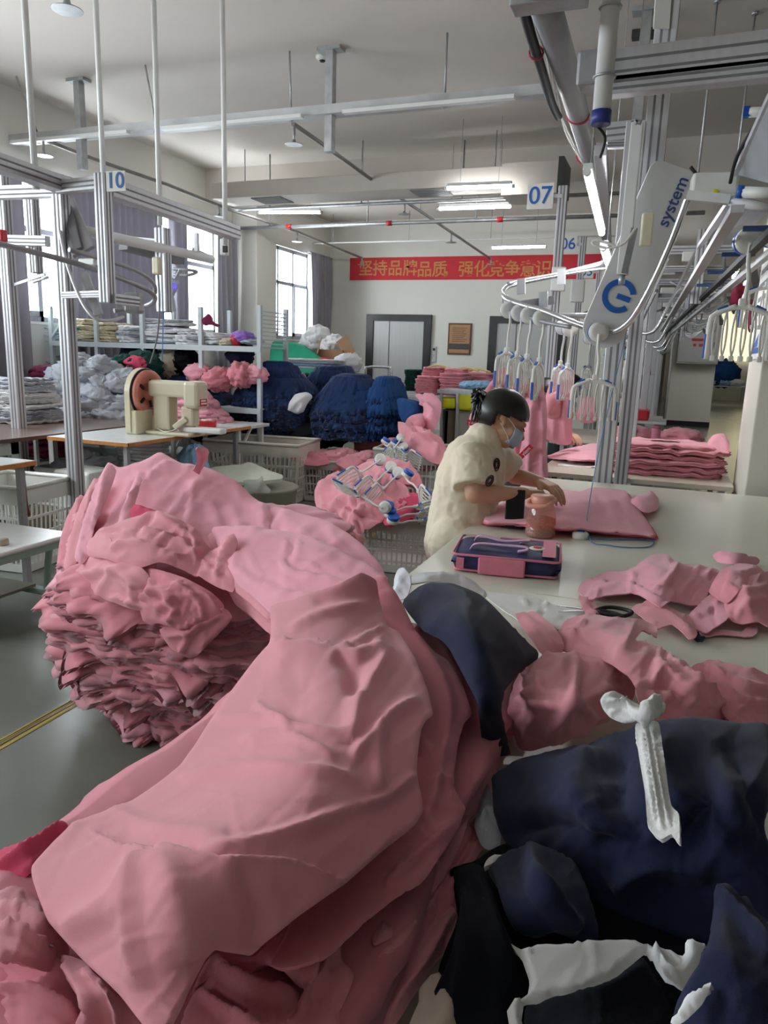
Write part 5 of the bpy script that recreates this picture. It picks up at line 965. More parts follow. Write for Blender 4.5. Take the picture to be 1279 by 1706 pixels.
def shelf_stack(px0, px1, ptop, mats, label, grp, seed, th=.026, mess=.02, nm='folded_garment'):
    a, b = PY(px0, 570, 6.9), PY(px1, 570, 6.9); top = PY((px0+px1)/2, ptop, 6.9)[2]; w = (b[0]-a[0])/2; n = max(1, int((top-SZ)/th))
    rs = np.random.RandomState(seed)
    for k in range(n):
        mt = mats[rs.randint(len(mats))]; me = slabs(nm, mt, .2, .2, .03, 0, .012, .008, 10)[rs.randint(3)]
        tag(obj_from(me, nm, ((a[0]+b[0])/2+rs.uniform(-mess, mess), 6.93+rs.uniform(-mess, mess), SZ+.004+th*(k+.5)), rs.uniform(-.08, .08), (w/.2, 1, 1), (rs.uniform(-.05, .05), rs.uniform(-.08, .08))), label, 'garment', grp)
shelf_stack(66, 98, 548, [WHITEC], 'white folded sheet on the left end of the steel shelf', 'white sheets left on the shelf', 1)
shelf_stack(112, 158, 543, [TEAL], 'teal print folded garment on the steel shelf', 'teal prints on the shelf', 2)
shelf_stack(138, 172, 531, [CREAM], 'cream folded garment in the left cream stack on the shelf', 'left cream stack', 3, .03, .03)
shelf_stack(172, 207, 535, [CREAM], 'cream folded garment in the right cream stack on the shelf', 'right cream stack', 4, .03, .02)
shelf_stack(207, 238, 540, [GREYC, WHITEC], 'pale grey garment between the cream stacks and the shelf upright', 'grey garments by the upright', 5)
shelf_stack(248, 310, 529, [GREYC, WHITEC], 'white folded garment in the high stack right of the shelf upright', 'high white stack', 6, .026, .03)
shelf_stack(300, 340, 549, [WHITEC], 'white folded garment in the low stack on the shelf middle', 'low white stack', 7)
shelf_stack(338, 380, 552, [WHITEC], 'white folded garment near the purple package on the shelf', 'white garments by the package', 8)
shelf_stack(378, 400, 560, [CREAM], 'pale garment under the purple package on the shelf', 'pale garments under the package', 9)
tag(obj_from(blob('package', pm('purple_film', (150, 110, 200), .35, var=.2), 6., 14, .6, .25), 'package', PY(404, 562, 6.85), 0, (.13, .1, .1)), 'purple wrapped package at the right end of the shelf', 'package')
tag(obj_from(blob('package', REDP, 7., 14, .8, .3), 'package', PY(393, 566, 6.8), .4, (.06, .05, .07)), 'small red cloth bag beside the purple package on the shelf', 'bag')
tag(obj_from(blob('garment', GREYC, 9., 14, .5, .3), 'garment', PY(420, 569, 6.85), .2, (.12, .1, .06)), 'grey garment at the very right end of the shelf', 'garment')
rs = np.random.RandomState(21)
for k in range(46):
    px = 70+rs.randint(0, 150); c = PY(px, 600, 6.9+rs.uniform(0, .2)); c[2] = .855+.03*(k % 15)+.015
    mt = [GREYC, GREYC, WHITEC][rs.randint(3)]; tag(obj_from(slabs('folded_garment', mt, .2, .2, .03, 0, .012, .008, 10)[k % 3], 'folded_garment', c, rs.uniform(-.1, .1), (1, .9, 1)), 'grey folded garment stored under the shelf deck, left part', 'garment', 'grey garments under the shelf deck')
for i, (px, py, mt, s, lb) in enumerate(((268, 610, TEAL, .16, 'mottled green bundle under the shelf behind the sewing machine'), (290, 606, CREAM, .17, 'mottled cream bundle under the shelf behind the sewing machine'), (310, 604, BLACKC, .16, 'black bundle under the shelf deck, right of the cream bundle'), (400, 590, NAVY, .14, 'dark blue bundle under the shelf at the right end'), (232, 596, NAVY, .2, 'navy bundle under the shelf deck beside the upright'))):
    c = PY(px, py, 6.95); tag(obj_from(blob('cloth_bundle', mt, 3.+i, 14, .9, .3), 'cloth_bundle', c, i, (s, s*.9, s)), lb, 'bundle')
# ---------------------------------------------------------------- garment heaps and draped stacks on tables in the middle
for nm, x0, x1, y0, y1, lb in (('folding_table', -6.2, -4.35, 5.85, 6.5, 'folding table under the loose grey-white heap'), ('folding_table', -4.75, -3.75, 6.05, 6.6, 'folding table under the short pink stack by the sewing machine'),
                               ('folding_table', -4.75, -3.62, 7.05, 7.9, 'folding table under the left navy mound'), ('folding_table', -3.58, -2.55, 7.05, 7.9, 'folding table under the right navy mound')):
    tt = simple_table(nm, lb, x0, x1, y0, y1, .72, WTOP, None, WPAINT)
    for x in (x0+.06, x1-.06): M().bar((x, y0+.06, .45), (x, y0+.3, .7), .02).build('brace', WPAINT, tt)
c = PY(150, 705, 6.0)
heap_of((c[0], 6.05, .72), .62, .34, .60, 150, .125, 'grey_garment', [GREYC], 'crumpled grey-white garment in the loose heap behind the left post', 'garment', 'loose grey-white heap', seed=9)
c = PY(92, 680, 6.3)
stack((c[0], 6.25, .3), 22, slabs('maroon_garment', MAROON, .3, .25, .03, .06, .02, .012), .042, 'maroon_garment', 'maroon garment leaning between the white stack and the grey heap', 'garment', 'maroon garments', .25, .03, .15, seed=10, path=lambda t: (-.1+.3*t, 0, 0))
c = PY(205, 640, 6.4)
heap_of((c[0], 6.5, .75), .42, .25, .62, 22, .17, 'green_garment', [DGREEN, DGREEN, BLACKC], 'dark green garment heaped behind the sewing machine', 'garment', 'dark green heap', seed=12)
for px, py, s, lb in ((207, 658, .08, 'white label patch on the dark green heap'),): tag(obj_from(blob('label_patch', WHITEC, 2., 12, .5, .3), 'label_patch', PY(px, py, 6.18), 0, (s, s*.4, s)), lb, 'patch')
tag(obj_from(blob('rose_garment', HOTP, 5., 14, .6, .3), 'rose_garment', PY(226, 606, 6.4), 0, (.14, .12, .12)), 'bright rose garment on top of the dark green heap', 'garment')
c = PY(20, 690, 4.9)
stack((c[0]-.1, 5.05, .752), 16, slabs('white_garment', WHITEC, .34, .26, .03, .0, .022, .012, 11)+slabs('white_garment', GREYC, .34, .26, .03, .0, .022, .012, 11), .0235, 'white_garment', 'white garment in the stack on the brown table', 'garment', 'white stack on the brown table', 0, .02, .12, sc=lambda t: 1.08-.28*t*t, seed=14)
# pink stack beside the machine, navy ones behind
a, b = PY(285, 690, 6.3), PY(352, 690, 6.3)
stack(((a[0]+b[0])/2, 6.3, .722), 11, slabs('pink_garment', PINK3, .40, .26, .03, .05, .014, .008, 8), .029, 'pink_garment', 'folded pink garment in the short stack beside the sewing machine', 'garment', 'short pink stack', .08, .015, .05, sc=lambda t: 1.05-.4*t, seed=15, path=lambda t: (-.1*t, 0, 0))
c = PY(345, 640, 6.9)
stack((c[0], 6.95, .70), 17, slabs('navy_garment', DENIM, .42, .3, .03, .22, .02, .012, 10), .027, 'navy_garment', 'navy garment draped over the table edge behind the short pink stack', 'garment', 'draped navy stack', .1, .03, .08, sc=lambda t: 1.1-.35*t, seed=16, path=lambda t: (-.25*t, .05*t, 0))
def draped(px0, px1, ptop, Y, mt, n, label, grp, seed, ry=.40, droop=.15, z0=.74, th=None, nm='navy_garment', flat=.25):
    a, b = PY(px0, 640, Y), PY(px1, 640, Y); top = PY((px0+px1)/2, ptop, Y)[2]; th = th or (top-z0)/n
    stack(((a[0]+b[0])/2, Y+ry*.6, z0+.0), n, slabs(nm, mt, (b[0]-a[0])/2*.92, ry, .03, droop, .028, .012, 13, 150, 2.4), th, nm, label, 'garment', grp, 0, .02, .06, sc=lambda t: 1.04-flat*t**3.6, seed=seed)
draped(378, 512, 602, 6.95, DENIM, 30, 'navy garment in the left big mound hanging over the table', 'left navy mound', 17, flat=.62)
draped(508, 640, 624, 7.0, DENIM, 26, 'navy garment in the right big mound hanging over the table', 'right navy mound', 18, flat=.5)
draped(600, 668, 628, 7.05, DENIM2, 20, 'brighter blue garment at the right end of the navy mounds', 'bright blue mound', 19, ry=.36, flat=.4)
draped(505, 575, 608, 7.8, DENIM, 8, 'navy garment lying behind and between the two navy mounds', 'navy between the mounds', 20, z0=1.0, flat=.2)
tag(relief('white_garment', WHITEC, [(470, 688), (478, 672), (490, 656), (510, 652), (520, 660), (512, 672), (504, 688), (490, 692)], [(470, 688, 'Y', 6.9), (510, 652, 'Y', 6.9), (504, 688, 'Y', 6.88), (492, 672, 'Y', 6.84)], [([(480, 685), (495, 668), (515, 658)], 'k', 7, .03), ([(495, 690), (505, 672)], 'k', 5, .02)], 4, .03, .01, 8, 6, .03, 151.), 'white garment squeezed between the two navy mounds', 'garment')
tag(relief('white_cloth', WHITEC, [(453, 742), (456, 705), (460, 698), (466, 722), (468, 744)], [(453, 742, 'Y', 6.9), (460, 698, 'Y', 6.9), (468, 744, 'Y', 6.9)], [], 4, .01, .003, 8, 3, .01, 152.), 'white cloth corner hanging below the left navy mound', 'cloth')
tag(obj_from(blob('black_bundle', BLACKC, 6., 18, .45, .3), 'black_bundle', PY(512, 722, 7.2), .1, (.42, .3, .36)), 'black bundle on the rack below the navy mounds', 'bundle')
t = thing('low_rack', 'low pale rack beneath the black bundle under the navy tables', 'rack', (-3.4, 7.3, 0))
for k in range(6): M().box2((-3.95, 7.05+.1*k, .36), (-2.75, 7.09+.1*k, .38)).build('slat', WPAINT, t)
for x in (-3.9, -2.8):
    for y in (7.08, 7.55): M().box2((x-.015, y-.015, 0), (x+.015, y+.015, .36)).build('leg', WPAINT, t)
for k in range(8): tag(obj_from(slabs('pink_garment', PINK2, .26, .2, .03, .02)[k % 3], 'pink_garment', (PY(632, 720, 7.5)[0], 7.5, .40+.028*k), .05*k), 'deep pink garment stacked under the right navy table', 'garment', 'pink garments under the navy table')
tag(M().box2((-2.95, 7.25, 0), (-2.4, 7.75, .385), bev=.02).build('crate', GRYPL), 'grey crate carrying deep pink garments under the right navy table', 'crate')
# pink behind: along the shelf end and on the tables
for i, (px, py, s, mt, lb) in enumerate(((332, 598, .22, PINK3, 'pale pink garment lying before the shelf upright'), (368, 608, .25, PINK2, 'rose-pink crumpled garment before the shelf'), (402, 600, .27, PINK2, 'peaked pink garment before the right shelf end'), (425, 600, .2, PINK3, 'pale pink garment behind the left navy mound'), (452, 599, .14, PINK2, 'small pink garment left of the bent worker'), (500, 606, .12, PINK2, 'pink garment right of the bent worker'))):
    tag(obj_from(blob('pink_garment', mt, 4.+i*2, 16, .75, .35), 'pink_garment', PY(px, py+24, 6.75 if px < 440 else 7.3), i, (s*.7, s*.5, s*.62)), lb, 'garment')
t = simple_table('work_table', 'back table with the green sheet and white bags under the window', -6.5, -4.6, 10.4, 11.4, .78, WTOP, None, WPAINT)
tag(relief('green_sheet', GREEN, [(448, 612), (449, 575), (455, 564), (480, 566), (500, 568), (525, 585), (545, 600), (550, 615), (500, 618)], [(448, 612, 'Y', 10.4), (455, 564, 'Y', 10.9), (500, 568, 'Y', 10.9), (550, 615, 'Y', 10.4), (490, 590, 'Y', 10.6)], [([(460, 570), (500, 580), (540, 605)], 'k', 10, .04), ([(455, 590), (490, 600)], 'k', 8, .04)], 5, .05, .015, 4, 8, .05, 153.), 'green sheet covering a pile under the far window', 'sheet')
for i, (px, py, s) in enumerate(((520, 572, .2), (530, 560, .2), (545, 578, .17), (556, 572, .17), (562, 582, .12))):
    tag(obj_from(blob('plastic_bag', WHITEC, 2.+i*3, 14, .8, .3), 'plastic_bag', PY(px, py, 11.2), i, (s, s*.8, s)), 'white plastic bag piled beside the green sheet', 'bag', 'white bags by the green sheet')
tag(M().box2((-6.3, 10.55, .78), (-5.0, 11.2, 1.12), bev=.08).build('cloth_bundle', DGREEN), 'dark green bundle hidden under the green sheet', 'bundle')
t = thing('carton', 'open brown carton right of the white bags under the far window', 'box', PY(552, 615, 11.0)); CB = pm('cardboard', (158, 124, 92), .85, var=.06)
c = PY(553, 600, 11.0); M().box(c, (.42, .35, .32), Rz(.2)).build('body', CB, t); M().bar(c+[.2, -.1, .16], c+[.36, -.1, .27], .3, .008, (0, 1, 0)).build('flap', CB, t); M().bar(c+[-.18, -.15, .16], c+[-.1, -.25, .22], .3, .008, (1, 0, 0)).build('flap', CB, t)
tag(M().box(PY(538, 598, 10.6), (.2, .1, .05), bev=.01).build('red_folder', REDP), 'red packet in front of the brown carton', 'packet')
for k in range(4): tag(obj_from(slabs('folded_sheet', (WHITEC, LBLUE, GREYC, WHITEC)[k], .38, .2, .03)[k % 3], 'folded_sheet', PY(525, 612, 8.6)+[0, 0, .03*k], .05), 'pale folded sheet lying behind the navy mounds', 'sheet', 'pale sheets behind the navy')
tag(obj_from(blob('white_bundle', WHITEC, 8., 16, .8, .3), 'white_bundle', PY(580, 605, 8.8), 0, (.17, .14, .15)), 'white bundle in front of the elevator, left of the trolley handle', 'bundle')
t = thing('trolley', 'hand trolley with a bent tube handle before the left elevator', 'trolley', PY(630, 700, 9.0)*[1, 1, 0])
M().tube(crom([PY(609, 700, 9.0), PY(609, 622, 9.0), PY(613, 612, 9.0), PY(645, 612, 9.0), PY(651, 622, 9.0), PY(651, 700, 9.0)], 5), .018, 8).build('handle', CHROME, t)
M().box2(PY(605, 700, 9.0)*[1, 1, 0]+[0, -.3, .1], PY(655, 700, 9.0)*[1, 1, 0]+[0, .3, .14]).build('deck', STEEL, t)
for px in (610, 650):
    for yy in (-.25, .25): c = PY(px, 700, 9.0)*[1, 1, 0]+[0, yy, .05]; M().tube([c-[.02, 0, 0], c+[.02, 0, 0]], .05, 12).build('wheel', BLACK, t)
# neat pink stacks on the far table
simple_table('folding_table', 'high folding table under the neat pink stacks', -3.35, -1.7, 8.3, 9.35, .995, WTOP, None, WPAINT)
def far_stack(px0, px1, ptop, pbot, Y, mt, label, grp, seed, nm='pink_garment', th=.03):
    a, b = PY(px0, pbot, Y), PY(px1, pbot, Y); top = PY((px0+px1)/2, ptop, Y)[2]; z0 = .998; n = max(1, round((top-z0)/th))
    stack(((a[0]+b[0])/2, Y+.15, z0), n, slabs(nm, mt, (b[0]-a[0])/2*.97, .17, .034, 0, .012, .008, 9), (top-z0)/n, nm, label, 'garment', grp, 0, .012, .04, seed=seed)
far_stack(688, 728, 627, 650, 8.5, PINK2, 'pink garment in the low front-left neat stack', 'front-left neat stack', 30)
far_stack(728, 778, 622, 652, 8.5, PINK2, 'pink garment in the front-middle neat stack', 'front-middle neat stack', 31)
far_stack(700, 735, 612, 627, 8.85, PINK2, 'pink garment in the rear-left neat stack', 'rear-left neat stack', 32)
far_stack(735, 778, 614, 624, 8.85, PINK, 'pink garment in the rear-middle neat stack', 'rear-middle neat stack', 33)
far_stack(776, 822, 621, 640, 8.85, PINK, 'pink garment in the rear-right neat stack behind the blue cloth', 'rear-right neat stack', 34)
far_stack(672, 700, 616, 632, 9.1, DGREEN, 'dark green garment left of the neat pink stacks', 'green stack', 35, 'green_garment')
for i in range(4): tag(obj_from(blobs('blue_cloth', LBLUE)[i], 'blue_cloth', PY(782+9*i, 642, 8.4), i, (.11, .09, .09)), 'pale blue print cloth at the right of the neat pink stacks', 'garment', 'pale blue cloths')
for i, (px, py) in enumerate(((728, 612), (775, 616), (795, 618))): tag(M().tube(crom([PY(px-22, py+2, 8.9), PY(px, py-3, 8.95), PY(px+22, py+2, 8.9)], 5), .012, 6).build('yellow_tape', pm('yellow_tape', (206, 190, 110), .6)), 'yellow tape strip lying on the neat pink stacks', 'tape', 'yellow tapes')
t = thing('glass_stand', 'grey metal stand below the neat pink stacks holding yellow items', 'stand', PY(760, 720, 7.9)*[1, 1, 0])
for px in (735, 762, 788): M().bar(PY(px, 655, 7.9), PY(px, 760, 7.9), .03).build('post', STEEL, t)
M().box2(PY(728, 655, 7.9), PY(800, 655, 7.9)+[0, .5, .02]).build('shelf', STEEL, t)
for i, (px, py, w, h) in enumerate(((780, 668, .22, .20), (748, 671, .2, .12))): tag(M().box(PY(px, py, 8.0), (w, .2, h), bev=.03).build('yellow_container', YELLOW), ('large yellow-green container on the grey stand', 'small yellow-green container on the grey stand')[i], 'container')
for i, (px, mt, w) in enumerate(((752, pm('brown_board', (120, 104, 84), .85), .14), (775, GRYPL, .2), (745, DARKM, .1))): tag(M().box(PY(px, 712, 8.1), (w, .2, .42), bev=.02).build('carton', mt), ('brown upright carton below the yellow containers', 'grey plastic roll below the large yellow container', 'dark carton at the left of the grey stand')[i], 'box')
# twisted pink mass left of the woman
for i, (pl, ct, fo, mt, lb) in enumerate((
 ([(690, 655), (720, 652), (735, 668), (733, 690), (725, 712), (700, 725), (680, 720), (672, 700), (700, 690), (705, 675)], [(690, 655, 'Y', 6.9), (735, 668, 'Y', 6.8), (680, 720, 'Y', 6.6), (715, 690, 'Y', 6.6)], [([(695, 665), (722, 690), (712, 715)], 'k', 8, .05), ([(680, 710), (705, 700), (730, 690)], 's', 8, .04)], PINK3, 'pink garments sliding down from the neat stacks, left of the woman'),
 ([(662, 700), (690, 705), (720, 715), (740, 735), (748, 760), (738, 772), (720, 768), (700, 758), (678, 750), (665, 730)], [(662, 700, 'Y', 6.5), (720, 715, 'Y', 6.4), (748, 760, 'Y', 6.1), (678, 750, 'Y', 6.1), (705, 735, 'Y', 6.1)], [([(670, 710), (700, 735), (740, 762)], 'k', 8, .06), ([(680, 740), (715, 730), (740, 740)], 'k', 7, .05), ([(690, 710), (720, 740), (725, 765)], 'k', 6, .05)], PINK, 'twisted pink garment over the back basket, left of the woman'),
 ([(660, 665), (680, 662), (702, 668), (705, 680), (690, 700), (672, 708), (662, 690)], [(660, 665, 'Y', 6.9), (705, 680, 'Y', 6.8), (672, 708, 'Y', 6.7), (682, 680, 'Y', 6.7)], [([(668, 670), (690, 680), (680, 700)], 'k', 7, .04)], DENIM2, 'blue garment between the navy mound and the twisted pink'),
 ([(680, 690), (705, 685), (715, 700), (700, 715), (672, 725), (668, 712)], [(680, 690, 'Y', 6.7), (715, 700, 'Y', 6.6), (672, 725, 'Y', 6.5), (692, 705, 'Y', 6.4)], [([(685, 695), (700, 705), (680, 720)], 'k', 6, .04)], PINK2, 'deep pink knot of cloth under the blue garment'))):
    tag(relief('pink_garment' if mt is not DENIM2 else 'blue_garment', mt, pl, ct, fo, 4, .04, .008, 6, 6, .02, 160.+i, auto=.02), lb, 'garment')
for i in range(10):
    tag(obj_from(blobs('pink_garment', PINK2)[i % 4], 'pink_garment', (-2.1+.11*(i % 5)-.25, 6.4+.15*(i//5), .48+.06*(i % 3)), i, (.15, .14, .12)), 'pink garment filling the back basket left of the woman', 'garment', 'pinks in the back basket')
for i in range(12):
    tag(obj_from(blobs('pink_garment', PINK)[i % 4], 'pink_garment', (-3.2+.1*(i % 6)-.02, 6.6+.22*(i//6), .32+.05*(i % 3)+(.08 if i in (0, 6) else 0)), i*1.7, (.16, .14, .12)), 'pink garment in the basket behind the hangers', 'garment', 'pinks in the middle basket')
# ================================================================ ceiling services
def tubeY(pts, r, name, mat, parent, n=10): return M().tube(pts, r, n).build(name, mat, parent)
GTRAY = pm('galvanised_tray', (188, 190, 190), .5, metal=.35, var=.12, vs=5)
t = thing('cable_tray', 'galvanised cable tray crossing under the ceiling, hung on rods and struts', 'cable tray', (-3, 6.5, 3.5))
M().box2((-6.77, 6.42, 3.50), (9, 6.58, 3.575)).build('tray', GTRAY, t)
for k in range(3): M().box2((-6.7+1.9*k, 6.36, 3.47), (-5.2+1.9*k, 6.42, 3.50)).build('light_housing', WPAINT, t)
for x in (-5.88, -3.08, -.45): M().box2((x-.035, 6.46, 3.2), (x+.035, 6.54, CEIL)).box2((x-.11, 6.44, CEIL-.03), (x+.11, 6.56, CEIL)).build('strut', STEEL, t)
for px, py in ((27, 127), (242, 108), (482, 85), (745, 55)):
    a = Pz(px, py, CEIL); r = M().tube([a, (a[0], 6.5, 3.57)], .009, 6).build('hanger_rod', STEEL, t)
    M().tube([(a[0]+.035*math.cos(q), 6.5, 3.535+.05*math.sin(q)) for q in np.linspace(0, 6.28, 12, endpoint=False)], .008, 5, closed=True).build('clamp_ring', STEEL, r)
def sprinkler(c, parent, drop=.16):
    c = np.asarray(c, float); o = M().tube([c, c-[0, 0, drop]], .013, 8).build('drop_pipe', STEEL, parent)
    M().lathe(c-[0, 0, drop+.03], [(.085, 0), (.09, .004), (.02, .02), (.012, .05), (.001, .05)], 20).build('sprinkler_head', STEEL, o)
PIPEM = pm('grey_pipe', (150, 148, 144), .5, metal=.3, var=.1)
for nm, pts, heads, lb in (('sprinkler_pipe', [PY(488, 206, 6.9), PY(545, 246, 7.7), PY(620, 300, 9.0), PY(700, 352, 10.8), PY(818, 432, 14.2)], [(490, 212, 7.0, .13), (674, 338, 10.1, .12), (752, 388, 12.0, .12), (818, 430, 14.1, .1)], 'grey sprinkler pipe running towards the middle of the banner'),
                           ('sprinkler_pipe', [PY(72, 232, 6.4), PY(145, 261, 6.9), PY(280, 308, 8.0), PY(378, 348, 9.2), PY(495, 386, 11.4), PY(603, 430, 14.2)], [(72, 234, 6.4, .12), (365, 343, 9.0, .11), (495, 387, 11.4, .12), (603, 430, 14.1, .1)], 'grey sprinkler pipe running along the windows to the left end of the banner')):
    z = np.mean([p[2] for p in pts]); t = thing(nm, lb, 'pipe', pts[0]); tubeY(pts, .021, 'pipe', PIPEM, t)
    for px, py, Y, dr in heads: sprinkler(PY(px, py, Y), t, dr)
    for i in (1, 3): M().tube([pts[i], (pts[i][0], pts[i][1], 3.62 if 9.9 < pts[i][1] < 10.5 else CEIL)], .006, 6).build('hanger_rod', STEEL, t)
t = thing('smoke_detector', 'metal sprinkler rosette at the top left of the ceiling', 'sprinkler', Pz(112, 12, CEIL-.1))
c = PY(112, 12, 4.3); tubeY([c, (c[0], c[1], CEIL)], .02, 'stem', PIPEM, t); M().lathe(c-[0, 0, .02], [(.1, 0), (.1, .006), (.03, .03), (.02, .06), (.001, .06)], 20).build('disc', STEEL, t)
t = thing('detector', 'small white detector on the ceiling by the galvanised strut', 'detector', Pz(537, 93, CEIL)); M().lathe(Pz(537, 93, CEIL)-[0, 0, .04], [(.04, 0), (.06, .02), (.06, .04)], 16).build('body', WPLAS, t); M().lathe(Pz(537, 93, CEIL)-[0, 0, .05], [(.02, 0), (.03, .012)], 12).build('sensor', BLACK, t)
# air duct with grilles in the far bay
DUCT = pm('duct_paint', (196, 188, 178), .7, var=.04, vs=4)
t = thing('air_duct', 'long pale air duct hanging across the hall before the beam', 'duct', (-3.8, 9.2, 3.45))
M().box2((-5.97, 8.95, 3.40), (-1.62, 9.5, 3.60), bev=.01).build('duct', DUCT, t); M().box2((-2.05, 8.94, 3.28), (-1.42, 9.52, 3.62)).build('duct_end', DUCT, t)
M().box2((-1.42, 8.94, 3.30), (-1.36, 9.52, 3.66)).build('flange', DARKM, t)
for x in (-5.6, -3.9, -2.2): M().tube([(x, 9.2, 3.6), (x, 9.2, CEIL)], .008, 6).build('hanger_rod', STEEL, t)
GRILLE = pm('grille', (120, 120, 118), .6, metal=.2)
for px, py in ((455, 325), (720, 313)):
    p = PY(px, py, 9.2); g = M()
    for k in range(8): g.box2((p[0]-.22, 9.0+.05*k, 3.385), (p[0]+.22, 9.02+.05*k, 3.40))
    g.build('grille', GRILLE, t)
for nm, px0, px1, py, Y, r, lb in (('service_pipe', 385, 872, 350, 9.5, .022, 'thin steel trunking below the air duct'), ('service_pipe', 380, 905, 381, 10.6, .026, 'grey pipe with red couplings crossing before the banner'), ('service_pipe', 500, 900, 406, 13.6, .014, 'thin white pipe just above the banner')):
    a, b = PY(px0, py, Y), PY(px1, py, Y); b[2] = a[2]; t = thing(nm, lb, 'pipe', a); M().tube([a, b+[2.0, 0, 0]], r, 8).build('pipe', STEEL if r > .02 else WPAINT, t)
    for k in range(3):
        x = a[0]+(b[0]-a[0])*(.15+.33*k); M().tube([(x, Y, a[2]), (x, Y, 3.62 if 9.95 < Y < 10.5 else CEIL)], .012 if r > .02 else .006, 6).build('hanger_rod', STEEL, t)
        if r == .026: M().tube([(x+.3, Y, a[2]), (x+.38, Y, a[2])], .036, 10).build('coupling', REDP, t)
# fluorescent lamps
tube_lamp(PY(433, 354, 10.0), PY(533, 354, 10.0), 'lit tube lamp left of centre, under the duct', 3.62)
tube_lamp(PY(732, 348, 9.6), PY(850, 344, 9.6), 'lit tube lamp below the middle of the duct', CEIL)
tube_lamp(PY(820, 413, 12.5), PY(908, 411, 12.5), 'lit tube lamp just above the banner end', CEIL)
tube_lamp(PY(745, 314, 8.7), PY(852, 310, 8.7), 'lit tube lamp beside the grille of the duct', CEIL)
tube_lamp(PY(470, 325, 9.35), PY(528, 324, 9.35), 'short lit lamp glowing at the left duct grille', 3.5)
tube_lamp(PY(978, 288, 4.45), PY(1002, 388, 5.75), 'long lit tube lamp hanging end-on over the cutting line', CEIL, r=.016)
tube_lamp(PY(1005, 415, 4.9), PY(1030, 492, 5.9), 'half-hidden lit tube lamp beside the tilted white arm', CEIL)
for k in range(8): tube_lamp((.9 if k % 2 else 3.4, 12.5+2.4*k, 3.1), (.9 if k % 2 else 3.4, 13.7+2.4*k, 3.1), 'added lit tube lamp brightening the deep hall on the right', CEIL)['group'] = 'added tube lamps in the deep hall'  # added lamps, put in because the deep hall was dark
for k in range(3): tube_lamp((.2+.5*k, 16.2, 3.1), (.2+.5*k, 17.4, 3.1), 'added lit tube lamp brightening the deep hall on the right', CEIL)['group'] = 'added tube lamps in the deep hall'  # more added lamps, to brighten the far pillar and its cabinet
# white hanger pipes dropping from the ceiling at the left
for i, (px, py0, py1, Y) in enumerate(((58, -20, 285, 3.6), (172, 120, 292, 4.6), (266, 70, 352, 4.9), (375, 40, 385, 5.2))):
    a = PY(px, py1, Y); t = thing('hanger_pipe', ('white ceiling pipe over the left end of the frame', 'white ceiling pipe behind the number 10 sign', 'white ceiling pipe between sign and window pillar', 'white ceiling pipe at the right end of the left frame')[i], 'pipe', a)
    M().tube([(a[0], a[1], a[2]-.1), (a[0], a[1], CEIL)], .019, 10).build('pipe', WPAINT, t); M().lathe((a[0], a[1], CEIL-.02), [(.05, 0), (.05, .02)], 14).build('flange', WPAINT, t)
# ================================================================ curtains
CURT = pm('grey_curtain', (168, 166, 174), .85, var=.05, vs=5, bump=.1, bs=300)
_nt = CURT.node_tree; _tr = _nt.nodes.new('ShaderNodeBsdfTranslucent'); _tr.inputs[0].default_value = lin((176, 172, 182))+(1,); _mx = _nt.nodes.new('ShaderNodeMixShader'); _mx.inputs[0].default_value = .22
_nt.links.new(_nt.nodes['Principled BSDF'].outputs[0], _mx.inputs[1]); _nt.links.new(_tr.outputs[0], _mx.inputs[2]); _nt.links.new(_mx.outputs[0], _nt.nodes['Material Output'].inputs[0])
def curtain(label, y0, y1, z0, z1, x=-6.62, w=.05, per=.13, gather=0.):
    n = int((y1-y0)/.015)+2; G = []; ph = y0*7
    for i in range(n):
        y = y0+(y1-y0)*i/(n-1); row = []
        for j in range(12):
            v = j/11; yy = y+gather*(y0+(y1-y0)*.5-y)*math.sin(math.pi*v)*.0+(gather*v*(y0-y)); row.append((x+w*math.sin(y/per*6.28+ph+.4*math.sin(3*v))*(.6+.4*v)+.02*math.sin(y*9+v*3), yy, z1+(z0-z1)*v))
        G.append(row)
    t = thing('curtain', label, 'curtain', (x, (y0+y1)/2, z0)); c = M().grid(G, True).build('fabric', CURT, t); c.modifiers.new('t', 'SOLIDIFY').thickness = .004
    M().tube([(x, y0-.05, z1+.01), (x, y1+.05, z1+.01)], .014, 8).build('rod', STEEL, t)
    for y in (y0, y1): M().box2((WX, y-.012, z1-.002), (x+.01, y+.012, z1+.022)).build('wall_bracket', STEEL, t)
    r = M()
    for k in range(int((y1-y0)/.11)): r.tube([(x+.02*math.cos(a), y0+.05+.11*k, z1+.005+.02*math.sin(a)) for a in np.linspace(0, 6.28, 10, endpoint=False)], .003, 4, closed=True)
    r.build('ring_row', STEEL, t)
curtain('grey curtain hanging at the window pillar, right of the steel frame', 10.02, 10.62, 1.15, 3.28)
curtain('grey curtain at the corner beside the far window', 13.2, 14.1, 1.5, 3.3)
curtain('grey curtain behind the tilted arm of the left frame', 6.95, 8.75, .8, 3.28)
curtain('grey curtain falling at the far left behind the posts', 5.1, 6.12, .1, 3.28, per=.2, w=.07)
curtain('grey curtain tied back beside the far left window bay', 6.2, 6.4, .3, 3.28, per=.17)
curtain('narrow grey curtain between the two lit panes', 8.95, 9.25, 1.2, 3.28)
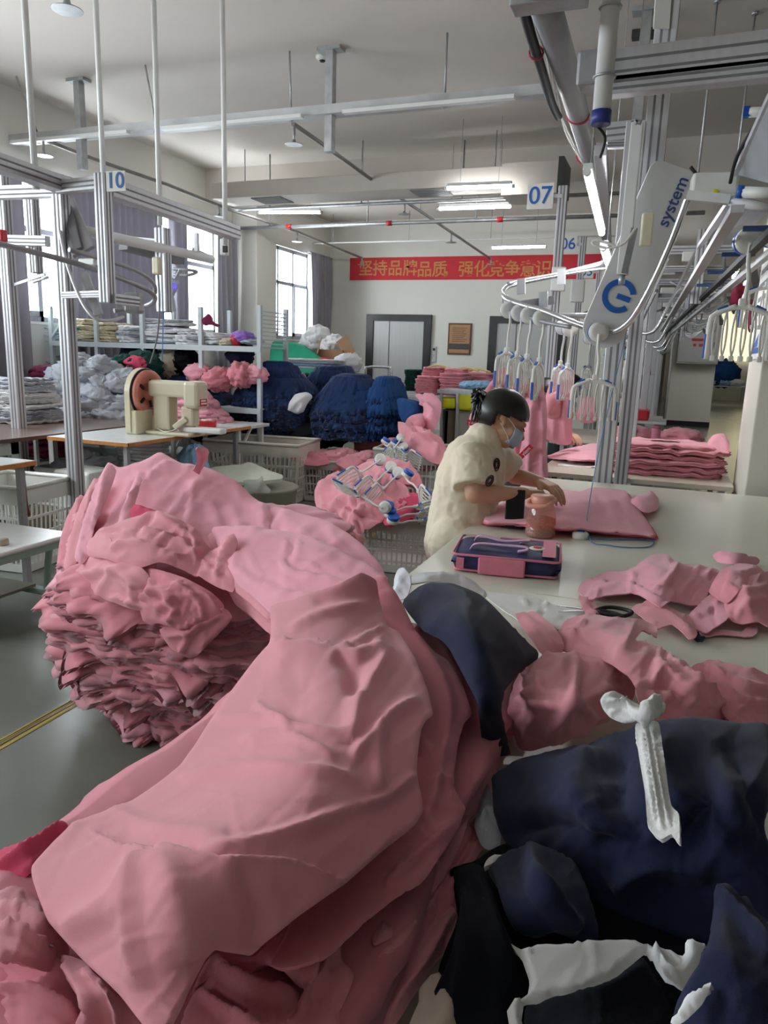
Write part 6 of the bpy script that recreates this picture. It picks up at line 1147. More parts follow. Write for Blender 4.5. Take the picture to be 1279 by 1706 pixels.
# ================================================================ left hanging-line frame
def profile(m, a, b, w=.08, h=None): m.bar(a, b, w, h or w, bev=.004); return m
def post(parent, x, y, z0, z1, w=.075, name='post'):
    p = profile(M(), (x, y, z0), (x, y, z1), w).build(name, ALU, parent); g = M()
    for q in (-1, 1):
        g.box2((x-w/2-.001, y+q*w*.18-.006, z0), (x+w/2+.001, y+q*w*.18+.006, z1)); g.box2((x+q*w*.18-.006, y-w/2-.001, z0), (x+q*w*.18+.006, y+w/2+.001, z1))
    g.build('slot', GROOVE, p); return p
def beam(parent, a, b, w=.08, h=.08, name='beam'):
    a, b = np.asarray(a, float), np.asarray(b, float); p = profile(M(), a, b, w, h).build(name, ALU, parent); d = (b-a)/np.linalg.norm(b-a); g = M()
    hv = np.array([0, 0, 1.]); sx = np.cross(d, hv); sx /= np.linalg.norm(sx)
    for q in (-1, 1): g.bar(a+sx*q*w/2+[0, 0, h*.14], b+sx*q*w/2+[0, 0, h*.14], .003, .010); g.bar(a+sx*q*w/2-[0, 0, h*.22], b+sx*q*w/2-[0, 0, h*.22], .003, .010)
    g.build('slot', GROOVE, p); return p
t = thing('hanging_conveyor', 'aluminium hanging-line frame with curved rails on the left, sign 10 on it', 'conveyor frame', PY(130, 800, 3.85)*[1, 1, 0])
p1 = PY(118, 640, 3.85); post(t, p1[0], p1[1], 0, PY(88, 325, 3.85)[2], .078)
p2 = PY(175, 400, 3.6); post(t, p2[0], p2[1], PY(190, 505, 3.6)[2], PY(166, 290, 3.6)[2], .068)
p3 = PY(272, 430, 4.7); post(t, p3[0], p3[1], PY(274, 520, 4.7)[2], PY(270, 380, 4.7)[2], .085)
p4 = PY(20, 540, 4.6); post(t, p4[0], p4[1], 0, PY(8, 400, 4.6)[2]+.5, .085)
p5 = PY(58, 410, 4.3); post(t, p5[0], p5[1], PY(60, 455, 4.3)[2], PY(52, 330, 4.3)[2], .07)
z = PY(88, 318, 3.85)[2]+.02
beam(t, PY(-30, 262, 3.2), PY(108, 310, 3.75), .1, .09); beam(t, PY(100, 312, 3.72), PY(166, 305, 3.62), .06, .07); beam(t, PY(-20, 322, 3.9), PY(100, 318, 3.9), .06, .08)
beam(t, PY(178, 312, 3.65), PY(392, 388, 5.2), .09, .10); beam(t, PY(205, 335, 5.5), PY(330, 360, 5.8), .06, .06)
beam(t, PY(0, 400, 4.2), PY(80, 402, 4.2), .05, .07); beam(t, PY(205, 400, 4.9), PY(265, 405, 4.9), .04, .06); beam(t, PY(100, 492, 3.85), PY(172, 490, 3.6), .03, .04)
beam(t, PY(190, 498, 3.6), PY(230, 503, 3.75), .04, .06)
M().tube([PY(112, 378, 3.9), PY(200, 398, 4.2), PY(352, 432, 5.3)], .034, 12).build('round_beam', WPAINT, t)
M().tube(crom([PY(-20, 402, 3.2), PY(95, 430, 3.45), PY(180, 456, 3.7), PY(240, 480, 3.95), PY(257, 494, 4.1), PY(252, 506, 4.25), PY(222, 514, 4.3), PY(190, 518, 4.2)], 6), .016, 10).build('curved_rail', ALUD, t)
M().tube(crom([PY(115, 416, 3.5), PY(190, 437, 3.8), PY(235, 455, 4.1), PY(256, 474, 4.3), PY(258, 488, 4.35)], 6), .014, 10).build('curved_rail', ALUD, t)
M().tube(crom([PY(100, 385, 3.8), PY(112, 440, 3.75), PY(135, 500, 3.7), PY(158, 530, 3.7), PY(185, 534, 3.8), PY(205, 528, 4.0)], 6), .011, 8).build('drop_rail', ALU, t)
M().bar(PY(104, 335, 3.95), PY(140, 420, 3.85), .15, .03, FW, bev=.006).build('lift_arm', ALUD, t); M().bar(PY(112, 345, 3.9), PY(130, 415, 3.82), .05, .02, FW).build('arm_slot', GROOVE, t)
M().bar(PY(140, 455, 3.8), PY(165, 525, 3.8), .05, .03, FW).build('lift_arm', ALUD, t)
M().bar(PY(205, 410, 4.5), PY(300, 435, 5.0), .10, .05).build('drive_housing', GROOVE, t); M().box(PY(223, 505, 4.0), (.11, .09, .13), Rz(.3), bev=.02).build('drive_box', ALUD, t)
M().box(PY(262, 443, 4.55), (.06, .05, .12), bev=.01).build('switch_box', BEIGE, t); M().bar(PY(327, 388, 5.0), PY(328, 420, 5.0), .03).build('bracket', ALU, t)
M().box(PY(148, 437, 3.7), (.12, .05, .04), bev=.008).build('connector', WPLAS, t); M().box(PY(3, 393, 3.6), (.05, .05, .07), bev=.01).build('red_switch', REDP, t)
M().tube(crom([PY(55, 470, 4.6), PY(80, 462, 4.6)], 3), .012, 6).build('cross_rail', ALU, t); M().bar(PY(20, 476, 4.6), PY(75, 457, 4.6), .02).build('cross_rail', ALU, t)
M().tube(crom([PY(320, 415, 5.2), PY(348, 428, 5.3)], 3), .018, 8).build('cross_rail', ALUD, t); M().tube(crom([PY(288, 448, 5.2), PY(315, 450, 5.2), PY(328, 453, 5.3), PY(315, 458, 5.2), PY(290, 458, 5.2)], 5), .012, 8).build('curved_rail', ALUD, t)
M().tube(crom([PY(262, 450, 4.6), PY(266, 500, 4.55), PY(262, 560, 4.55), PY(250, 605, 4.6)], 6), .006, 6).build('cable', GROOVE, t); M().tube(crom([PY(272, 520, 4.7), PY(271, 570, 4.75), PY(270, 600, 4.8)], 5), .004, 5).build('cable', BCAB, t)
M().box(PY(374, 412, 5.3), (.06, .05, .13), bev=.01).build('sensor', WPLAS, t); M().box(PY(375, 415, 5.26), (.035, .02, .05)).build('sensor_eye', BLACK, t)
s = thing('number_sign', 'white sign with blue number 10 on the left frame', 'sign', PY(191, 302, 3.55)); c = PY(193, 302, 3.54)
M().box(c, (.118, .008, .105), Rz(.1)).build('panel', WPLAS, s); NUM = pm('blue_numerals', (62, 108, 176), .6, var=.05)
textobj('numerals', '10', .115, c+np.array([0, -.006, 0]), (math.cos(.1), math.sin(.1), 0), (0, 0, 1), NUM, s, .001, .0015)
# handheld terminal on its post by the window
t = thing('line_terminal', 'white line terminal with purple screen on a stem before the window', 'terminal', PY(289, 500, 4.9))
TG = pm('terminal_grey', (184, 188, 196), .5); M().bar(PY(277, 498, 4.9), PY(292, 466, 4.9), .085, .03, FW, bev=.01).build('body', TG, t); M().bar(PY(283, 520, 4.9), PY(279, 496, 4.9), .10, .03, FW, bev=.01).build('base', TG, t)
pz = PY(289.5, 477, 4.875); n = -FW; M().bar(PY(287.5, 483, 4.872), PY(291.5, 473, 4.872), .045, .006, FW).build('screen', pm('purple_screen', (100, 84, 190), .3, emis=(90, 76, 190), es=.6), t)
k = M()
for i in range(5): k.bar(PY(278+i*1.2, 495-2.6*i, 4.872), PY(287+i*1.2, 492-2.6*i, 4.872), .008, .006, FW)
k.build('key_row', GROOVE, t); M().ball(PY(283, 506, 4.87), .02, 10, (1, .5, 1)).build('blue_emblem', BPLAS, t)
M().bar(PY(292, 466, 4.92), PY(300, 450, 4.95), .02).build('stem', ALUD, t)
# ================================================================ hanging line on the right
t = thing('hanging_line', 'main aluminium post and beams of the hanging line behind the cutting table', 'conveyor frame', (-.28, 4.3, 0))
a = PY(1003, 810, 4.3); post(t, a[0], 4.3, 0, PY(1062, 205, 4.3)[2], .095); post(t, a[0]+.08, 4.62, 0, 2.3, .075)
beam(t, PY(985, 118, 3.4), PY(1330, 76, 3.4), .07, .12); beam(t, PY(1000, 148, 3.4), PY(1330, 112, 3.4), .07, .07)
M().box(PY(982, 120, 3.38), (.09, .12, .13), bev=.012).build('motor_box', ALUD, t)
p = PY(1098, 165, 4.5); post(t, p[0], 4.5, PY(1088, 330, 4.5)[2], CEIL, .11)
M().bar(PY(1105, -10, 4.42), PY(1101, 48, 4.42), .08, .01, FW).build('cover_plate', WPAINT, t)
beam(t, PY(1010, 222, 4.3), PY(1062, 216, 4.3), .05, .09); beam(t, PY(1012, 242, 4.3), PY(1062, 240, 4.3), .04, .035)
beam(t, PY(1000, 250, 4.6), PY(1012, 420, 7.4), .07, .06)
M().bar(PY(1062, 205, 3.98), PY(1037, 458, 3.98), .055, .05, bev=.004).build('drop_profile', WPAINT, t); M().bar(PY(1057, 380, 3.94), PY(1040, 455, 3.94), .03, .02).build('slot', GROOVE, t)
M().tube([PY(1036, 458, 3.98), PY(1035, 474, 3.98)], .016, 10).build('foot_bolt', STEEL, t)
M().tube(crom([PY(1062, 205, 3.9), PY(1058, 201, 3.9), PY(1068, 204, 3.9)], 4), .012, 6).build('cap', ALUD, t)
# tilted arm cover with logo
t = thing('lift_arm', 'tilted white lifting arm with blue logo and lettering over the woman\'s station', 'conveyor arm', PY(1035, 480, 4.1))
A, B = PY(1008, 545, 4.12), PY(1126, 276, 4.12); ax = B-A; Lg = np.linalg.norm(ax); ax /= Lg; n = -FW+UP*.05; n -= ax*(n@ax); n /= np.linalg.norm(n); sx = np.cross(ax, n); hw = .112
pts = []
for cx, cy, a0, a1 in ((hw-.1, 0.1, 180, 270), (-hw+.1, .1, 270, 360)): pass
out = [(hw*math.cos(q), hw*.95*math.sin(q)) for q in np.linspace(math.pi, 2*math.pi, 12)]+[(hw, Lg-.04), (hw-.012, Lg-.012), (hw-.04, Lg), (-hw+.04, Lg), (-hw+.012, Lg-.012), (-hw, Lg-.04)]
M().prism([A+sx*x+ax*y for x, y in out], -n*.03).build('cover', pm('white_cover', (222, 224, 224), .4, var=.02), t)
M().lathe(A+n*.002-ax*.02+sx*.0, [(.009, 0), (.009, .004), (.001, .004)], 12, np.stack([sx, ax, n], 1)).build('screw', STEEL, t)
BLU = pm('logo_blue', (38, 104, 190), .5, var=.04); BLT = pm('lettering_blue', (62, 82, 150), .5)
lg = M(); c0 = A+ax*.165+n*.004
for k in range(24):
    a0, a1 = math.radians(25+k*12.5), math.radians(25+(k+1)*12.5); P = lambda r, q: c0+sx*r*math.cos(q)+ax*r*math.sin(q)
    lg.prism([P(.056, a0), P(.085, a0), P(.085, a1), P(.056, a1)], n*.001)
lg.prism([c0+sx*x+ax*y for x, y in ((-.01, -.015), (.06, -.015), (.06, .012), (-.01, .012))], n*.001).build('logo', BLU, t)
textobj('lettering', 'system', .085, A+ax*.66-sx*.058*-1+n*.004, ax, -sx, BLT, t, .0008, .001)
M().box(PY(1077, 383, 3.9), (.055, .03, .15), Rz(.2), bev=.008).build('switch_box', pm('cream_plastic', (232, 228, 196), .45), t)
# curved rails
t = thing('curved_rail', 'polished curved rail loop on which the clip hangers roll', 'rail', PY(1000, 550, 4.2))
M().tube(crom([PY(1146, 328, 3.85), PY(1122, 392, 3.9), PY(1090, 465, 3.95), PY(1062, 518, 4.0), PY(1042, 542, 4.05), PY(1018, 553, 4.1), PY(985, 548, 4.15), PY(945, 534, 4.2), PY(905, 518, 4.3), PY(870, 508, 4.4), PY(848, 500, 4.5), PY(838, 490, 4.7), PY(842, 480, 4.9), PY(858, 473, 5.1), PY(900, 464, 5.3), PY(1000, 445, 5.6), PY(1040, 438, 5.7)], 7), .017, 10).build('rail', CHROME, t)
M().tube(crom([PY(840, 495, 4.7), PY(840, 508, 4.65), PY(860, 520, 4.45), PY(900, 535, 4.3), PY(950, 545, 4.2)], 7), .012, 8).build('guide_rail', ALUD, t)
M().tube(crom([PY(846, 472, 4.9), PY(870, 466, 5.1), PY(930, 455, 5.3), PY(1030, 430, 5.6)], 7), .009, 8).build('guide_rail', ALUD, t)
for px, py, Y in ((868, 478, 4.8), (935, 462, 5.2), (905, 500, 4.5)): M().bar(PY(px, py-14, Y), PY(px, py+12, Y), .05, .02).build('rail_bracket', ALU, t)
M().bar(PY(870, 508, 4.45), PY(920, 500, 4.6), .03, .05).build('drive_belt', ALUD, t)
M().tube([PY(930, 526, 4.6), PY(990, 526, 4.6)], .016, 8).build('cross_bar', ALU, t)
for i, (p, q) in enumerate((([(1110, 430), (1092, 470), (1068, 525), (1052, 552), (1030, 568)], 4.6), ([(1090, 486), (1074, 520), (1056, 558), (1040, 574)], 5.4))):
    M().tube(crom([PY(x, y, q) for x, y in p], 6), .016, 8).build('side_rail', CHROME, t)
M().bar(PY(1144, 326, 3.85), PY(1215, 333, 3.85), .045, .04).build('rail_head', WPAINT, t); M().tube([PY(1215, 335, 3.85), PY(1300, 350, 3.85)], .02, 8).build('cross_bar', WPAINT, t)
# ceiling duct, tube, cables at the top right
t = thing('round_duct', 'grey round duct running along the ceiling beside the hanging line', 'duct', PY(945, 130, 4.0)); M().tube([PY(893, -40, 2.8), PY(945, 125, 3.9), PY(990, 290, 6.2)], .058, 16).build('duct', pm('grey_duct', (158, 160, 164), .4, metal=.3, var=.04), t)
for px, py, Y, in ((962, 192, 4.55), (975, 262, 5.6)): M().tube([PY(px, py, Y)+.062*(math.cos(a)*RT+math.sin(a)*(UP*.9+FW*.2)) for a in np.linspace(0, 6.28, 14, endpoint=False)], .007, 5, closed=True).build('red_tie', pm('red_string', (176, 70, 84), .8), t)
t = thing('duct_box', 'galvanised box end at the very top of the round duct', 'box', PY(915, 0, 2.9)); M().box(PY(915, -4, 2.9), (.26, .1, .06), bev=.004).build('body', STEEL, t)
t = thing('black_hose', 'thick black hose hanging along the round duct', 'hose', PY(895, 100, 3.6)); M().tube(crom([PY(862, -30, 2.9), PY(880, 45, 3.2), PY(900, 110, 3.6), PY(918, 170, 4.1), PY(930, 195, 4.3)], 6), .021, 10).build('hose', BLACK, t)
M().tube([PY(893, 88, 3.45)+.03*(math.cos(a)*RT+math.sin(a)*UP) for a in np.linspace(0, 6.28, 12, endpoint=False)], .005, 5, closed=True).build('red_tie', pm('red_string', (176, 70, 84), .8), t)
t = thing('cable_bundle', 'pale cables drooping between the black hose and the round duct', 'cable', PY(930, 180, 4.2))
for k in range(2): M().tube(crom([PY(886+9*k, -10, 3.0), PY(908+7*k, 80, 3.5), PY(925+4*k, 165, 4.1), PY(948-4*k, 225, 4.6), PY(972, 275, 5.3)], 6), .005, 6).build('cable', WPLAS, t)
t = thing('conduit_tube', 'white vertical tube with a blue cap clamped to the aluminium beam', 'pipe', PY(1000, 190, 3.25))
c = PY(1002, 185, 3.22); M().tube([c, (c[0], c[1], CEIL)], .035, 14).build('tube', WPAINT, t); M().tube([c-[0, 0, .05], c], .038, 14).build('blue_cap', pm('dark_blue_plastic', (40, 52, 130), .45), t)
M().tube(crom([PY(995, 210, 3.25), PY(1008, 230, 3.3), PY(1000, 262, 3.4)], 5), .006, 6).build('cable', BLACK, t)
for z in (.12, .36): M().tube([c+[.04*math.cos(a), .04*math.sin(a), z] for a in np.linspace(0, 6.28, 14, endpoint=False)], .005, 5, closed=True).build('clamp', STEEL, t)
# right hand block: motor, sheets, tubes
t = thing('drive_unit', 'white drive motor with yellow emblem at the top right of the hanging line', 'motor', PY(1188, 310, 4.0))
M().box(PY(1188, 312, 4.0), (.2, .12, .11), Rz(.1), bev=.012).build('body', WPLAS, t); M().ball(PY(1192, 319, 3.92), .013, 8, (1.3, .3, .8)).build('emblem', YELLOW, t)
M().tube(crom([PY(1150, 278, 4.0), PY(1160, 290, 4.0)], 3), .008, 6).build('plug', BLACK, t)
M().tube(crom([PY(1300, 130, 3.6), PY(1262, 200, 3.7), PY(1228, 260, 3.8), PY(1216, 305, 3.9)], 6), .008, 6).build('cable', BLACK, t)
SHEET = pm('grey_acrylic', (178, 182, 186), .35, var=.06, alpha=.75)
t = thing('acrylic_cover', 'grey translucent cover sheets sloping over the hanging line at right', 'cover', PY(1225, 330, 4.6))
G0 = [PY(1176, 408, 6.0), PY(1218, 408, 6.0), PY(1290, 345, 3.9), PY(1240, 330, 3.9)]; M().prism(G0, (0, 0, .008)).build('sheet', SHEET, t)
G1 = [PY(1225, 290, 3.95), PY(1300, 310, 3.7), PY(1300, 140, 3.3), PY(1262, 200, 3.6)]; M().prism(G1, (.0, .01, .0)).build('sheet', SHEET, t)
for a, b in (((1165, 410, 6.0), (1220, 330, 4.2)), ((1222, 298, 4.0), (1290, 150, 3.4))): M().bar(PY(*a), PY(*b), .03).build('edge_profile', ALU, t)
M().tube([PY(1232, 320, 3.8), PY(1300, 322, 3.75)], .024, 10).build('white_roller', WPLAS, t); M().tube([PY(1227, 319, 3.8), PY(1238, 320, 3.8)], .028, 10).build('blue_cap', BPLAS, t)
M().tube([PY(1247, 187, 3.7), PY(1300, 186, 3.7)], .02, 10).build('white_roller', WPLAS, t); M().box(PY(1243, 187, 3.7), (.025, .03, .04)).build('blue_cap', BPLAS, t)
t = thing('cable_duct', 'long dark cable rail running away under the hanging line', 'rail', PY(1200, 460, 6)); P0, P1 = PY(1300, 372, 3.4), PY(1108, 555, 13)
M().bar(P0, P1, .035, .03).build('dark_rail', BLACK, t); M().bar(P0+[.06, 0, -.03], P1+[.06, 0, -.03], .03).build('pale_rail', ALU, t); M().bar(P0+[-.16, 0, .06], P1+[-.06, 0, .03], .05, .03).build('pale_rail', ALU, t)
for k in range(4): q = P0+(P1-P0)*(.03+.08*k); M().box(q+[-.02, 0, .03], (.16, .03, .02)).build('blue_bracket', pm('blue_bracket', (40, 72, 120), .5), t)
for px, py, lb in ((1195, 0, 'left'), (1258, 20, 'right')): a = Pz(px, py, CEIL); tag(M().tube([a, (a[0], a[1], 2.75)], .008, 6).lathe(a-[0, 0, .02], [(.025, 0), (.025, .02)], 10).build('hanger_rod', STEEL), '%s thin rod dropping from the ceiling above the top right beam' % lb, 'rod')
a = Pz(1075, 50, CEIL); t = thing('ceiling_bracket', 'dark bracket hanging by the ceiling left of the wide aluminium strut', 'bracket', a); M().box2(a+[-.02, -.02, -1.0], a+[.02, .02, 0]).build('stem', STEEL, t); M().box2(a+[-.1, -.04, -.06], a+[.1, .04, 0]).build('plate', DARKM, t)
# repeated stations receding down the line
def station(y, label):
    t = thing('hanging_station', label, 'conveyor station', (.2, y, 2.3), 'receding hanging stations')
    beam(t, (-.55, y, 2.36), (.55, y, 2.36), .07, .07); beam(t, (-.45, y+.06, 2.22), (.42, y+.06, 2.22), .05, .05)
    post(t, .12, y-.12, 1.92, 2.5, .08, 'drop_post'); M().box2((-.02, y-.1, 2.26), (.2, y-.04, 2.34), bev=.01).build('drive_box', WPLAS, t)
    M().box2((-.28, y-.02, 2.44), (-.08, y+.1, 2.54), bev=.012).build('motor', WPLAS, t)
    M().tube(crom([(.12, y-.1, 2.42), (.05, y-.15, 2.25), (-.10, y-.25, 1.85), (-.2, y-.25, 1.68), (-.42, y-.1, 1.72), (-.75, y+.1, 1.80), (-.82, y+.35, 1.86), (-.7, y+.5, 1.92), (-.2, y+.7, 2.1)], 6), .015, 8).build('curved_rail', CHROME, t)
    M().tube(crom([(.3, y-.1, 2.3), (.32, y+.2, 2.1), (.2, y+.6, 2.05), (-.1, y+.9, 2.2)], 6), .012, 8).build('return_rail', ALUD, t)
    for k in range(3): M().tube(crom([(.5, y-.2+.2*k, 2.15), (.3, y-.2+.2*k, 2.0+.04*k), (.12, y-.1+.2*k, 2.12)], 5), .008, 6).build('feed_rail', ALU, t)
    M().bar((.5, y-.3, 2.2), (.62, y+.3, 2.05), .06, .04).build('guide', ALUD, t)
    M().bar((-.28, y+.02, 0), (-.28, y+.02, 2.4), .08, bev=.004).build('post', ALU, t)
    return t
s0 = station(6.9, 'hanging station receding down the line behind the tilted white arm')
for k in range(1, 6): dup(s0, (.2+.0*k, 6.9+2.55*k, 2.3))
for lb, px, py, Y, w, ppx in (('07', 900, 327, 6.9, .22, 928), ('06', 946, 407, 9.5, .2, 967), ('05', 977, 453, 12.1, .2, 998)):
    t = thing('sign_post', {'07': 'nearest tall post with a blue numeral sign, left of the round duct lamp', '06': 'middle post with a blue numeral sign, between nearest and farthest', '05': 'farthest and lowest post with a blue numeral sign before the banner end'}[lb], 'sign', PY(ppx, 600, Y)*[1, 1, 0])
    p = PY(ppx, 450, Y); post(t, p[0], Y, .0, PY(ppx, py-4, Y)[2]+.06, .075)
    c = PY(px, py, Y-.06); s = M().box(c, (w*1.02, .01, w*.95)).build('number_plate', WPLAS, t); textobj('numerals', lb, w*.92, c+np.array([0, -.008, 0]), (1, 0, 0), (0, 0, 1), pm('blue_number', (34, 100, 184), .5, var=.03), t, .001, .0015)
    M().bar(c+[w*.4, .03, 0], (p[0], Y-.03, c[2]), .03).build('sign_bracket', ALU, t)
for px, py, Y in ((930, 470, 6.7), (962, 490, 7.2)): M().box(PY(px, py-5, Y), (.12, .05, .2), bev=.01).build('junction_box', WPAINT, bpy.data.objects['curved_rail'])
M().tube(crom([PY(1058, 380, 3.9), PY(1040, 405, 3.85), PY(1015, 413, 3.85), PY(990, 408, 3.85), PY(988, 402, 3.85), PY(1002, 402, 3.85), PY(1025, 410, 3.85)], 6), .006, 6).build('cable_loop', WPLAS, bpy.data.objects['lift_arm'])
# ================================================================ clip hangers
CLIP = pm('clear_clip_plastic', (216, 214, 206), .3, var=.04)
def hanger_proto():
    t = thing('clip_hanger', 'x', 'hanger', (0, 0, 0))
    R = np.stack([[1, 0, 0], [0, 0, 1], [0, -1, 0]], 1).astype(float)
    r = M().lathe((0, .03, 0), [(.045, 0), (.05, .006), (.05, .03), (.03, .034), (.001, .034)], 22, R).build('roller', WPLAS, t); M().lathe((0, .06, 0), [(.046, 0), (.046, .03), (.001, .03)], 18, R).build('roller_ring', BPLAS, r)
    M().tube(crom([(0, -.01, -.01), (.0, -.012, -.08), (.010, 0, -.14), (.006, 0, -.225)], 6), .008, 8).build('stem', WPLAS, t)
    M().box((0, 0, -.23), (.03, .024, .03), bev=.006).tube(crom([(-.10, 0, -.30), (-.085, 0, -.268), (0, 0, -.248), (.085, 0, -.268), (.10, 0, -.30)], 6), .009, 8).build('bar', WPLAS, t)
    for i in range(6):
        x = -.085+.034*i; c = M().tube(crom([(x, 0, -.262), (x+.009, .016, -.33), (x+.008, .018, -.40), (x, .005, -.44), (x, -.005, -.44), (x-.008, -.018, -.40), (x-.009, -.016, -.33), (x, 0, -.262)], 4), .0038, 6)
        c.box((x, 0, -.445), (.018, .022, .022), bev=.004).build('clip', CLIP, t)
    for s in (-1, 1):
        e = M().tube(crom([(s*.02, 0, -.245), (s*.09, 0, -.275), (s*.108, 0, -.31), (s*.11, 0, -.45)], 5), .0105, 8).build('end_arm', WPLAS, t)
        M().box((s*.119, 0, -.40), (.010, .015, .095), bev=.003).build('blue_insert', BPLAS, e); M().bar((s*.05, 0, -.245), (s*.085, 0, -.262), .012, .014).build('blue_insert', BPLAS, e)
    return t
HP = hanger_proto(); first = [True]
def hang(px, py, Y, rz, label, group=None, rot=None, scale=1.):
    o = HP if first[0] else dup(HP); first[0] = False
    if not rot:
        for ch in o.children:
            if ch.name.startswith('roller'): ch.rotation_euler = (0, 0, -rz+.35)
    o.location = tuple(PY(px, py, Y)); o.rotation_euler = rot if rot else (0, 0, rz); o['label'] = label; o.scale = (scale,)*3
    if group: o['group'] = group
    elif 'group' in o: del o['group']
    return o
hang(848, 516, 4.45, 1.25, 'leftmost of the four clip hangers in a row behind the woman')
hang(866, 521, 4.40, 1.35, 'second from left of the four clip hangers behind the woman')
hang(882, 525, 4.35, 1.4, 'third from left of the four clip hangers behind the woman')
hang(903, 530, 4.30, 1.5, 'rightmost of the four clip hangers in a row, blue arm facing front')
hang(998, 553, 4.05, .15, 'empty clip hanger at the post, seen from its broad side')
hang(938, 545, 5.1, 1.3, 'clip hanger with pink farther back on the rail, left of two')
hang(950, 548, 5.0, 1.3, 'clip hanger with pink farther back on the rail, right of two')
hang(982, 565, 7.2, 1.3, 'small distant clip hanger left of the main post')
hang(1250, 400, 4.1, .05, 'empty clip hanger hanging in front of the near pillar top', scale=1.25)
hang(1037, 610, 6.5, 1.3, 'clip hanger seen edge-on just right of the main post')
hang(1290, 395, 4.4, .1, 'second empty clip hanger at the right edge of the photo')
# garments hanging from them
hg = [
 ([(800, 668), (806, 650), (818, 635), (832, 615), (842, 612), (850, 640), (858, 665), (860, 700), (866, 760), (850, 790), (820, 800), (800, 790), (798, 720)], 4.40, PINK2, [([(825, 625), (815, 700), (818, 790)], 'k', 8, .03), ([(845, 620), (842, 700), (846, 780)], 'k', 7, .03), ([(808, 655), (830, 640), (850, 660)], 'k', 7, .02)], 'pink garment on the leftmost hanger behind the woman\'s head'),
 ([(856, 640), (866, 632), (878, 640), (890, 650), (894, 700), (890, 760), (870, 790), (850, 790), (846, 720), (850, 670)], 4.34, PINK, [([(866, 640), (862, 710), (858, 780)], 'k', 7, .03), ([(880, 645), (880, 710), (876, 780)], 'k', 7, .03)], 'pink garment on the middle hangers behind the woman'),
 ([(874, 668), (880, 655), (890, 640), (898, 632), (906, 650), (912, 690), (910, 740), (913, 800), (905, 806), (870, 800), (862, 772), (872, 720)], 4.27, PINK3, [([(895, 645), (885, 700), (880, 790)], 'k', 8, .035), ([(904, 650), (902, 720), (904, 800)], 'k', 6, .03), ([(876, 668), (890, 660), (900, 690)], 's', 10, .03), ([(876, 735), (890, 745), (903, 740)], 'k', 8, .03)], 'pink garment on the rightmost front hanger with a red tag'),
 ([(910, 650), (918, 628), (930, 614), (944, 612), (950, 625), (952, 660), (952, 738), (930, 742), (906, 730), (904, 700), (906, 670)], 5.05, PINK3, [([(932, 622), (925, 680), (922, 735)], 'k', 7, .03), ([(944, 618), (940, 680), (942, 735)], 'k', 6, .03)], 'long pink garment on the farther hangers'),
 ([(905, 690), (914, 650), (925, 648), (934, 660), (933, 694), (920, 700)], 4.98, PINK, [([(920, 655), (915, 690)], 'k', 7, .03), ([(906, 690), (920, 692), (932, 690)], 's', 4, .02)], 'pink short sleeve sticking out beside the long hanging garment'),
 ([(958, 690), (966, 672), (975, 660), (990, 662), (994, 685), (996, 700), (985, 706), (965, 704)], 7.0, PINK3, [([(975, 665), (972, 700)], 'k', 6, .03), ([(986, 665), (986, 700)], 'k', 6, .03)], 'pink apron at the far packing table left of the post'),
 ([(1240, 510), (1246, 498), (1262, 500), (1268, 520), (1260, 545), (1252, 556), (1246, 552), (1244, 530)], 7.0, pm('dusty_rose_cotton', (156, 72, 96), .85, var=.08), [([(1250, 505), (1252, 550)], 'k', 5, .03)], 'dusty rose cloth hanging high beside the near pillar'),
 ([(1216, 508), (1220, 478), (1232, 470), (1242, 478), (1240, 508)], 7.4, HOTP, [([(1228, 475), (1228, 505)], 'k', 5, .03)], 'dark rose cloth hanging behind the right hanger'),
]
for i, (pl, Y, mt, fo, lb) in enumerate(hg):
    cx = sum(p[0] for p in pl)/len(pl); cy = sum(p[1] for p in pl)/len(pl)
    ct = [(p[0], p[1], 'Y', Y+.04) for p in pl[::2]]+[(cx, cy, 'Y', Y-.03)]
    tag(relief('hanging_garment', mt, pl, ct, fo, 4, .03, .004, 9, 4, .01, 170.+i, auto=.006), lb, 'garment')
TAGR = pm('red_tag', (190, 28, 48), .5, var=.05)
t = thing('red_tag', 'red tag clipped to the front hanging garment', 'tag', PY(876, 752, 4.14)); ex = PY(884, 744, 4.14)-PY(868, 760, 4.14); ex /= np.linalg.norm(ex); ey = np.cross(-FW, ex)
c = PY(876, 752, 4.13); M().box(c, (.088, .034, .004), np.stack([ex, ey, np.cross(ex, ey)], 1)).build('plate', TAGR, t); textobj('tag_lettering', 'yiem', .03, c-FW*.005, ex, ey, WPLAS, t, .0006)
t = thing('red_tag', 'red tag on the pink cloth behind the woman\'s ponytail', 'tag', PY(787, 704, 4.5)); c = PY(787, 704, 4.5); M().box(c, (.066, .034, .004), np.stack([RT, UP, -FW], 1)).build('plate', TAGR, t); textobj('tag_lettering', 'yiem', .028, c-FW*.005, RT, UP, WPLAS, t, .0006)
tag(relief('pink_cloth', PINK, [(778, 712), (780, 690), (790, 680), (802, 684), (808, 700), (800, 716), (786, 720)], [(778, 712, 'Y', 4.6), (790, 680, 'Y', 4.6), (808, 700, 'Y', 4.6), (792, 700, 'Y', 4.54)], [], 4, .03, .004, 9, 4, .02, 180.), 'pink cloth behind the woman\'s ponytail', 'garment')
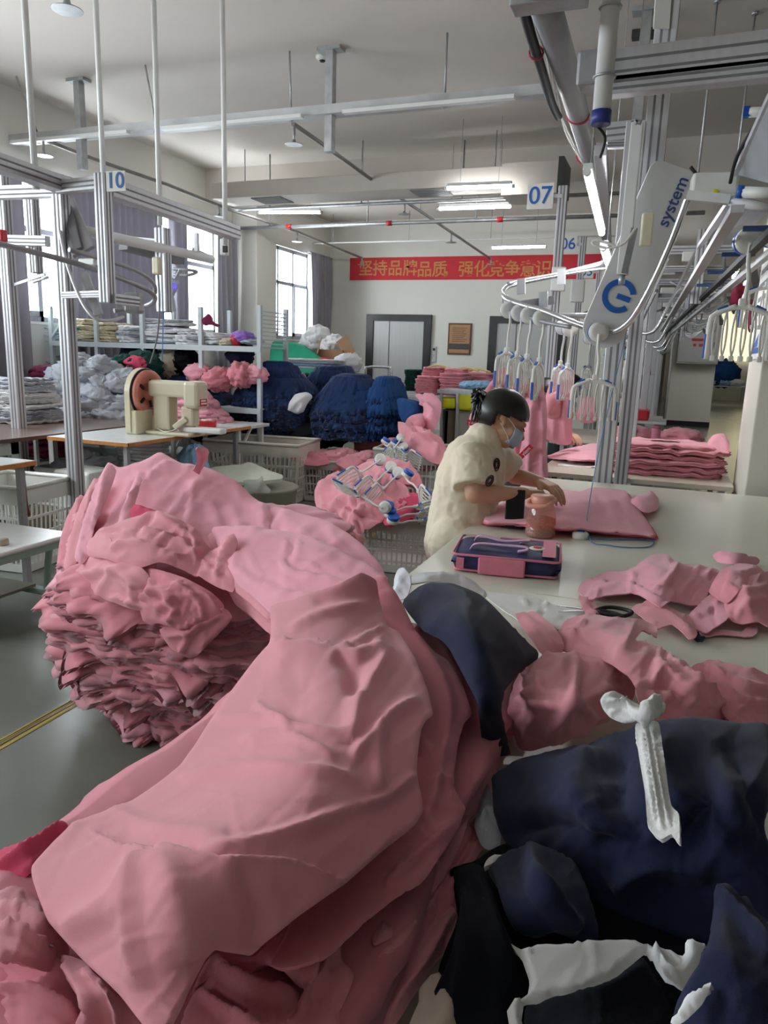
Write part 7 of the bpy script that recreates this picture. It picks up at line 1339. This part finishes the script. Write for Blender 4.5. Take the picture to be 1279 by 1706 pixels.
# ---------------------------------------------------------------- pile of garments and hangers on the front basket
for i, (pl, ct, fo, mt, lb) in enumerate((
 ([(522, 830), (524, 808), (538, 795), (560, 785), (590, 778), (608, 765), (622, 762), (640, 775), (660, 790), (680, 812), (684, 840), (665, 850), (640, 862), (620, 876), (600, 888), (570, 893), (545, 880), (530, 860)],
  [(522, 830, 'Y', 4.6), (608, 765, 'Y', 5.1), (680, 812, 'Y', 4.8), (600, 888, 'Y', 4.25), (530, 860, 'Y', 4.4), (600, 820, 'Y', 4.5), (640, 862, 'Y', 4.35)],
  [([(530, 815), (570, 800), (610, 815)], 'k', 9, .03), ([(545, 860), (575, 830), (620, 820)], 'k', 8, .03), ([(560, 885), (575, 850), (590, 835)], 'k', 6, .025), ([(590, 885), (600, 850), (640, 840)], 'k', 7, .03), ([(600, 790), (630, 800), (660, 820)], 'k', 8, .03), ([(575, 885), (590, 860), (625, 850)], 'k', 5, .025)], PINK, 'large pink garment spilling over the basket of hangers'),
 ([(608, 775), (612, 762), (640, 762), (665, 762), (690, 775), (705, 800), (706, 812), (690, 808), (660, 802), (630, 792)],
  [(608, 775, 'Y', 5.1), (665, 762, 'Y', 5.3), (706, 812, 'Y', 5.0), (660, 802, 'Y', 4.8), (660, 780, 'Y', 5.0)], [([(640, 765), (670, 780), (700, 805)], 'k', 7, .03), ([(620, 770), (650, 790), (690, 800)], 's', 8, .02)], PINK2, 'pink garment lying behind the row of hanger rollers'),
 ([(630, 850), (640, 835), (665, 820), (690, 818), (702, 830), (705, 845), (690, 858), (660, 868), (640, 872)], [(630, 850, 'Y', 4.5), (690, 818, 'Y', 4.8), (705, 845, 'Y', 4.6), (640, 872, 'Y', 4.3), (668, 842, 'Y', 4.5)], [([(640, 855), (670, 835), (700, 832)], 'k', 6, .03), ([(650, 866), (680, 850), (702, 845)], 'k', 5, .03)], HOTP, 'deep pink garment inside the basket of hangers'),
 ([(485, 765), (482, 745), (492, 740), (515, 748), (540, 760), (560, 768), (530, 774), (500, 772)], [(485, 765, 'Y', 6.5), (492, 740, 'Y', 6.7), (560, 768, 'Y', 6.5), (520, 762, 'Y', 6.4)], [([(490, 748), (520, 758), (550, 768)], 'k', 6, .03)], PINK2, 'pink garment heaped at the left of the basket behind'),
 ([(555, 768), (570, 758), (590, 753), (605, 760), (612, 775), (590, 778), (570, 778)], [(555, 768, 'Y', 6.5), (590, 753, 'Y', 6.7), (612, 775, 'Y', 6.4), (585, 768, 'Y', 6.4)], [([(565, 770), (590, 762), (605, 772)], 'k', 6, .03)], PINK2, 'pink garment heaped at the right of the basket behind'))):
    tag(relief('pink_garment', mt, pl, ct, fo, 4, .03, .006, 8, 5, .015, 190.+i, auto=.018), lb, 'garment')
def hang_along(px, py, Y, dn, face, label, sc=.8):
    z = -np.asarray(dn, float); z /= np.linalg.norm(z); y = np.asarray(face, float); y = y-z*(y@z); y /= np.linalg.norm(y); x = np.cross(y, z)
    R = Matrix(np.stack([x, y, z], 1).tolist()); return hang(px, py, Y, 0, label, None, R.to_euler(), sc)
for px, py, Y, dn, fc, lb in ((634, 764, 4.72, -RT*.62-UP*.45+FW*-.3, FW+UP*.9, 'topmost hanger of the pile, blue ends up, over the spilled pink garment'), (652, 776, 4.72, -RT*.5-UP*.5-FW*.4, FW+UP*.8, 'second hanger of the pile behind the topmost one'),
    (664, 786, 4.70, -RT*.45-UP*.5-FW*.4, FW+UP*.9, 'hanger of the pile lying in its middle'), (676, 794, 4.68, RT*.3-UP*.4-FW*.5, FW+UP*.8, 'hanger of the pile at the upper right'),
    (640, 846, 4.22, -RT*.85+UP*.42+FW*.25, FW*.3+UP, 'hanger lying left on the spilled pink garment, roller to the right'), (646, 850, 4.3, RT*.9+UP*.12+FW*.3, FW*.3+UP, 'hanger at the front of the pile with a blue roller'),
    (650, 860, 4.28, RT*.9+UP*.06+FW*.3, FW*.5+UP*.8, 'hanger beneath the front one in the pile'), (654, 869, 4.26, RT*.9+UP*.02+FW*.3, FW*.3+UP, 'lowest hanger of the pile on the basket rim')):
    hang_along(px, py, Y, dn, fc, lb)
for px, py, dn, lb in ((668, 728, -RT*.3-UP*.5-FW*.5, 'hanger on the back basket nearest the twisted pink cloth'), (640, 738, RT*.4-UP*.4-FW*.5, 'leftmost hanger on the back basket'), (655, 742, RT*.5-UP*.4-FW*.4, 'lowest hanger on the back basket'), (672, 742, -RT*.1-UP*.6-FW*.5, 'hanger at the right of the back basket rim')):
    hang_along(px, py, 6.0, dn, FW+UP*.8, lb, .75)
# ================================================================ people
from mathutils.bvhtree import BVHTree
def capsule(m, p0, r0, p1, r1, n=14):
    p0, p1 = np.asarray(p0, float), np.asarray(p1, float); d = p1-p0; L = np.linalg.norm(d)+1e-9; d = d/L
    P, R = [], []
    for a in np.linspace(-math.pi/2+.05, 0, 5): P.append(p0+d*r0*math.sin(a)); R.append(r0*math.cos(a))
    for t in (.25, .5, .75): P.append(p0+d*L*t); R.append(r0+(r1-r0)*t)
    for a in np.linspace(0, math.pi/2-.05, 5): P.append(p1+d*r1*math.sin(a)); R.append(r1*math.cos(a))
    m.tube(P, R, n); return m
def limb(m, pts, rad):
    for i in range(len(pts)-1): capsule(m, pts[i], rad[i], pts[i+1], rad[i+1])
    return m
def fuse(m, name, mat, vox, smooth, parent, disp=None):
    """Melt overlapping volumes into one continuous skin."""
    o = m.build('tmp', mat); r = o.modifiers.new('r', 'REMESH'); r.mode = 'VOXEL'; r.voxel_size = vox; r.use_smooth_shade = True
    s = o.modifiers.new('s', 'SMOOTH'); s.iterations = smooth; s.factor = .5
    dg = bpy.context.evaluated_depsgraph_get(); dg.update(); me = bpy.data.meshes.new_from_object(o.evaluated_get(dg)); loc = np.array(o.location); bpy.data.objects.remove(o)
    n = len(me.vertices); V = np.empty(n*3); me.vertices.foreach_get('co', V); V = V.reshape(-1, 3)+loc
    if disp is not None:
        N = np.empty(n*3); me.vertices.foreach_get('normal', N); V = V+N.reshape(-1, 3)*disp(V)[:, None]
    V = V-np.array(world_loc(parent)); me.vertices.foreach_set('co', V.ravel()); me.name = name
    me.materials.clear(); me.materials.append(mat); me.polygons.foreach_set('use_smooth', [True]*len(me.polygons)); me.update()
    q = bpy.data.objects.new(name, me); COL.objects.link(q); q.parent = parent; return q
SKIN = pm('skin', (206, 160, 132), .5, var=.04, vs=14, spec=.4); HAIR = pm('black_hair', (22, 19, 20), .35, var=.3, vs=60, spec=.6, stretch=(1, 1, 6))
TEE = pm('cream_tshirt', (232, 220, 196), .85, var=.02, vs=6, bump=.15, bs=700, sheen=.2); PANTS = pm('beige_trousers', (206, 186, 162), .85, var=.04, vs=6, bump=.15, bs=700)
MASKM = pm('blue_mask', (176, 204, 226), .7, var=.03, bump=.2, bs=200)
def worker():
    J = {k: Pd(*v) for k, v in dict(pel=(768, 905, 3.05), mid=(772, 838, 3.05), chest=(790, 775, 3.05), neckb=(806, 734, 3.04), neckt=(820, 712, 3.03),
         ns=(786, 766, 2.90), ne=(791, 822, 2.86), nw=(872, 822, 2.90), nh=(900, 817, 2.96), fs=(820, 758, 3.20), fe=(858, 792, 3.26), fw=(898, 803, 3.16), fh=(918, 810, 3.11)).items()}
    t = thing('person', 'woman in a cream t-shirt and blue face mask bending over the cutting table', 'person', (J['pel'][0], J['pel'][1], 0))
    pel = J['pel']; hipn, hipf = pel+[0, -.085, .0], pel+[0, .085, .0]
    knn, knf = np.array([pel[0]+.04, hipn[1]-.01, .42]), np.array([pel[0]+.04, hipf[1]+.01, .42]); ann, anf = np.array([pel[0]-.04, knn[1], .08]), np.array([pel[0]-.04, knf[1], .08])
    b = M()
    limb(b, [pel, J['mid'], J['chest'], J['neckb']], [.12, .105, .11, .065]); limb(b, [J['neckb'], J['neckt']], [.052, .048])
    for s, e, w in (('ns', 'ne', 'nw'), ('fs', 'fe', 'fw')): limb(b, [J['chest']*.6+J[s]*.4, J[s], J[e], J[w]], [.07, .052, .040, .026])
    for h, k, a in ((hipn, knn, ann), (hipf, knf, anf)):
        limb(b, [pel, h, k, a], [.1, .088, .055, .038]); limb(b, [a, a+[.0, 0, -.045], a+[.13, 0, -.05]], [.036, .034, .026])
    # head
    f = RT*.86-UP*.40+FW*.10; f /= np.linalg.norm(f); u = UP*.93+RT*.36; u = u-f*(u@f); u /= np.linalg.norm(u); s = np.cross(u, f)
    if s@FW > 0: s = -s   # s: towards the camera side
    H = Pd(838, 698, 3.02); B = np.stack([f, s, u], 1)
    b.ball(H+u*.018-f*.008, 1, 14, (.093, .074, .088), B); b.ball(H-u*.045+f*.03, 1, 12, (.058, .056, .062), B); b.ball(H-u*.085+f*.048, 1, 10, (.026, .03, .022), B)
    capsule(b, H-u*.01+f*.088, .008, H-u*.038+f*.104, .013)                     # nose
    capsule(b, H+u*.008+f*.082+s*.03, .012, H+u*.008+f*.082-s*.03, .012)         # brow
    capsule(b, H-u*.055+f*.082+s*.016, .009, H-u*.055+f*.082-s*.016, .009)       # lips
    for q in (1, -1):
        capsule(b, H-u*.002-f*.012+s*q*.074, .010, H-u*.032-f*.004+s*q*.072, .008); capsule(b, H+u*.006-f*.022+s*q*.074, .008, H-u*.02-f*.022+s*q*.075, .007)
        b.ball(H-u*.04+f*.045+s*q*.042, .022, 8)
    # hands
    def hand(w, h, side, tip):
        d = h-w; d /= np.linalg.norm(d); up = np.array([0, 0, 1.])-d*d[2]; up /= np.linalg.norm(up); r = np.cross(d, up)*side
        k = w+d*.075-up*.004
        for q in (-.026, -.009, .009, .026): capsule(b, w+r*q*.6+d*.01, .018, k+r*q, .0125)
        for i, (q, L) in enumerate(((-.028, .062), (-.0095, .072), (.0095, .068), (.028, .052))):
            a0 = k+r*q; a1 = a0+d*L*.45-up*.012+r*q*.15; a2 = a1+d*L*.33-up*.022; a3 = a2+d*L*.2-up*.020
            limb(b, [a0, a1, a2, a3], [.0095, .0088, .008, .0068])
        t0 = w+d*.02-r*.028; t1 = t0+d*.03-r*.022-up*.012; t2 = t1+d*.028-r*.002-up*.016; limb(b, [t0, t1, t2], [.013, .0105, .0085])
    hand(J['nw'], J['nh'], 1, None); hand(J['fw'], J['fh'], -1, None)
    body = fuse(b, 'body', SKIN, .0048, 4, t)
    # clothes
    c = M(); limb(c, [pel+[0, 0, .0], J['mid'], J['chest'], J['neckb']], [.155, .135, .135, .082])
    c.ball(J['mid']*.5+J['chest']*.5+s*0, .14, 12, (1.0, 1.15, 1.1))
    for h in (hipn, hipf): capsule(c, h, .115, h+[0, 0, .03], .11)
    for q, e, r0, r1 in (('ns', 'ne', .078, .088), ('fs', 'fe', .074, .078)):
        a = J['chest']*.45+J[q]*.55; e2 = J[q]+(J[e]-J[q])*(.80 if q == 'ns' else .72); c.tube([a, J[q], J[q]*.5+e2*.5, e2], [.085, r0, (r0+r1)/2, r1], 18)
    def cl(V):
        h = .0045*crumple(V*8, 3.)+.0035*crumple(V*18, 8.)+.0015*crumple(V*38, 2.); return h
    tee = fuse(c, 'tshirt', TEE, .0075, 3, t, cl)
    p = M()
    for h, k, a in ((hipn, knn, ann), (hipf, knf, anf)): limb(p, [pel-[0, 0, .04], h-[0, 0, .04], k], [.12, .112, .085]); p.tube([k+[0, 0, .05], k, a+[0, 0, .02]], [.085, .082, .072], 16)
    fuse(p, 'trousers', PANTS, .009, 3, t, lambda V: .005*crumple(V*6, 5.))
    sh = M()
    for a in (ann, anf): limb(sh, [a+[-.02, 0, -.04], a+[.14, 0, -.045]], [.042, .034])
    fuse(sh, 'shoes', BLACK, .007, 2, t)
    # hair: cap following the skull, tied up at the back
    hb = M().ball(H+u*.020-f*.010, 1, 26, (.104, .086, .098), B); V = np.array(hb.v); L = (V-H)@B
    keep = (L[:, 2] > -.004+.15*np.maximum(L[:, 0], 0)**1+ (L[:, 0] > .06)*.012) | ((L[:, 0] < -.035) & (L[:, 2] > -.055))
    hb.f = [q for q in hb.f if all(keep[i] for i in q)]; hb.sm = [True]*len(hb.f)
    hc = hb.build('hair', HAIR, t); hm = hc.modifiers.new('t', 'SOLIDIFY'); hm.thickness = .012; hm.offset = 0
    pt = M(); rs = np.random.RandomState(3); kp = Pd(812, 672, 3.02)
    for i in range(90):
        a = kp+rs.normal(size=3)*.014; e = Pd(793+rs.randint(-9, 16), 662+rs.randint(-14, 46), 3.02+rs.uniform(-.05, .05)); mm = (a+e)/2+UP*rs.uniform(.01, .035)-RT*.012
        pt.tube(crom([a, mm, e], 5), [.007]*4+[.006]*3+[.005, .004, .003, .001], 5)
    pt.ball(kp+RT*.004, .03, 10, (1, 1, .9)); pt.build('ponytail', HAIR, t)
    M().tube([kp+RT*.018+s*.026*math.cos(x)+UP*.026*math.sin(x) for x in np.linspace(0, 6.28, 18, endpoint=False)], .005, 6, closed=True).build('hair_tie', BLACK, t)
    # mask
    G = []
    for i in range(13):
        q = (i/12-.5)*2; row = []
        for j in range(9):
            v = j/8; w = .068-.010*v; ff = .108-.055*q*q-.012*abs(v-.45)+(-.010 if v > .8 else 0)
            row.append(H+s*q*w+f*(ff)+u*(-.022-.070*v))
        G.append(row)
    mk = M().grid(G, True).build('face_mask', MASKM, t); mk.modifiers.new('t', 'SOLIDIFY').thickness = .003
    for y0, y1 in ((-.026, .004), (-.088, -.034)): M().tube(crom([H+s*.066+f*.05+u*y0, H+s*.078+f*.02+u*(y0+y1)/2, H+s*.082-f*.02+u*y1], 5), .0016, 5).build('mask_loop', WPLAS, mk)
    for q in (1, -1): M().tube(crom([H+u*-.010+f*.083+s*q*.047, H+u*-.014+f*.093+s*q*.033, H+u*-.012+f*.096+s*q*.018], 4), .0028, 5).build('eyelash', HAIR, t)
    # print on the shirt: two dark ovals with a small link
    dg = bpy.context.evaluated_depsgraph_get(); off = Vector(world_loc(t)); bv = BVHTree.FromObject(tee, dg); PR = pm('brown_print', (70, 56, 54), .8, var=.2, vs=60)
    for k, (px, py, rx, ry) in enumerate(((826, 774, .014, .024), (815, 800, .013, .026))):
        r = ray(px, py); hit = bv.ray_cast(Vector(CP)-off, Vector(r))
        if hit[0] is None: continue
        g = M(); n = np.array(hit[1]); x = np.cross(UP, n); x /= np.linalg.norm(x); y = np.cross(n, x); c0 = np.array(hit[0]+off)
        for q in (1., .62):
            g.tube([c0+n*.004+x*rx*q*math.cos(a)+y*ry*q*math.sin(a) for a in np.linspace(0, 6.28, 20, endpoint=False)], .0035, 5, closed=True)
        g.build('shirt_print', PR, t)
    return t, J
W1, WJ = worker()
def other(d, label, cols, rz=0.):
    o = dup(W1, np.array(W1.location)+np.asarray(d), rz, label)
    for ch in o.children:
        for k, mt in cols.items():
            if ch.name.startswith(k): ch.material_slots[0].link = 'OBJECT'; ch.material_slots[0].material = mt
    for ch in list(o.children):
        if ch.name.startswith('shirt_print'): bpy.data.objects.remove(ch)
    return o
h = WJ['nw']*.5+WJ['nh']*.5
other((PY(938, 738, 5.25)-h)*[1, 1, 0], 'worker hidden behind the hanging pink garments, one forearm on the packing table', {'tshirt': PINK, 'trousers': DARKM})
PRT = pm('white_blue_print', (206, 212, 226), .85, var=.35, vs=40)
other((PY(972, 699, 7.6)-h)*[1, 1, 0], 'worker with black hair and printed white top at the far packing table', {'tshirt': PRT, 'trousers': DARKM})
hd = Pd(838, 698, 3.02); q = PY(478, 598, 9.2)
other((q-hd)*[1, 1, 0], 'worker bending behind the navy mounds near the green sheet, brown hair', {'tshirt': WHITEC, 'trousers': DARKM, 'hair': pm('brown_hair', (62, 46, 40), .4, var=.3, vs=50), 'ponytail': pm('brown_hair', (62, 46, 40), .4)})
